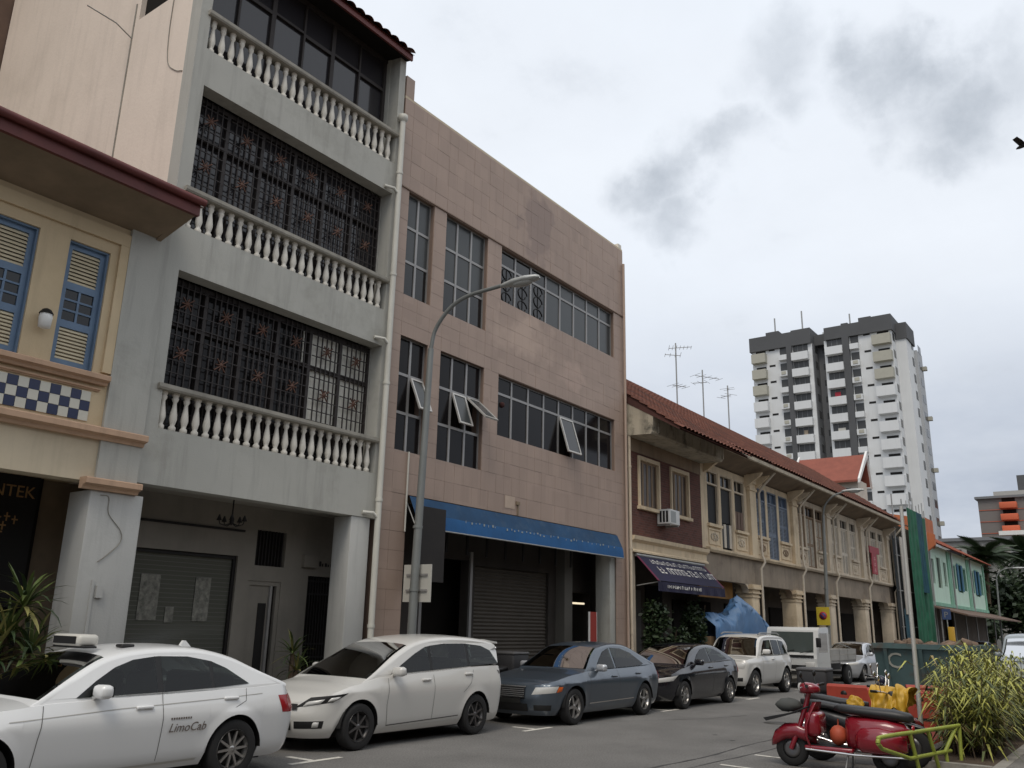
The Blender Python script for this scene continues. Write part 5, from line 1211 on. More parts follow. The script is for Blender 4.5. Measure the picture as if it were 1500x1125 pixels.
for y in (5.1, 7.5): MB().box(84.1, 84.2, y, y + .1, -.03, 4.4).build('post', M_steel, yb_)

# ------------------------------------------------------------------ taller house behind on the left, and an unseen row added opposite for shade and dark reflections
t = thing('house', 'dark brown rear house showing behind the cream side wall', 'house', (3.5, 24, 0))
box(-4, 7.4, 20.75, 27, 0, 19.5).build('wall', mat('dark brown render', (.13, .085, .065), .9, var=.2), t); box(-4.2, 7.6, 20.6, 27.2, 19.5, 19.8).build('roof_slab', M_tm, t)
for i, (xa, xb, h) in enumerate(((-30, -16.1, 7.2), (-16, -2.1, 7.9), (-2, 11.9, 7.1), (12, 27.9, 7.6), (28, 45.9, 7.2), (46, 66, 7.8))):
    t = thing('shophouse', 'unseen ochre shophouse added for shade across the street, facing ' + ('the left end of the yellow shophouse row', 'the yellow shophouse side', 'the grey shophouse', 'the pink block', 'the cream row', 'the netted scaffold')[i], 'shophouse', ((xa + xb) / 2, -3.4, 0), 'unseen shophouses added across the street for shade')
    box(xa, xb, -14, -5.4, PZ - .05, h).build('rear_block', M_creamD, t); box(xa, xb, -5.4, -3.4, 3.6, h - .3).build('upper_storey', M_creamD, t)
    for k in range(5): x = xa + (xb - xa) * (k + .5) / 5; box(x - .25, x + .25, -3.9, -3.4, PZ, 3.6).build('column', M_creamD, t); box(x - .6, x + .6, -3.44, -3.4 + .02, 4.8, 6.6).build('window', M_glassd, t)

# ------------------------------------------------------------------ cars
def lerp_tab(tab, x):
    if x <= tab[0][0]: return tab[0][1]
    for (a, b), (c, d) in zip(tab[:-1], tab[1:]):
        if x <= c: u = (x - a) / (c - a); u = u * u * (3 - 2 * u) * .4 + u * .6; return b + (d - b) * u
    return tab[-1][1]
def paint(name, col, rough=.32, metal=0.0, **k): return mat(name, col, rough, metal, coat=.8, spec=.5, tint=False, **k)
TYRE = {}
def wheel(parent, x, y, R_, side, w, rim_m, spokes=10, style=0):
    """side = -1: outer face towards -y"""
    key = (R_, w)
    if key not in TYRE:
        r = R_; TYRE[key] = MB().lathe([(r * .64, -w * .42), (r * .9, -w * .5), (r * .975, -w * .42), (r, -w * .25), (r, w * .25), (r * .975, w * .42), (r * .9, w * .5), (r * .64, w * .42)], (0, 0, 0), 36, 'y', cap=False).mesh('tyre', M_tyre)
    o = bpy.data.objects.new('wheel', TYRE[key]); COL.objects.link(o); o.parent = parent; o.location = (x, y, R_); OFF[o] = (0, 0, 0)
    o.rotation_euler = (0, random.uniform(0, 1), 0) if side < 0 else (0, random.uniform(0, 1), math.pi)
    kk = ('rim', R_, w, rim_m.name, spokes)
    if kk not in TYRE:
        r = R_ * .66; b = MB()
        b.lathe([(r, -w * .45), (r * 1.02, -w * .42), (r * .9, -w * .30), (r * .88, w * .3)], (0, 0, 0), 32, 'y', cap=False)
        b.lathe([(.001, -w * .36), (r * .17, -w * .37), (r * .2, -w * .3), (r * .2, w * .1)], (0, 0, 0), 14, 'y', cap=False)
        for k in range(spokes):
            a = 2 * math.pi * k / spokes; ca, sa = math.cos(a), math.sin(a); h0, h1 = r * (.075 if spokes > 6 else .12), r * (.05 if spokes > 6 else .1)
            P = []
            for rr, hw, yy in ((r * .12, h0, -w * .36), (r * .92, h1, -w * .40)):
                for s in (-1, 1):
                    for dy in (0, w * .12): P.append((rr * ca - s * hw * sa, yy + dy, rr * sa + s * hw * ca))
            b.add(P, [(0, 2, 6, 4), (1, 5, 7, 3), (0, 4, 5, 1), (2, 3, 7, 6), (4, 6, 7, 5)])
        TYRE[kk] = b.mesh('rim', rim_m)
        TYRE[kk + ('d',)] = MB().lathe([(.001, 0), (r * .86, 0), (r * .86, .01)], (0, -w * .12, 0), 24, 'y').mesh('brake_shade_disc', mat('brake shadow', (.02, .02, .02), .7))  # near-black disc holds the shade behind the spokes in its colour
    inst('rim', TYRE[kk], o, (0, 0, 0)); inst('brake_shade_disc', TYRE[kk + ('d',)], o, (0, 0, 0))
    return o
def car(label, loc, P, category='car', group='cars parked along the far kerb', name='parked_car', rz=0.0):
    """local frame: x runs from the nose (-L/2) to the tail, wheels on z = 0"""
    L, W = P['L'], P['W']; hw = W / 2; xo = -L / 2
    t = thing(name, label, category, loc, group, local=True, rz=rz)
    pm = P['paint']; zs = P.get('sill', .2); xf, xr, Rw = P['xf'], P['xr'], P['R']; Ra = Rw + P.get('gap', .055)
    cf, cr, nf, nr = P.get('cf', .6), P.get('cr', .4), P.get('nf', 2.4), P.get('nr', 2.8)
    zt_tab = P['zt']
    zt = lambda x: lerp_tab(zt_tab, x)
    def yside(x):      # plan half width along the flank
        if x < cf: return hw * .955
        u = (x - cf) / (L - cf - cr); u = min(max(u, 0), 1); return hw * (.955 + .045 * min(1, math.sin(math.pi * min(1, u * 1.05 + .0)) * 1.8)) if u < .98 else hw * .955
    outl = []
    N = 14
    for i in range(N + 1):
        a = i / N * math.pi / 2; outl.append((cf * (1 - max(0, math.cos(a)) ** (2 / nf)), hw * .955 * math.sin(a) ** (2 / nf) if a > 0 else 0))
    xs = set(); k = 0
    xx = cf + .05
    while xx < L - cr: xs.add(round(xx, 4)); xx += .09
    for xc in (xf, xr):
        xs = {x for x in xs if abs(x - xc) > Ra + .02}
        for j in range(0, 25):
            a = math.pi * j / 24; xs.add(xc + Ra * math.cos(a) * .9999)
        xs.add(xc - Ra - .012); xs.add(xc + Ra + .012)
    outl += [(x, yside(x)) for x in sorted(xs) if cf + .01 < x < L - cr - .01]
    for i in range(N + 1):
        a = (1 - i / N) * math.pi / 2; outl.append((L - cr * (1 - max(0, math.cos(a)) ** (2 / nr)), hw * .955 * (math.sin(a) ** (2 / nr) if a > 1e-6 else 0)))
    n = len(outl)
    nor = []
    for i in range(n):
        a, b = outl[max(i - 1, 0)], outl[min(i + 1, n - 1)]; dx, dy = b[0] - a[0], b[1] - a[1]; l = math.hypot(dx, dy) or 1; nor.append((-dy / l, dx / l))
    nor[0] = (-1, 0); nor[-1] = (1, 0)
    crease = P.get('crease', .70)
    def zbot(x):
        z = zs + (P.get('nose_lift', .0) * max(0, 1 - x / cf) if x < cf else 0) + (P.get('tail_lift', .06) * max(0, (x - (L - cr)) / cr))
        for xc in (xf, xr):
            if abs(x - xc) < Ra: z = max(z, Rw + math.sqrt(max(0, Ra * Ra - (x - xc) ** 2)) * 1.0)
        return z
    def inset(x, z):
        top = zt(x); i = 0
        if z < zs + .16: i += .055 * ((zs + .16 - z) / .16) ** 2
        zm = crease
        if z > zm and top > zm: i += (P.get('shoulder', .075)) * ((z - zm) / (top - zm)) ** 1.25
        else: i += P.get('tuck', .085) * ((zm - z) / (zm - zs)) ** 1.35
        if x < cf * .6: i += P.get('nose_rake', .10) * max(0, (z - .5)) / .3 * (1 - x / (cf * .6))
        if x > L - cr * .6: i += P.get('tail_rake', .05) * max(0, (z - .6)) / .4
        return i
    # wheel lip flare
    M_ = 12
    cols = []
    for i, (x, y) in enumerate(outl):
        z0, z1 = zbot(x), zt(x); c = []
        for j in range(M_ + 1):
            v = j / M_; z = z0 + (z1 - z0) * v; d = inset(x, z)
            fl = 0
            for xc in (xf, xr):
                rr = math.hypot(x - xc, z - Rw)
                if rr < Ra + .09: fl = max(fl, .018 * (1 - (rr - Ra) / .09))
            d -= fl
            yy = y - nor[i][1] * d; c.append((x - nor[i][0] * d + xo, max(yy, 0), z))
        cols.append(c)
    b = MB()
    for s in (-1, 1):
        vs = [(x, y * s, z) for c in cols for x, y, z in c]; k = M_ + 1
        fs = []
        for i in range(n - 1):
            for j in range(M_):
                q = (i * k + j, (i + 1) * k + j, (i + 1) * k + j + 1, i * k + j + 1); fs.append(q if s < 0 else q[::-1])
        b.add(vs, fs, True)
    # bonnet, waist and boot lid
    K = 8; vs = []
    for c in cols:
        x, y, z = c[-1]
        for j in range(-K, K + 1):
            f = j / K; f2 = math.copysign(abs(f) ** .8, f); vs.append((x, y * f2, z + P.get('crown', .035) * (1 - abs(f2) ** 2.6) * min(1, y / (hw * .6))))
    cx0_, cx1_ = P['cabin'][0][0] + .12, P['cabin'][-1][0] - .12
    k = 2 * K + 1; b.add(vs, [(i * k + j, i * k + j + 1, (i + 1) * k + j + 1, (i + 1) * k + j) for i in range(n - 1) for j in range(2 * K) if not (outl[i][0] > cx0_ and outl[i + 1][0] < cx1_ and i < n // 2 * 2 and .5 < j < 2 * K - 1.5)], True)
    body = b.build('body', pm, t)
    MB().box(xo + cf * .95, xo + L - cr * .95, -hw + .26, hw - .26, zs + .01, .66).box(xo + cf + .1, xo + L - cr - .1, -hw + .2, hw - .2, zs - .02, zs + .008).build('underbody', M_plast, t)
    # wheel arch lining
    for xc in (xf, xr):
        for s in (-1, 1):
            ar = MB(); vv = []
            for j in range(17):
                a = math.pi * j / 16; px, pz = xc + (Ra - .004) * math.cos(a) + xo, Rw + (Ra - .004) * math.sin(a); vv += [(px, s * (hw - .03), pz), (px, s * (hw - .3), pz)]
            ar.add(vv, [(2 * j, 2 * j + 1, 2 * j + 3, 2 * j + 2) for j in range(16)], True); ar.build('wheel_arch', M_plast, t)
            wheel(t, xc + xo, s * (hw - P.get('tw', .2) / 2 - .025), Rw, s, P.get('tw', .2), P.get('rim', M_rim), P.get('spokes', 10))
    # cabin
    prof = [(p.x, p.z) for p in catmull([(x, 0, z) for x, z in P['cabin']], 5)]
    tum = P.get('tumble', .42)
    def ytop(x): 
        best = min(range(n), key=lambda i: abs(outl[i][0] - x)); return cols[best][-1][1]
    yt_c = ytop((xf + xr) / 2)
    def yc(x, z):
        base = yt_c - .012 - .02 * abs((x - (xf + xr) / 2) / 1.5) ** 2
        base = min(base, ytop(x) - .004)
        return base - tum * max(0, z - zt(x))
    cb = MB(); rows = []; crownR = P.get('roof_crown', .03)
    for x, z in prof:
        z = max(z, zt(x) - .01); zb_ = zt(x) - .02; ze = max(zb_, z - .055); h = z - zb_; r = min(1, h / .3)
        y1 = yc(x, ze); ring = [(x, yc(x, zb_), zb_), (x, (yc(x, zb_) + y1) / 2, (zb_ + ze) / 2), (x, y1, ze), (x, y1 - .022 * r, z - .022 * r), (x, y1 - .06 * r - .02, z - .002)]
        ye = ring[-1][1]
        for f in (.8, .55, .28, 0): ring.append((x, ye * f, z + crownR * r * (1 - f * f)))
        rows.append(ring)
    k = len(rows[0]); opens = [P['ws']] + ([P['rs']] if P.get('rs') else [])
    def keep(i, j):
        if j < 2: return False                                   # sides are cut out below, round the windows
        return not (j >= 4 and any(a <= rows[i][0][0] and rows[i + 1][0][0] <= c for a, c in opens))
    for s in (-1, 1):
        cb.add([(x + xo, y * s, z) for rg in rows for x, y, z in rg], [((i * k + j), (i + 1) * k + j, (i + 1) * k + j + 1, i * k + j + 1)[::(1 if s < 0 else -1)] for i in range(len(rows) - 1) for j in range(k - 1) if keep(i, j)], True)
    from mathutils.geometry import tessellate_polygon
    outer = [(rg[2][0], rg[2][2]) for rg in rows] + [(rg[0][0], rg[0][2]) for rg in rows[::-1]]
    lo = [p for i, p in enumerate(outer) if i == 0 or math.dist(p, outer[i - 1]) > 1e-4]
    loops = [[Vector((x, z, 0)) for x, z in lo]] + [[Vector((x, z, 0)) for x, z in w] for w in P['win']]
    flat = [v for l in loops for v in l]; tris = tessellate_polygon(loops)
    for s in (-1, 1): cb.add([(v.x + xo, s * yc(v.x, v.y), v.y) for v in flat], [tuple(tr) for tr in tris])
    cb.build('cabin', P.get('cabin_m', pm), t)
    gm = P.get('glass') or M_cg
    ca = P['cabin'][0][0]; ce = P['cabin'][-1][0]; rz_ = max(z for x, z in P['cabin']); bz = zt((ca + ce) / 2); sx0 = ca + .95
    inn = MB().box(ca + .3 + xo, min(ce - .1, L - .3) + xo, -hw + .16, hw - .16, .5, .667).bbox(ca + .25 + xo, ca + .62 + xo, -hw + .2, hw - .2, .6, bz - .02, .04).build('cabin_floor', M_trim, t)
    for yy in (-.36, .36):
        MB().bbox(sx0 + xo, sx0 + .5 + xo, yy - .24, yy + .24, .667, .8, .05).bbox(sx0 + .42 + xo, sx0 + .6 + xo, yy - .23, yy + .23, .72, bz + .22, .06).bbox(sx0 + .48 + xo, sx0 + .58 + xo, yy - .12, yy + .12, bz + .225, min(rz_ - .12, bz + .4), .04).build('seat', M_seatc, t)
    MB().bbox(sx0 + 1.05 + xo, sx0 + 1.5 + xo, -.6, .6, .667, .8, .05).bbox(sx0 + 1.42 + xo, sx0 + 1.62 + xo, -.6, .6, .72, bz + .18, .06).build('rear_seat', M_seatc, t)
    MB().tube([(ca + .74 + .06 * math.sin(q) + xo, .36 + .18 * math.cos(q), bz - .02 + .17 * math.sin(q)) for q in [i * math.pi / 8 for i in range(17)]], .016, 6, False).build('steering_wheel', M_plast, t)
    def screen(xa, xb, name, fy=.93, mtl=None):
        pts = [(x, z) for x, z in prof if xa <= x <= xb]; v = MB(); vv = []; J = 10
        for i, (x, z) in enumerate(pts):
            a, c = pts[max(i - 1, 0)], pts[min(i + 1, len(pts) - 1)]; dx, dz = c[0] - a[0], c[1] - a[1]; l = math.hypot(dx, dz) or 1; nx, nz = -dz / l, dx / l
            zb_ = zt(x) - .02; ze = max(zb_, z - .055); h = z - zb_; r = min(1, h / .3); ye = (yc(x, ze) - .06 * r - .02) * (fy if True else 1)
            for j in range(-J, J + 1): f = j / J; vv.append((x + nx * .006 + xo, ye * f, z + crownR * r * (1 - (f * fy) ** 2) + nz * .006))
        kk = 2 * J + 1
        v.add(vv, [(i * kk + j, i * kk + j + 1, (i + 1) * kk + j + 1, (i + 1) * kk + j) for i in range(len(pts) - 1) for j in range(2 * J)], True)
        return v.build(name, mtl or gm, t)
    screen(*P['ws'], 'windscreen')
    if P.get('rs'): screen(*P['rs'], 'rear_window')
    for poly in P['win']:
        for s in (-1, 1):
            pts = []
            for i in range(len(poly)):
                a, c = poly[i], poly[(i + 1) % len(poly)]
                for q in range(4): u = q / 4; pts.append((a[0] + (c[0] - a[0]) * u, a[1] + (c[1] - a[1]) * u))
            cx, cz = sum(p[0] for p in pts) / len(pts), sum(p[1] for p in pts) / len(pts)
            vv = [(cx + xo, s * (yc(cx, cz) + .008), cz)] + [(x + xo, s * (yc(x, z) + .008), z) for x, z in pts]; m_ = len(pts)
            fs = [(0, 1 + i, 1 + (i + 1) % m_) for i in range(m_)]
            MB().add(vv, fs if s > 0 else [f[::-1] for f in fs], True).build('side_window', gm, t)
    for poly in P.get('pill', ()):
        for s in (-1, 1):
            vv = [(x + xo, s * (yc(x, z) + .007), z) for x, z in poly]; f = tuple(range(len(vv)))
            MB().add(vv, [f if s > 0 else f[::-1]]).build('door_pillar', M_plast, t)
    # surface patches in (distance round the outline, height)
    S = [0]
    for i in range(1, n): S.append(S[-1] + math.dist(outl[i - 1], outl[i]))
    def surf(sv, z, off):
        sv = min(max(sv, 0), S[-1]); i = max(0, min(n - 2, next((q for q in range(n - 1) if S[q + 1] >= sv), n - 2))); u = (sv - S[i]) / max(1e-6, S[i + 1] - S[i])
        x = outl[i][0] + (outl[i + 1][0] - outl[i][0]) * u; y = outl[i][1] + (outl[i + 1][1] - outl[i][1]) * u; nx = nor[i][0] + (nor[i + 1][0] - nor[i][0]) * u; ny = nor[i][1] + (nor[i + 1][1] - nor[i][1]) * u
        d = inset(x, min(z, zt(x))) - off; return (x - nx * d + xo, y - ny * d, z)
    def patch(c4, name, m_, off=.008, both=True, nu=8, nv=4):
        """c4 = corners (s, z): low-near nose, low-far, high-far, high-near"""
        for sg in ((-1, 1) if both else (-1,)):
            vv = []
            for j in range(nv + 1):
                v = j / nv
                for i in range(nu + 1):
                    u = i / nu; a = [c4[0][q] + (c4[1][q] - c4[0][q]) * u for q in (0, 1)]; c = [c4[3][q] + (c4[2][q] - c4[3][q]) * u for q in (0, 1)]
                    sv, z = a[0] + (c[0] - a[0]) * v, a[1] + (c[1] - a[1]) * v; bul = off * (1 if 0 < i < nu and 0 < j < nv else .3); p = surf(sv, z, bul); vv.append((p[0], p[1] * sg, p[2]))
            MB().add(vv, [(j * (nu + 1) + i, j * (nu + 1) + i + 1, (j + 1) * (nu + 1) + i + 1, (j + 1) * (nu + 1) + i) for j in range(nv) for i in range(nu)], True).build(name, m_, t)
    def centre_patch(hs, z0, z1, name, m_, off=.024, rear=False):
        nu, nv = 28, 3; vv = []
        for j in range(nv + 1):
            z = z0 + (z1 - z0) * j / nv
            for i in range(nu + 1):
                u = -1 + 2 * i / nu; sv = abs(u) * hs; p = surf(S[-1] - sv if rear else sv, z, off); vv.append((p[0], p[1] * (1 if u > 0 else -1), p[2]))
        return MB().add(vv, [(j * (nu + 1) + i, j * (nu + 1) + i + 1, (j + 1) * (nu + 1) + i + 1, (j + 1) * (nu + 1) + i) for j in range(nv) for i in range(nu)], True).build(name, m_, t)
    def sx(x): return next(S[i] for i in range(n) if outl[i][0] >= x and outl[i][1] > hw * .9)
    def seam_(pts, name='door_seam', w=.0035, m_=None):
        for sg in (-1, 1):
            vv = []
            pp = []
            for a, c in zip(pts[:-1], pts[1:]):
                for q in range(8): pp.append((a[0] + (c[0] - a[0]) * q / 8, a[1] + (c[1] - a[1]) * q / 8))
            pp.append(pts[-1])
            for i, (x, z) in enumerate(pp):
                a, c = pp[max(0, i - 1)], pp[min(len(pp) - 1, i + 1)]; dx, dz = c[0] - a[0], c[1] - a[1]; l = math.hypot(dx, dz) or 1
                for e in (-1, 1):
                    px, pz = x - dz / l * w * e, z + dx / l * w * e; p = surf(sx(px), pz, .0035); vv.append((px + xo, p[1] * sg, pz))
            MB().add(vv, [(2 * i, 2 * i + 1, 2 * i + 3, 2 * i + 2) for i in range(len(pp) - 1)]).build(name, m_ or M_seam, t)
    def handle(x, z):
        for sg in (-1, 1):
            y = surf(sx(x), z, 0)[1]; MB().bbox(x - .1 + xo, x + .1 + xo, sg * (y + .012) - .018, sg * (y + .012) + .018, z - .018, z + .018, .012).build('door_handle', P.get('handle_m', pm), t)
    def mirror(x, z, m_=None):
        for sg in (-1, 1):
            y = yc(x, z); mb = MB().bbox(x - .05 + xo, x + .09 + xo, sg * (y + .14) - .11, sg * (y + .14) + .11, z - .055, z + .085, .045); mb.tube([(x + xo, sg * (y - .02), z - .06), (x + xo, sg * (y + .08), z - .02)], .025, 6); o = mb.build('door_mirror', m_ or pm, t)
            MB().box(x + .088 + xo, x + .094 + xo, sg * (y + .14) - .085, sg * (y + .14) + .085, z - .035, z + .065).build('mirror_glass', M_glass, o)
    P['detail'](dict(t=t, patch=patch, centre=centre_patch, seam=seam_, handle=handle, mirror=mirror, surf=surf, sx=sx, xo=xo, S=S[-1], hw=hw, L=L, zt=zt, yc=yc))
    return t
def car_glass(name, tint_):
    m = bpy.data.materials.new(name); m.use_nodes = True; t = m.node_tree; t.nodes.clear()
    o = t.nodes.new('ShaderNodeOutputMaterial'); mx = t.nodes.new('ShaderNodeMixShader'); tr = t.nodes.new('ShaderNodeBsdfTransparent'); gl = t.nodes.new('ShaderNodeBsdfGlossy'); fr = t.nodes.new('ShaderNodeFresnel')
    tr.inputs[0].default_value = (*tint_, 1); gl.inputs['Roughness'].default_value = .02; gl.inputs[0].default_value = (.75, .75, .75, 1); fr.inputs[0].default_value = 1.5
    t.links.new(fr.outputs[0], mx.inputs[0]); t.links.new(tr.outputs[0], mx.inputs[1]); t.links.new(gl.outputs[0], mx.inputs[2]); t.links.new(mx.outputs[0], o.inputs[0]); MATS[name] = m; return m
M_cg = car_glass('car glass', (.34, .39, .365))
M_trim = mat('cabin trim', (.035, .034, .033), .85); M_seatc = mat('car seat cloth', (.06, .057, .052), .9)
M_seam = mat('panel gap', (.09, .09, .09), .8)
M_plate = mat('number plate', (.02, .02, .02), .5)
M_lamp2 = mat('headlamp chrome', (.5, .51, .52), .18, metal=.7)
WHITE = paint('white car paint', (.74, .74, .73)); PEARL = paint('pearl white car paint', (.62, .605, .57)); SLATE = paint('slate car paint', (.085, .105, .13), .3, .5); BLACKP = paint('black car paint', (.008, .008, .012), .2); SILVER = paint('silver car paint', (.5, .51, .53), .3, .4)

# --- white taxi saloon
def d_taxi(k):
    t, xo = k['t'], k['xo']
    k['seam']([(1.42, .93), (1.38, .62), (1.36, .26)]); k['seam']([(2.72, 1.0), (2.72, .3)]); k['seam']([(3.86, 1.0), (3.84, .86), (3.6, .76)]); k['seam']([(1.1, .80), (2.2, .86), (3.4, .90), (4.1, .93)], 'swage_shade_line', .004, mat('crease shade', (.4, .4, .39), .5))  # swage line is a grey strip, the crease's shade in its colour
    k['seam']([(1.42, .25), (3.3, .27)], 'sill_strip', .012, mat('sill strip', (.5, .5, .49), .4))
    k['handle'](2.5, .86); k['handle'](3.62, .90); k['mirror'](1.95, 1.03)
    k['patch']([(.42, .58), (.86, .62), (.95, .74), (.5, .68)], 'headlight', M_lamp2); k['centre'](.36, .5, .68, 'grille', M_plast); k['centre'](.6, .24, .36, 'lower_intake', M_plast)
    S = k['S']; k['patch']([(S - 1.10, .70), (S - .66, .68), (S - .64, .90), (S - 1.16, .90)], 'tail_light', M_red); k['centre'](.27, .62, .74, 'number_plate', M_plate, rear=True)
    # roof sign and puck
    rs = MB().bbox(1.98 + xo, 2.22 + xo, -.3, .3, 1.475, 1.60, .04).build('roof_sign', mat('taxi roof sign', (.55, .55, .53), .4), t)
    MB().box(1.972 + xo, 1.978 + xo, -.24, .24, 1.5, 1.58).build('sign_face', M_plast, rs); MB().bbox(2.02 + xo, 2.18 + xo, -.33, .33, 1.455, 1.478, .008).build('sign_foot', M_plast, rs)
    MB().bbox(2.42 + xo, 2.58 + xo, -.42, -.28, 1.465, 1.5, .015).build('aerial_puck', M_plast, t); MB().prism([(3.42 + xo, 1.46), (3.58 + xo, 1.455), (3.5 + xo, 1.53), (3.47 + xo, 1.53)], 'y', -.02, .02).build('shark_fin', WHITE, t)
    txt = text_mesh('LimoCab', .13, mat('taxi lettering', (.12, .1, .09), .6), .001, .35)
    y = k['surf'](k['sx'](3.1), .60, .012)[1]; inst('lettering', txt, t, (2.80 + xo, -y, .585), (R(88), 0, 0))
    sl_ = MB()
    for q in range(9): sl_.box(2.82 + q * .03 + xo, 2.838 + q * .03 + xo, -y - .006, -y - .002, .715, .735)
    sl_.build('small_lettering', MATS['taxi lettering'], t, kind='stuff')
car('white taxi saloon with a roof sign parked before the grey shophouse', (3.22 + 2.435, 9.92, 0), dict(L=4.87, W=1.85, xf=.84, xr=3.71, R=.33, sill=.2, cf=.7, cr=.55, nf=2.3, nr=2.5, paint=WHITE, crease=.74,
    zt=[(0, .70), (.25, .78), (1.0, .90), (1.5, .945), (2.6, .975), (3.9, 1.0), (4.4, 1.02), (4.87, .985)],
    cabin=[(1.30, .93), (1.75, 1.19), (2.12, 1.375), (2.5, 1.45), (2.95, 1.47), (3.35, 1.445), (3.75, 1.35), (4.12, 1.19), (4.5, 1.03)], ws=(1.36, 2.14), rs=(3.62, 4.38),
    win=[[(1.76, .985), (1.98, 1.14), (2.2, 1.27), (2.42, 1.345), (2.68, 1.375), (2.68, 1.0)], [(2.75, 1.0), (2.75, 1.378), (3.1, 1.37), (3.38, 1.32), (3.38, 1.02)], [(3.42, 1.02), (3.42, 1.31), (3.62, 1.23), (3.92, 1.05)]],
    pill=[[(2.675, 1.0), (2.755, 1.0), (2.755, 1.379), (2.675, 1.376)], [(3.375, 1.02), (3.425, 1.02), (3.425, 1.31), (3.375, 1.32)]], rim=M_rim, spokes=10, detail=d_taxi, tw=.23))
# --- pearl white people carrier
def d_wish(k):
    t, xo = k['t'], k['xo']
    k['seam']([(1.50, .98), (1.47, .6), (1.52, .3)]); k['seam']([(2.55, 1.0), (2.55, .32)]); k['seam']([(1.52, .3), (3.25, .34)], 'door_seam', .007); k['seam']([(3.6, 1.05), (3.5, .85), (3.3, .7)])
    k['handle'](2.36, .93); k['handle'](3.45, .99); k['mirror'](1.62, 1.06)
    k['patch']([(.36, .60), (.95, .68), (1.20, .80), (.62, .745)], 'headlight', M_plast, .01); k['patch']([(.5, .62), (.78, .665), (.84, .725), (.56, .69)], 'headlight_lens', M_lamp, .022); k['patch']([(.86, .68), (1.0, .705), (1.08, .76), (.92, .74)], 'headlight_lens', M_lamp, .022)
    k['centre'](.42, .58, .655, 'grille', M_plast); k['patch']([(.38, .32), (.82, .33), (.84, .43), (.38, .42)], 'fog_lamp_recess', M_plast, .008); k['patch']([(.66, .34), (.76, .345), (.77, .415), (.67, .41)], 'fog_lamp', M_lamp, .02); k['centre'](.34, .30, .42, 'lower_intake', M_plast)
    S = k['S']; k['patch']([(S - .86, .86), (S - .6, .84), (S - .55, 1.0), (S - .98, 1.03)], 'tail_light', mat('smoky lamp lens', (.1, .09, .09), .15, spec=.7)); k['seam']([(1.45, .235), (3.3, .25)], 'side_skirt', .03, PEARL)
    MB().prism([(4.2 + xo, 1.545), (4.6 + xo, 1.50), (4.6 + xo, 1.47), (4.2 + xo, 1.50)], 'y', -.56, .56).build('spoiler', PEARL, t)
car('pearl white people carrier parked behind the taxi', (8.7 + 2.3, 10.54, 0), dict(L=4.6, W=1.74, xf=.93, xr=3.68, R=.325, sill=.19, cf=.75, cr=.32, nf=2.2, nr=3.2, paint=PEARL, crease=.8, shoulder=.06, nose_rake=.16, tail_rake=.03,
    zt=[(0, .66), (.3, .76), (.8, .89), (1.3, .985), (2.5, 1.04), (3.8, 1.10), (4.6, 1.10)],
    cabin=[(1.0, .93), (1.5, 1.18), (1.95, 1.395), (2.35, 1.525), (2.9, 1.585), (3.5, 1.585), (4.1, 1.545), (4.38, 1.49), (4.5, 1.36), (4.57, 1.12)], ws=(1.08, 2.12), rs=(4.34, 4.56), tumble=.3,
    win=[[(1.58, 1.03), (1.9, 1.19), (2.2, 1.33), (2.45, 1.425), (2.5, 1.435), (2.5, 1.065)], [(2.57, 1.07), (2.57, 1.445), (2.95, 1.48), (3.48, 1.48), (3.48, 1.105)], [(3.54, 1.11), (3.54, 1.475), (3.95, 1.44), (4.2, 1.36), (4.38, 1.14)]],
    pill=[[(2.495, 1.065), (2.575, 1.07), (2.575, 1.446), (2.495, 1.434)], [(3.475, 1.105), (3.545, 1.11), (3.545, 1.476), (3.475, 1.481)]], rim=M_rimd, spokes=7, detail=d_wish))
# --- slate saloon
def d_volvo(k):
    t, xo = k['t'], k['xo']; S = k['S']
    k['seam']([(1.5, .93), (1.48, .3)]); k['seam']([(2.65, .96), (2.65, .3)]); k['handle'](2.45, .84); k['handle'](3.5, .87); k['mirror'](1.85, 1.0, SILVER)
    k['patch']([(.48, .56), (.98, .60), (1.05, .715), (.56, .69)], 'headlight', M_lamp, .012); k['patch']([(1.0, .60), (1.14, .62), (1.18, .70), (1.05, .70)], 'indicator', M_amber, .012)
    g = k['centre'](.34, .5, .69, 'grille', M_plast, .024); k['centre'](.36, .69, .71, 'grille_trim', M_chrome, .03); k['centre'](.36, .485, .5, 'grille_trim', M_chrome, .03); k['centre'](.4, .26, .4, 'lower_intake', M_plast); k['patch']([(.52, .28), (.9, .28), (.9, .38), (.52, .38)], 'fog_lamp_recess', M_plast); k['centre'](.26, .40, .485, 'number_plate', M_plate, .032)
    for j in range(5): z = .52 + j * .033; k['centre'](.33, z, z + .008, 'grille_bar', M_chrome, .03)
    k['seam']([(1.5, .36), (3.35, .38)], 'side_strip', .009, M_chrome); k['patch']([(S - 1.05, .72), (S - .6, .7), (S - .58, .95), (S - 1.0, .95)], 'tail_light', M_red)
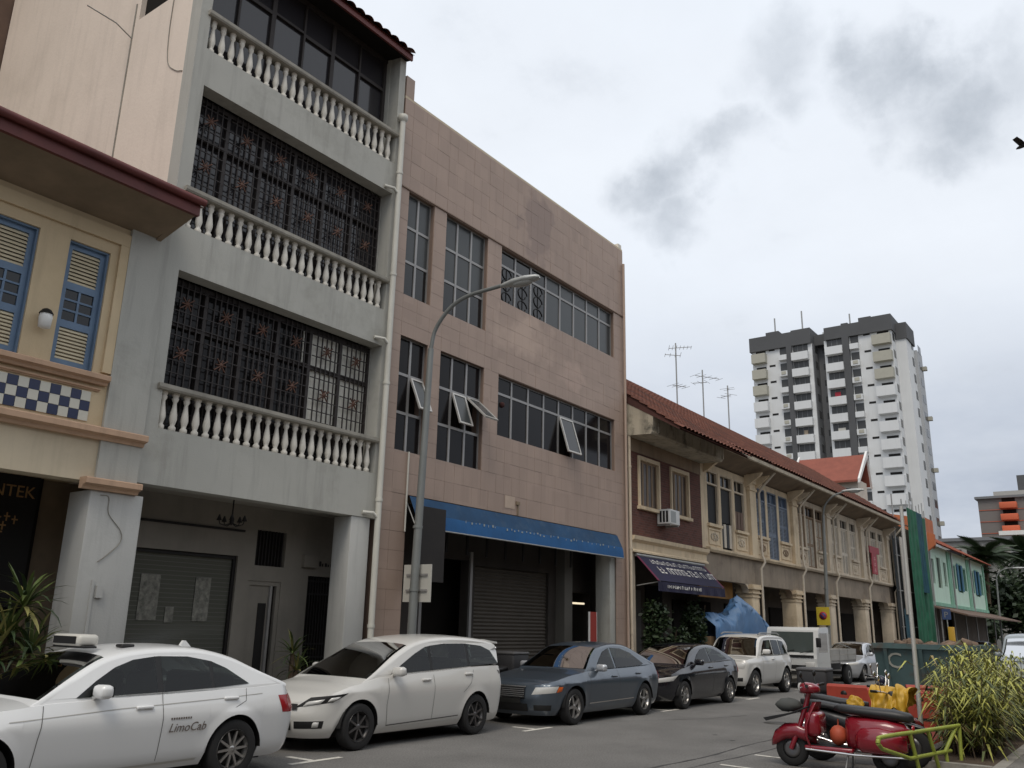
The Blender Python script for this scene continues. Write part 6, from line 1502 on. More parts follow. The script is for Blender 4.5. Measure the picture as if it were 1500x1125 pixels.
    # papers on the windscreen
car('slate blue saloon with chrome wheels parked behind the people carrier', (14.0 + 2.425, 10.2, 0), dict(L=4.85, W=1.86, xf=.94, xr=3.78, R=.33, sill=.19, cf=.62, cr=.5, nf=2.8, nr=2.6, paint=SLATE, crease=.76, shoulder=.10,
    zt=[(0, .72), (.3, .79), (1.0, .9), (1.5, .95), (2.6, .98), (3.9, 1.0), (4.4, 1.03), (4.85, 1.0)],
    cabin=[(1.42, .94), (1.85, 1.2), (2.2, 1.38), (2.55, 1.455), (3.0, 1.475), (3.45, 1.43), (3.9, 1.28), (4.3, 1.1), (4.5, 1.03)], ws=(1.48, 2.22), rs=(3.7, 4.4),
    win=[[(1.86, .985), (2.1, 1.17), (2.35, 1.32), (2.62, 1.385), (2.62, .995)], [(2.69, .995), (2.69, 1.39), (3.1, 1.375), (3.5, 1.28), (3.95, 1.05), (3.8, 1.02)]], rim=M_rim, spokes=5, detail=d_volvo))
# --- black saloon
def d_civic(k):
    S = k['S']; k['patch']([(.42, .58), (.95, .64), (1.1, .76), (.5, .68)], 'headlight', M_lamp, .012); k['centre'](.4, .56, .64, 'grille', M_chrome); k['centre'](.5, .26, .4, 'lower_intake', M_plast); k['mirror'](1.6, 1.02); k['handle'](2.4, .9); k['handle'](3.4, .92); k['seam']([(2.55, .95), (2.55, .3)]); k['patch']([(S - 1.02, .74), (S - .6, .72), (S - .56, .95), (S - .98, .96)], 'tail_light', M_red)
car('glossy black saloon parked under the navy awning', (18.9 + 2.27, 10.14, 0), dict(L=4.54, W=1.76, xf=.9, xr=3.6, R=.315, sill=.19, cf=.7, cr=.45, nf=2.3, nr=2.6, paint=BLACKP, crease=.78,
    zt=[(0, .66), (.3, .76), (.9, .9), (1.4, .96), (2.5, 1.0), (3.8, 1.03), (4.2, 1.05), (4.54, 1.02)],
    cabin=[(1.05, .93), (1.5, 1.18), (1.95, 1.36), (2.35, 1.43), (2.8, 1.44), (3.2, 1.4), (3.65, 1.26), (4.1, 1.06)], ws=(1.12, 2.0), rs=(3.4, 4.05),
    win=[[(1.6, 1.02), (1.9, 1.2), (2.2, 1.32), (2.52, 1.36), (2.52, 1.03)], [(2.58, 1.03), (2.58, 1.365), (2.95, 1.34), (3.3, 1.25), (3.65, 1.08)]], rim=M_rim, spokes=9, detail=d_civic,
    glass=None))
# --- small white off-roader
def d_suv(k):
    S = k['S']; t, xo = k['t'], k['xo']; k['patch']([(.42, .76), (.78, .76), (.84, .92), (.46, .9)], 'headlight', M_lamp, .015); k['centre'](.36, .74, .86, 'grille', M_plast); k['centre'](.5, .38, .56, 'lower_intake', mat('bumper grey', (.35, .35, .34), .6)); k['patch']([(.52, .42), (.72, .42), (.72, .52), (.52, .52)], 'fog_lamp', M_plast, .015); k['mirror'](1.5, 1.2, M_white); k['handle'](2.2, 1.0); k['seam']([(1.35, 1.05), (1.35, .4)]); k['seam']([(2.4, 1.05), (2.4, .4)])
    for s in (-1, 1): MB().tube([(1.7 + xo, s * .58, 1.69), (1.9 + xo, s * .58, 1.74), (3.3 + xo, s * .58, 1.74), (3.5 + xo, s * .58, 1.69)], .02, 6).build('roof_rail', M_steel, t)
    k['patch']([(S - .6, .8), (S - .42, .8), (S - .42, 1.05), (S - .6, 1.05)], 'tail_light', M_red)
car('small white off-roader parked by the blue tarpaulin', (24.4 + 2.03, 10.43, 0), dict(L=4.06, W=1.7, xf=.78, xr=3.36, R=.36, sill=.3, cf=.4, cr=.25, nf=3.2, nr=3.6, paint=PEARL, crease=.9, shoulder=.06,
    zt=[(0, .92), (.2, .99), (.9, 1.05), (1.3, 1.08), (4.06, 1.1)], cabin=[(1.0, 1.05), (1.28, 1.3), (1.55, 1.55), (1.9, 1.66), (2.6, 1.69), (3.4, 1.66), (3.78, 1.56), (3.94, 1.3), (4.0, 1.1)], ws=(1.05, 1.62), rs=(3.7, 3.98), tumble=.22,
    win=[[(1.38, 1.12), (1.62, 1.36), (1.85, 1.53), (2.36, 1.55), (2.36, 1.12)], [(2.43, 1.12), (2.43, 1.55), (3.0, 1.54), (3.05, 1.12)], [(3.1, 1.12), (3.07, 1.54), (3.5, 1.5), (3.7, 1.14)]], rim=M_rim, spokes=5, detail=d_suv, tw=.22, gap=.08))
# --- silver saloon further on
car('silver saloon parked behind the flatbed lorry', (35.3 + 2.15, 10.3, 0), dict(L=4.3, W=1.7, xf=.85, xr=3.35, R=.31, sill=.19, cf=.6, cr=.4, paint=SILVER, zt=[(0, .68), (.3, .78), (1.2, .93), (3.6, 1.0), (4.3, .98)],
    cabin=[(1.1, .92), (1.5, 1.18), (1.9, 1.37), (2.3, 1.43), (2.8, 1.43), (3.3, 1.32), (3.85, 1.03)], ws=(1.16, 1.95), rs=(3.2, 3.75), win=[[(1.6, 1.0), (1.95, 1.24), (2.3, 1.34), (2.45, 1.34), (2.45, 1.0)], [(2.5, 1.0), (2.5, 1.35), (2.9, 1.32), (3.45, 1.06)]], detail=lambda k: (k['patch']([(.4, .6), (.8, .64), (.9, .75), (.45, .7)], 'headlight', M_lamp), k['centre'](.35, .56, .66, 'grille', M_plast), k['mirror'](1.55, 1.0), k['centre'](.4, .28, .4, 'lower_intake', M_plast))))
car('pale grey van parked on the near side beyond the lime bush', (33.4 + 2.1, 3.75, 0), dict(L=4.3, W=1.75, xf=.8, xr=3.4, R=.32, sill=.2, cf=.35, cr=.2, nf=3.5, nr=4, paint=paint('grey van paint', (.25, .28, .29)), zt=[(0, .95), (.3, 1.05), (4.3, 1.12)],
    cabin=[(.35, 1.05), (.75, 1.45), (1.0, 1.72), (1.4, 1.86), (3.0, 1.9), (4.1, 1.84), (4.25, 1.12)], ws=(.4, 1.05), rs=(4.12, 4.24), tumble=.18, win=[[(.8, 1.15), (1.15, 1.65), (1.8, 1.7), (1.8, 1.15)], [(1.9, 1.15), (1.9, 1.7), (3.0, 1.72), (3.0, 1.15)]], detail=lambda k: (k['patch']([(.4, .7), (.7, .7), (.72, .9), (.42, .9)], 'headlight', M_lamp), k['centre'](.4, .4, .55, 'grille', M_plast), k['mirror'](.9, 1.2))), group='vehicles on the near side')
car('distant dark car parked below the tin canopy', (70, 10.6, 0), dict(L=4.3, W=1.7, xf=.85, xr=3.35, R=.31, paint=paint('grey blue car paint', (.2, .22, .26)), zt=[(0, .68), (.3, .78), (1.2, .93), (3.6, 1.0), (4.3, .98)], cabin=[(1.1, .92), (1.5, 1.18), (1.9, 1.37), (2.3, 1.43), (2.8, 1.43), (3.3, 1.32), (3.85, 1.03)], ws=(1.16, 1.95), rs=(3.2, 3.75), win=[[(1.6, 1.0), (1.95, 1.24), (2.3, 1.34), (2.9, 1.32), (3.45, 1.06)]], detail=lambda k: k['patch']([(.4, .6), (.8, .64), (.9, .75), (.45, .7)], 'headlight', M_lamp)))

# --- flatbed lorry
def lorry():
    X = 30.0; y0, y1 = 9.35, 11.1; t = thing('lorry', 'white flatbed lorry with grey cargo bed parked before the cream row', 'lorry', (32, 10.2, 0))
    cabm = paint('lorry white', (.6, .6, .58), .45)
    MB().prism([(X, .45), (X - .02, .95), (X + .05, 1.12), (X + .32, 1.86), (X + .42, 1.95), (X + 1.35, 1.97), (X + 1.42, 1.9), (X + 1.45, .45)], 'y', y0, y1).build('cab', cabm, t)
    def onf(z): return X + .05 + (z - 1.12) * (.27 / .74)
    MB().add([(onf(1.15) - .012, y0 + .12, 1.15), (onf(1.15) - .012, y1 - .12, 1.15), (onf(1.8) - .012, y1 - .16, 1.8), (onf(1.8) - .012, y0 + .16, 1.8)], [(0, 1, 2, 3)]).build('windscreen', mat('lorry glass', (.06, .075, .075), .06, spec=.6), t)
    MB().add([(X + .22, y0 - .006, 1.15), (X + .42, y0 - .006, 1.78), (X + 1.2, y0 - .006, 1.78), (X + 1.2, y0 - .006, 1.15)], [(0, 1, 2, 3)]).build('side_window', M_cg, t)
    MB().box(X - .04, X - .012, y0 + .1, y1 - .1, .98, 1.06).box(X - .035, X - .008, y0 + .25, y1 - .25, .62, .74).build('grille', M_plast, t); MB().bbox(X - .14, X + .1, y0 - .02, y1 + .02, .4, .6, .03).build('bumper', mat('lorry bumper', (.32, .32, .31), .6), t)
    for y in (y0 + .08, y1 - .38): MB().bbox(X - .05, X + .02, y, y + .3, .66, .84, .02).build('headlight', M_lamp, t)
    box(X - .15, X - .142, 9.95, 10.5, .44, .56).build('number_plate', M_plate, t)
    MB().tube([(X + .1, y0 + .02, 1.5), (X - .1, y0 - .12, 1.55)], .015, 5).bbox(X - .16, X - .1, y0 - .2, y0 - .04, 1.32, 1.62, .02).build('door_mirror', M_plast, t)
    MB().tube([(X - .03, 10.6, 1.12), (X + .06, 10.1, 1.22)], .01, 4).tube([(X - .03, 9.9, 1.12), (X + .06, 9.5, 1.22)], .01, 4).build('wiper', M_plast, t)
    bed = mat('grey cargo bed', (.33, .33, .33), .7, var=.15)
    box(X + 1.55, X + 4.6, y0 + .02, y1 - .02, .78, .86).build('bed_floor', bed, t)
    for yy in (y0, y1 - .04):
        for z in (.87, 1.06): box(X + 1.55, X + 4.6, yy, yy + .04, z, z + .175).build('bed_board', bed, t)
    box(X + 1.5, X + 1.545, y0, y1, .8, 1.75).build('headboard', bed, t); box(X + 4.602, X + 4.64, y0, y1, .86, 1.24).build('tailboard', bed, t)
    for xx in (X + 2.5, X + 3.5): box(xx, xx + .05, y0 - .02, y0 - .002, .8, 1.26).build('stake', M_steel, t)
    box(X + 1.0, X + 4.5, 9.9, 10.5, .5, .775).build('chassis', M_plast, t)
    for xx in (X + .62, X + 3.75):
        for s, yy in ((-1, y0 + .14), (1, y1 - .14)):
            o = MB().lathe([(.2, -.09), (.33, -.1), (.36, -.06), (.36, .06), (.33, .1), (.2, .09)], (xx, yy, .36), 24, 'y').build('wheel', M_tyre, t); MB().lathe([(.02, -.07), (.12, -.1), (.2, -.06)], (xx, yy, .36), 14, 'y').build('rim', M_steel, o)
lorry()

from mathutils import noise as mnoise
# --- blue tarpaulin over goods on the walkway edge
def tarp():
    t = thing('covered_stall', 'blue tarpaulin thrown over stacked goods in front of the cream row', 'tarpaulin', (29.3, 11.8, PZ))
    r = random.Random(9); M_t = mat('blue tarpaulin', (.075, .18, .37), .4, var=.2, vscale=2.2, dirt=(.28, .37, .5), dscale=1.0, damt=.45)
    pk = [(27.0, 2.2), (27.6, 2.45), (28.6, 2.3), (29.2, 2.75), (29.8, 3.0), (30.6, 2.8), (31.6, 2.4), (32.5, 1.95), (33.3, 1.6)]
    nx, nv = 110, 46; vs = []
    def top(x): return lerp_tab(pk, x)
    for i in range(nx + 1):
        x = 27.0 + 6.3 * i / nx
        for j in range(nv + 1):
            v = j / nv; y = 11.62 + .75 * (math.sin((v - .5) * math.pi) * .5 + .5); h = math.sin(v * math.pi) ** .45 if 0 < v < 1 else 0
            nv_ = Vector((x * 1.6, v * 2.4, 0)); fold = .3 * mnoise.noise(nv_) - .34 * abs(mnoise.noise(nv_ * 1.9)) - .2 * abs(mnoise.noise(Vector((x * 5.5, v * 5.0, 3)))) - .08 * abs(mnoise.noise(Vector((x * 12, v * 9, 5))))
            z = .5 + (top(x) - .5) * (.28 + .72 * h) + fold * .6; yy = y - (1 - h) * .1 + fold * .7 * (1 if v < .5 else .4)
            vs.append((x, max(yy, 11.56), max(z, .25)))
    MB().add(vs, [(i * (nv + 1) + j, (i + 1) * (nv + 1) + j, (i + 1) * (nv + 1) + j + 1, i * (nv + 1) + j + 1) for i in range(nx) for j in range(nv)], True).build('tarpaulin', M_t, t)
    for x, h in ((27.4, 1.6), (29.5, 2.3), (31.0, 1.5)): MB().bbox(x - .35, x + .5, 11.75, 12.1, PZ, h, .02).build('stacked_boxes', mat('cardboard', (.22, .15, .09), .9, var=.15), t)
tarp()

# --- skip bins
def skip(x0, x1, y0, y1, h, label, m, letter=None):
    t = thing('skip_bin', label, 'skip', ((x0 + x1) / 2, (y0 + y1) / 2, 0))
    b = MB(); fl = .18
    P = [(x0 + fl * 2, y0 + .05, .12), (x1 - fl * 2, y0 + .05, .12), (x1 - fl * 2, y1 - .05, .12), (x0 + fl * 2, y1 - .05, .12), (x0, y0, h), (x1, y0, h), (x1, y1, h), (x0, y1, h), (x0 + .08, y0 + .08, h), (x1 - .08, y0 + .08, h), (x1 - .08, y1 - .08, h), (x0 + .08, y1 - .08, h), (x0 + .4, y0 + .12, .3), (x1 - .4, y0 + .12, .3), (x1 - .4, y1 - .12, .3), (x0 + .4, y1 - .12, .3)]
    F = [(0, 3, 2, 1)]
    for a in (0, 4, 8):
        for i in range(4): F.append((a + i, a + (i + 1) % 4, a + 4 + (i + 1) % 4, a + 4 + i))
    F.append((12, 13, 14, 15)); b.add(P, F).build('hopper', m, t)
    MB().box(x0 - .04, x0 + .06, y0 - .03, y1 + .03, h - .1, h + .02).box(x1 - .06, x1 + .04, y0 - .03, y1 + .03, h - .1, h + .02).box(x0 + .06, x1 - .06, y0 - .03, y0 + .05, h - .1, h + .02).box(x0 + .06, x1 - .06, y1 - .05, y1 + .03, h - .1, h + .02).build('rim', m, t)
    for y in (y0 + .25, (y0 + y1) / 2, y1 - .33): MB().prism([(x0 + fl * 2 - .06, .13), (x0 - .05, h - .11), (x0 + .01, h - .11), (x0 + fl * 2, .13)], 'y', y, y + .08).build('rib', m, t)
    MB().box(x0 + .4, x1 - .4, y0 + .2, y0 + .35, -.01, .118).box(x0 + .4, x1 - .4, y1 - .35, y1 - .2, -.01, .118).build('skid', M_plast, t)
    if letter: inst('lettering', text_mesh(letter, .55, mat('skip lettering', (.42, .43, .4), .8, var=.2), .004), t, (x0 + .36 * (1 - (.98 - .12) / (h - .12)) - .012, y0 + 2.02, .98), (R(90) + math.atan(.36 / (h - .12)), 0, R(-90)))
    r = random.Random(3); rb = MB()
    for k in range(26): x, y = r.uniform(x0 + .4, x1 - .4), r.uniform(y0 + .3, y1 - .3); s = r.uniform(.1, .28); rb.blob((x, y, h - .08 + r.uniform(-.05, .1)), (s, s, s * .6), 6, 4, .25)
    rb.build('rubble', mat('rubble', (.17, .12, .09), .95, var=.5, vscale=3), t, kind='stuff')
skip(24.0, 27.4, 3.75, 6.05, 1.55, 'blue green skip bin with a white letter C full of rubble', mat('blue green skip paint', (.075, .13, .14), .7, var=.25, vscale=1.5, dirt=(.12, .06, .035), dscale=1.3, damt=.7), 'C')

# --- red plastic barriers
def barrier(x, y, rz, label):
    t = thing('road_barrier', label, 'barrier', (x, y, 0), 'red plastic road barriers', local=True, rz=rz)
    m = mat('red barrier plastic', (.34, .042, .022), .55, var=.15, vscale=3)
    pr = [(-.22, 0), (.22, 0), (.22, .12), (.12, .3), (.1, .84), (.06, .88), (-.06, .88), (-.1, .84), (-.12, .3), (-.22, .12)]
    b = MB().prism(pr, 'x', -.62, .62); b.build('shell', m, t)
    for xx in (-.3, .22): MB().lathe([(.001, -.105), (.06, -.105), (.06, .105), (.001, .105)], (xx, 0, .72), 12, 'y').build('socket', M_plast, t)
    MB().box(-.56, .56, -.125, -.11, .40, .44).build('groove', M_plast, t); MB().lathe([(.045, 0), (.045, .04)], (.35, 0, .88), 10).build('filler_cap', M_plast, t)
barrier(17.3, 4.62, R(-97), 'red plastic barrier farthest out on the road by the black delivery box'); barrier(16.8, 3.75, R(-86), 'red plastic barrier behind the yellow raincoat'); barrier(18.6, 3.52, R(-70), 'red plastic barrier touching the lime bush')

# --- scooters
def two_wheel(t, m, xw=0.0):
    pass
REDP = paint('scooter red paint', (.22, .008, .018), .25); 
M_seat = mat('black seat vinyl', (.02, .02, .022), .45, spec=.5)
def tyre_at(t, x, y, r, w, dirx=1):
    o = MB().lathe([(r * .55, -w * .4), (r * .9, -w * .5), (r, -w * .2), (r, w * .2), (r * .9, w * .5), (r * .55, w * .4)], (x, 0, r), 26, 'y', cap=False).build('wheel', M_tyre, t)
    MB().lathe([(.02, -w * .3), (r * .35, -w * .38), (r * .56, -w * .3), (r * .56, w * .3), (r * .35, w * .38), (.02, w * .3)], (x, 0, r), 18, 'y').build('rim', M_rimd, o); return o
def lathe_x(stations, n=14):
    """loft of elliptical sections along x: (x, z centre, half width, half height)"""
    vs = []
    for x, z, w, h in stations:
        for j in range(n): a = 2 * math.pi * j / n; vs.append((x, w * math.copysign(abs(math.cos(a)) ** .8, math.cos(a)), z + h * math.copysign(abs(math.sin(a)) ** .8, math.sin(a))))
    k = len(stations)
    return MB().add(vs, [(i * n + j, (i + 1) * n + j, (i + 1) * n + (j + 1) % n, i * n + (j + 1) % n) for i in range(k - 1) for j in range(n)] + [tuple(range(n)), tuple(range((k - 1) * n, k * n))[::-1]], True)
def vespa():
    # local +x is forward; placed nose to the road
    t = thing('motor_scooter', 'red classic motor scooter with long black seat parked nose to the road', 'scooter', (12.9, 3.8, 0), 'motorbikes in the near bay', local=True, rz=R(92))
    tyre_at(t, .64, 0, .225, .1); tyre_at(t, -.64, 0, .225, .11)
    # front mudguard
    lathe_x([(.30, .36, .05, .05), (.4, .42, .1, .1), (.55, .47, .115, .1), (.72, .45, .115, .11), (.86, .36, .09, .1), (.92, .29, .04, .05)]).build('front_mudguard', REDP, t)
    # leg shield: curved sheet
    vs = []; n = 12
    prof = [(.42, .30, .20), (.45, .42, .24), (.44, .58, .24), (.38, .74, .2), (.33, .86, .12)]
    for x, z, w in prof:
        for j in range(n + 1): f = -1 + 2 * j / n; vs.append((x - .07 * f * f, w * f, z))
    vs2 = [(x - .025, y, z) for x, y, z in vs]; k = len(prof); q = n + 1; N0 = k * q
    F = [(i * q + j, i * q + j + 1, (i + 1) * q + j + 1, (i + 1) * q + j) for i in range(k - 1) for j in range(n)]
    MB().add(vs + vs2, F + [tuple(N0 + a for a in f)[::-1] for f in F] + [(i * q, (i + 1) * q, N0 + (i + 1) * q, N0 + i * q) for i in range(k - 1)] + [(i * q + n, N0 + i * q + n, N0 + (i + 1) * q + n, (i + 1) * q + n) for i in range(k - 1)], True).build('leg_shield', REDP, t)
    MB().tube([(.64, .065, .23), (.52, .06, .5), (.42, .0, .8), (.36, 0, 1.0)], .035, 8).build('steering_column', REDP, t)
    # glovebox
    MB().bbox(.2, .40, -.21, .21, .42, .74, .06).build('glovebox', REDP, t)
    # floor and tail
    MB().bbox(-.22, .42, -.2, .2, .25, .31, .02).build('floor_board', REDP, t); MB().box(-.2, .36, -.17, .17, .311, .318).build('floor_mat', M_plast, t)
    MB().tube([(.4, -.2, .26), (-.25, -.22, .24), (-.9, -.24, .26)], .016, 6).tube([(.4, .2, .26), (-.25, .22, .24), (-.9, .24, .26)], .016, 6).build('trim_strip', M_chrome, t)
    lathe_x([(-.12, .5, .1, .2), (-.2, .5, .17, .22), (-.4, .52, .2, .2), (-.65, .54, .2, .17), (-.85, .52, .15, .14), (-.95, .5, .06, .07)]).build('tail_body', REDP, t)
    for s in (-1, 1):
        c = lathe_x([(-.26, .42, .04, .08), (-.34, .43, .1, .155), (-.55, .44, .13, .17), (-.75, .43, .12, .15), (-.9, .4, .06, .08)]); c.v = [(x, y + s * .17, z) for x, y, z in c.v]; c.build('side_cowl', REDP, t)
    se = lathe_x([(.02, .80, .08, .03), (-.06, .80, .13, .06), (-.3, .785, .15, .062), (-.5, .77, .145, .07), (-.75, .755, .14, .075), (-.93, .735, .1, .06), (-.97, .73, .05, .03)]); so = se.build('seat', M_seat, t)
    MB().tube([(-.08, -.15, .745), (-.5, -.16, .71), (-.9, -.12, .69)], .012, 5).build('seat_trim', M_plast, so)
    # orange helmet bag hanging below the seat
    ob = single(MB().blob((-.02, 0, .45), (.12, .12, .13), 12, 8, .05).tube([(-.02, 0, .56), (.0, 0, .66)], .012, 5), 'helmet_bag', mat('orange red bag', (.4, .07, .03), .6, var=.2), 'round orange red bag on the footboard of the red scooter', 'bag', (-.02, 0, .32)); ob.location = (12.9, 3.80, .32)
    # headset
    lathe_x([(.22, 1.03, .05, .04), (.3, 1.04, .1, .07), (.4, 1.04, .1, .08), (.47, 1.03, .075, .07)]).build('headset', REDP, t)
    MB().lathe([(.001, .02), (.07, .01), (.075, -.02)], (.485, 0, 1.035), 16, 'x').build('headlight', M_lamp, t)
    MB().tube([(.3, -.34, 1.08), (.34, -.2, 1.065), (.36, 0, 1.05), (.34, .2, 1.065), (.3, .34, 1.08)], .018, 7).build('handlebar', REDP, t)
    for s in (-1, 1):
        MB().tube([(.27, s * .42, 1.09), (.31, s * .3, 1.075)], .022, 7).build('grip', M_plast, t); MB().tube([(.36, s * .4, 1.065), (.37, s * .27, 1.06)], .008, 5).build('brake_lever', M_chrome, t)
        MB().tube([(.33, s * .24, 1.07), (.37, s * .32, 1.2)], .007, 5).blob((.37, s * .33, 1.23), (.02, .055, .045), 10, 6).build('mirror', M_plast, t)
    MB().prism([(.56, .70), (.62, .70), (.98, .62), (.94, .58)], 'y', -.18, .18).tube([(.36, -.1, .8), (.62, -.12, .69)], .012, 5).tube([(.36, .1, .8), (.62, .12, .69)], .012, 5).build('front_rack', M_plast, t)
    MB().blob((.66, 0, .80), (.2, .16, .09), 10, 6, .1).build('front_bag', mat('grey cover cloth', (.07, .075, .075), .9, var=.2), t)
    MB().tube([(-.15, -.12, .28), (-.1, -.2, .01)], .014, 6).tube([(-.15, .12, .28), (-.1, .2, .01)], .014, 6).build('stand', M_steel, t)
    MB().bbox(-.93, -.5, -.14, -.06, .2, .34, .03).build('engine', M_plast, t)
    MB().lathe([(.001, 0), (.05, .005), (.05, .03)], (-.975, 0, .6), 12, 'x').build('tail_light', M_red, t)
vespa()
def scooter2(x, y, rz, label, m, seat_x=-.3, box_=False):
    t = thing('motorbike', label, 'motorbike', (x, y, 0), 'motorbikes in the near bay', local=True, rz=rz)
    for xx in (.62, -.62): tyre_at(t, xx, 0, .28, .1)
    MB().tube([(.62, -.07, .28), (.46, -.08, .78), (.4, -.06, .92)], .025, 7).tube([(.62, .07, .28), (.46, .08, .78), (.4, .06, .92)], .025, 7).build('fork', M_chrome, t)
    lathe_x([(.34, .58, .05, .05), (.45, .56, .07, .03), (.62, .585, .08, .03), (.8, .54, .07, .03), (.9, .46, .05, .03)]).build('front_mudguard', m, t)
    lathe_x([(.42, .8, .06, .1), (.3, .68, .11, .16), (.1, .52, .1, .14), (-.1, .48, .13, .16), (-.35, .55, .15, .14), (-.65, .64, .13, .1), (-.92, .7, .06, .05)]).build('body', m, t)
    MB().bbox(-.2, .25, -.13, .13, .18, .44, .04).build('engine', M_steel, t)
    MB().tube([(.1, -.14, .25), (-.3, -.18, .25), (-.85, -.2, .38)], [.025, .04, .045], 8).build('exhaust', M_chrome, t)
    lathe_x([(.12, .72, .07, .04), (.0, .73, .12, .05), (-.3, .74, .13, .055), (-.6, .78, .13, .055), (-.85, .8, .08, .04)]).build('seat', M_seat, t)
    lathe_x([(.36, .96, .06, .05), (.46, .93, .1, .09), (.54, .9, .09, .085)]).build('headlamp_cowl', m, t); MB().lathe([(.001, .01), (.075, .005), (.08, -.02)], (.555, 0, .9), 14, 'x').build('headlight', M_lamp, t)
    MB().tube([(.26, -.36, 1.02), (.36, -.2, 1.0), (.4, 0, .97), (.36, .2, 1.0), (.26, .36, 1.02)], .014, 7).build('handlebar', M_chrome, t)
    for s in (-1, 1):
        MB().tube([(.24, s * .4, 1.02), (.3, s * .28, 1.01)], .02, 7).build('grip', M_plast, t); MB().tube([(.34, s * .26, 1.0), (.34, s * .34, 1.16)], .007, 5).blob((.34, s * .36, 1.2), (.018, .06, .045), 10, 6).build('mirror', M_chrome, t)
    MB().tube([(-.1, -.1, .22), (-.12, -.24, .01)], .014, 6).build('stand', M_steel, t); MB().lathe([(.001, 0), (.05, .005), (.05, .03)], (-.93, 0, .7), 12, 'x').build('tail_light', M_red, t)
    if box_:
        bx = MB().bbox(-1.1, -.5, -.28, .28, .66, 1.08, .05).build('delivery_box', mat('black delivery box', (.03, .03, .034), .6), t); MB().bbox(-1.11, -.49, -.29, .29, 1.04, 1.11, .03).build('lid', mat('grey box lid', (.07, .07, .075), .5), bx)
    return t
scooter2(13.75, 3.7, R(-88), 'black motorbike parked right behind the red scooter', mat('black bike paint', (.012, .012, .014), .3))
scooter2(18.5, 5.02, R(-86), 'black motorbike with a large delivery box behind its seat', mat('dark blue bike paint', (.015, .018, .04), .3), box_=True)
scooter2(15.0, 4.05, R(-90), 'dark red motorbike standing between the black motorbike and the red barriers', paint('dark red bike paint', (.12, .008, .01), .3))
# yellow raincoat and pouch
M_rain = mat('yellow raincoat', (.5, .3, .025), .5, var=.2, vscale=5)
def cloth(c, r, name, label, cat, seed, m):
    b = MB(); n, k = 48, 30; vs = []
    for i in range(k + 1):
        p = math.pi * i / k
        for j in range(n):
            a = 2 * math.pi * j / n; d = Vector((math.sin(p) * math.cos(a), math.sin(p) * math.sin(a), math.cos(p)))
            dv = Vector((d.x, d.y, d.z * .45)); q = .9 + .42 * mnoise.noise(d * 1.2 + Vector((seed, 0, 0))) + .22 * mnoise.noise(dv * 3.4 + Vector((0, seed, 0))) + .1 * mnoise.noise(dv * 7.5 + Vector((0, 0, seed))) - .12 * abs(mnoise.noise(d * 4.0 + Vector((seed, seed, 0))))
            sag = -.55 * r[2] * (d.x ** 2 + d.y ** 2)
            vs.append((c[0] + r[0] * q * d.x, c[1] + r[1] * q * d.y, c[2] + r[2] * q * d.z + sag))
    b.add(vs, [(i * n + j, (i + 1) * n + j, (i + 1) * n + (j + 1) % n, i * n + (j + 1) % n) for i in range(k) for j in range(n)], True)
    return single(b, name, m, label, cat, (c[0], c[1], c[2] - r[2]))
def drape(c, ln, drop, wid, name, label, cat, seed, m):
    nu, nv = 46, 40; vs = []; sd = Vector((seed * 1.7, 0, 0))
    for i in range(nu + 1):
        u = i / nu
        hem = 1 + .45 * mnoise.noise(Vector((u * 4, seed, 0)))
        for j in range(nv + 1):
            v = -1 + 2 * j / nv; av = abs(v)
            q = Vector((u * 5.0, v * 1.1, seed)); w = mnoise.noise(q) * .09 + mnoise.noise(q * 2.3 + sd) * .05 + mnoise.noise(q * 5 + sd) * .018
            x = c[0] + math.copysign(wid * min(1, av * 2.2) ** .6, v) * (1 + .5 * av) + w * (.4 + av) * (1 if v > 0 else -1)
            y = c[1] + (u - .5) * ln * (1 + .25 * mnoise.noise(Vector((v * 2, seed, 4)))) + .05 * mnoise.noise(q * 1.6)
            z = c[2] + .07 * mnoise.noise(Vector((u * 3.1, seed, 2))) + w * .5 - drop * av ** 1.5 * (hem if v < 0 else hem * .8)
            vs.append((x, y, z))
    k = nv + 1
    return single(MB().add(vs, [(i * k + j, (i + 1) * k + j, (i + 1) * k + j + 1, i * k + j + 1) for i in range(nu) for j in range(nv)], True), name, m, label, cat, (c[0], c[1], c[2] - drop))
drape((13.8, 3.28, 1.08), .55, .34, .12, 'raincoat', 'crumpled yellow raincoat draped over the handlebar of the black motorbike', 'raincoat', 4, M_rain)
cloth((13.72, 3.78, .83), (.1, .13, .1), 'pouch', 'small yellow pouch lying on the black motorbike seat', 'pouch', 6, M_rain)

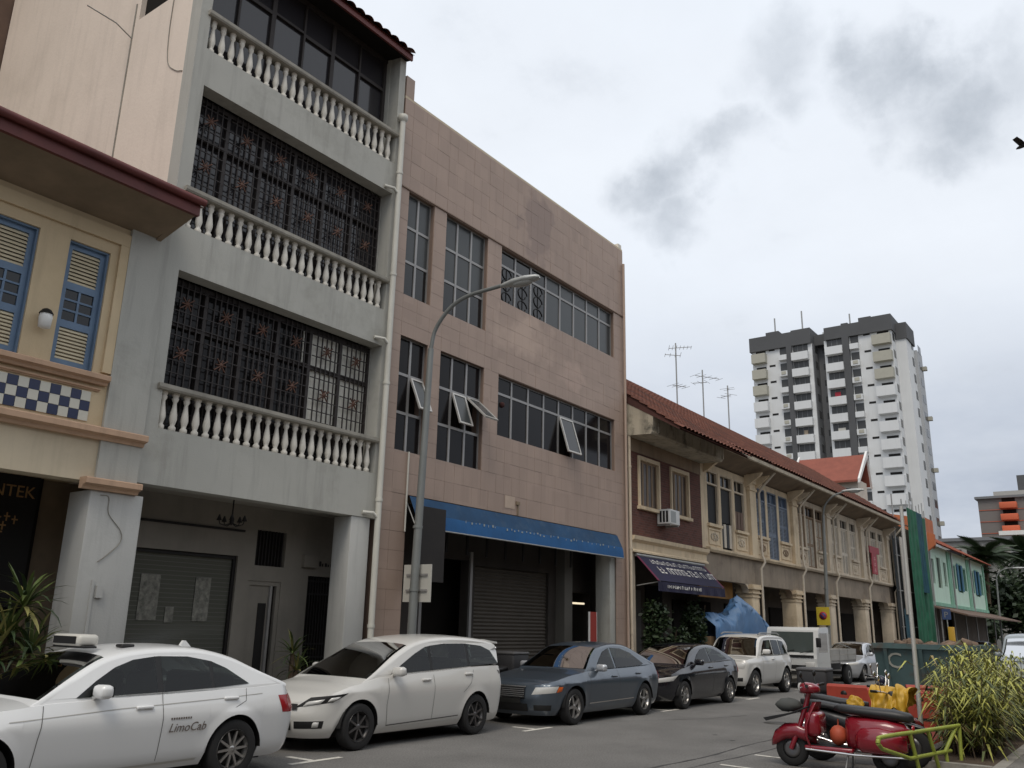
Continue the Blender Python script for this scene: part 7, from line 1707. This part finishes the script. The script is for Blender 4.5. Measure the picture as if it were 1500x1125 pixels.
# --- lime painted rail in front of the bush
def rail():
    t = thing('bicycle_rail', 'lime green tubular rail with slanting bars before the bush', 'railing', (13.1, 2.8, 0))
    m = mat('lime rail paint', (.30, .36, .06), .5, var=.15, vscale=4); A = Vector((11.9, 3.04, 0)); B = Vector((14.4, 2.55, 0)); u = (B - A)
    def P(s, z): q = A + u * s; return (q.x, q.y, z)
    MB().tube(catmull([P(.0, .5), P(.01, .54), P(.06, .565), P(.5, .565), P(1.0, .565)], 4), .028, 8).build('top_bar', m, t)
    MB().tube([P(.0, .5), P(.04, .43), P(.34, .26), P(.85, .26)], .026, 8).build('bottom_bar', m, t)
    for s0, s1 in ((.36, .44), (.58, .68)): MB().tube([P(s0, .56), P(s1, .05)], .026, 8).build('slanting_bar', m, t)
    MB().tube([P(.96, .56), P(.78, .27), P(.8, .05)], .026, 8).tube([P(1.0, .565), P(.98, .05)], .026, 8).build('end_bar', m, t)
rail()
# --- white bollard at the pavement edge
bo = thing('bollard', 'plain white bollard at the near pavement edge beyond the bush', 'bollard', (20.4, 2.0, PZ))
MB().lathe([(.07, 0), (.07, .98), (.05, 1.03), (.01, 1.04)], (20.4, 2.0, PZ), 12).build('shaft', M_white, bo)
# --- dark motorbike half hidden behind the people carrier
scooter2(15.75, 12.0, R(180), 'dark motorbike with rear box parked on the walkway of the pink block', mat('near black bike paint', (.01, .01, .01), .5), box_=True).location.z = PZ
# --- bird
bd = thing('bird', 'dark bird gliding in the sky', 'bird', (24.85, 1.22, 14.64), local=True, rz=R(60)); M_bird = mat('dark feathers', (.02, .018, .02), .8)
lathe_x([(.22, 0, .012, .012), (.16, 0, .04, .035), (.05, 0, .06, .05), (-.1, 0, .05, .04), (-.2, 0, .03, .02), (-.34, 0, .06, .008)], 8).build('body', M_bird, bd)
for s in (-1, 1): MB().add([(.1, s * .03, .02), (-.08, s * .03, .02), (-.1, s * .2, .07), (.09, s * .2, .08), (-.16, s * .42, .04), (.0, s * .44, .05), (-.22, s * .56, .0)], [(0, 3, 2, 1), (3, 5, 4, 2), (5, 6, 4)], True).build('wing', M_bird, bd)
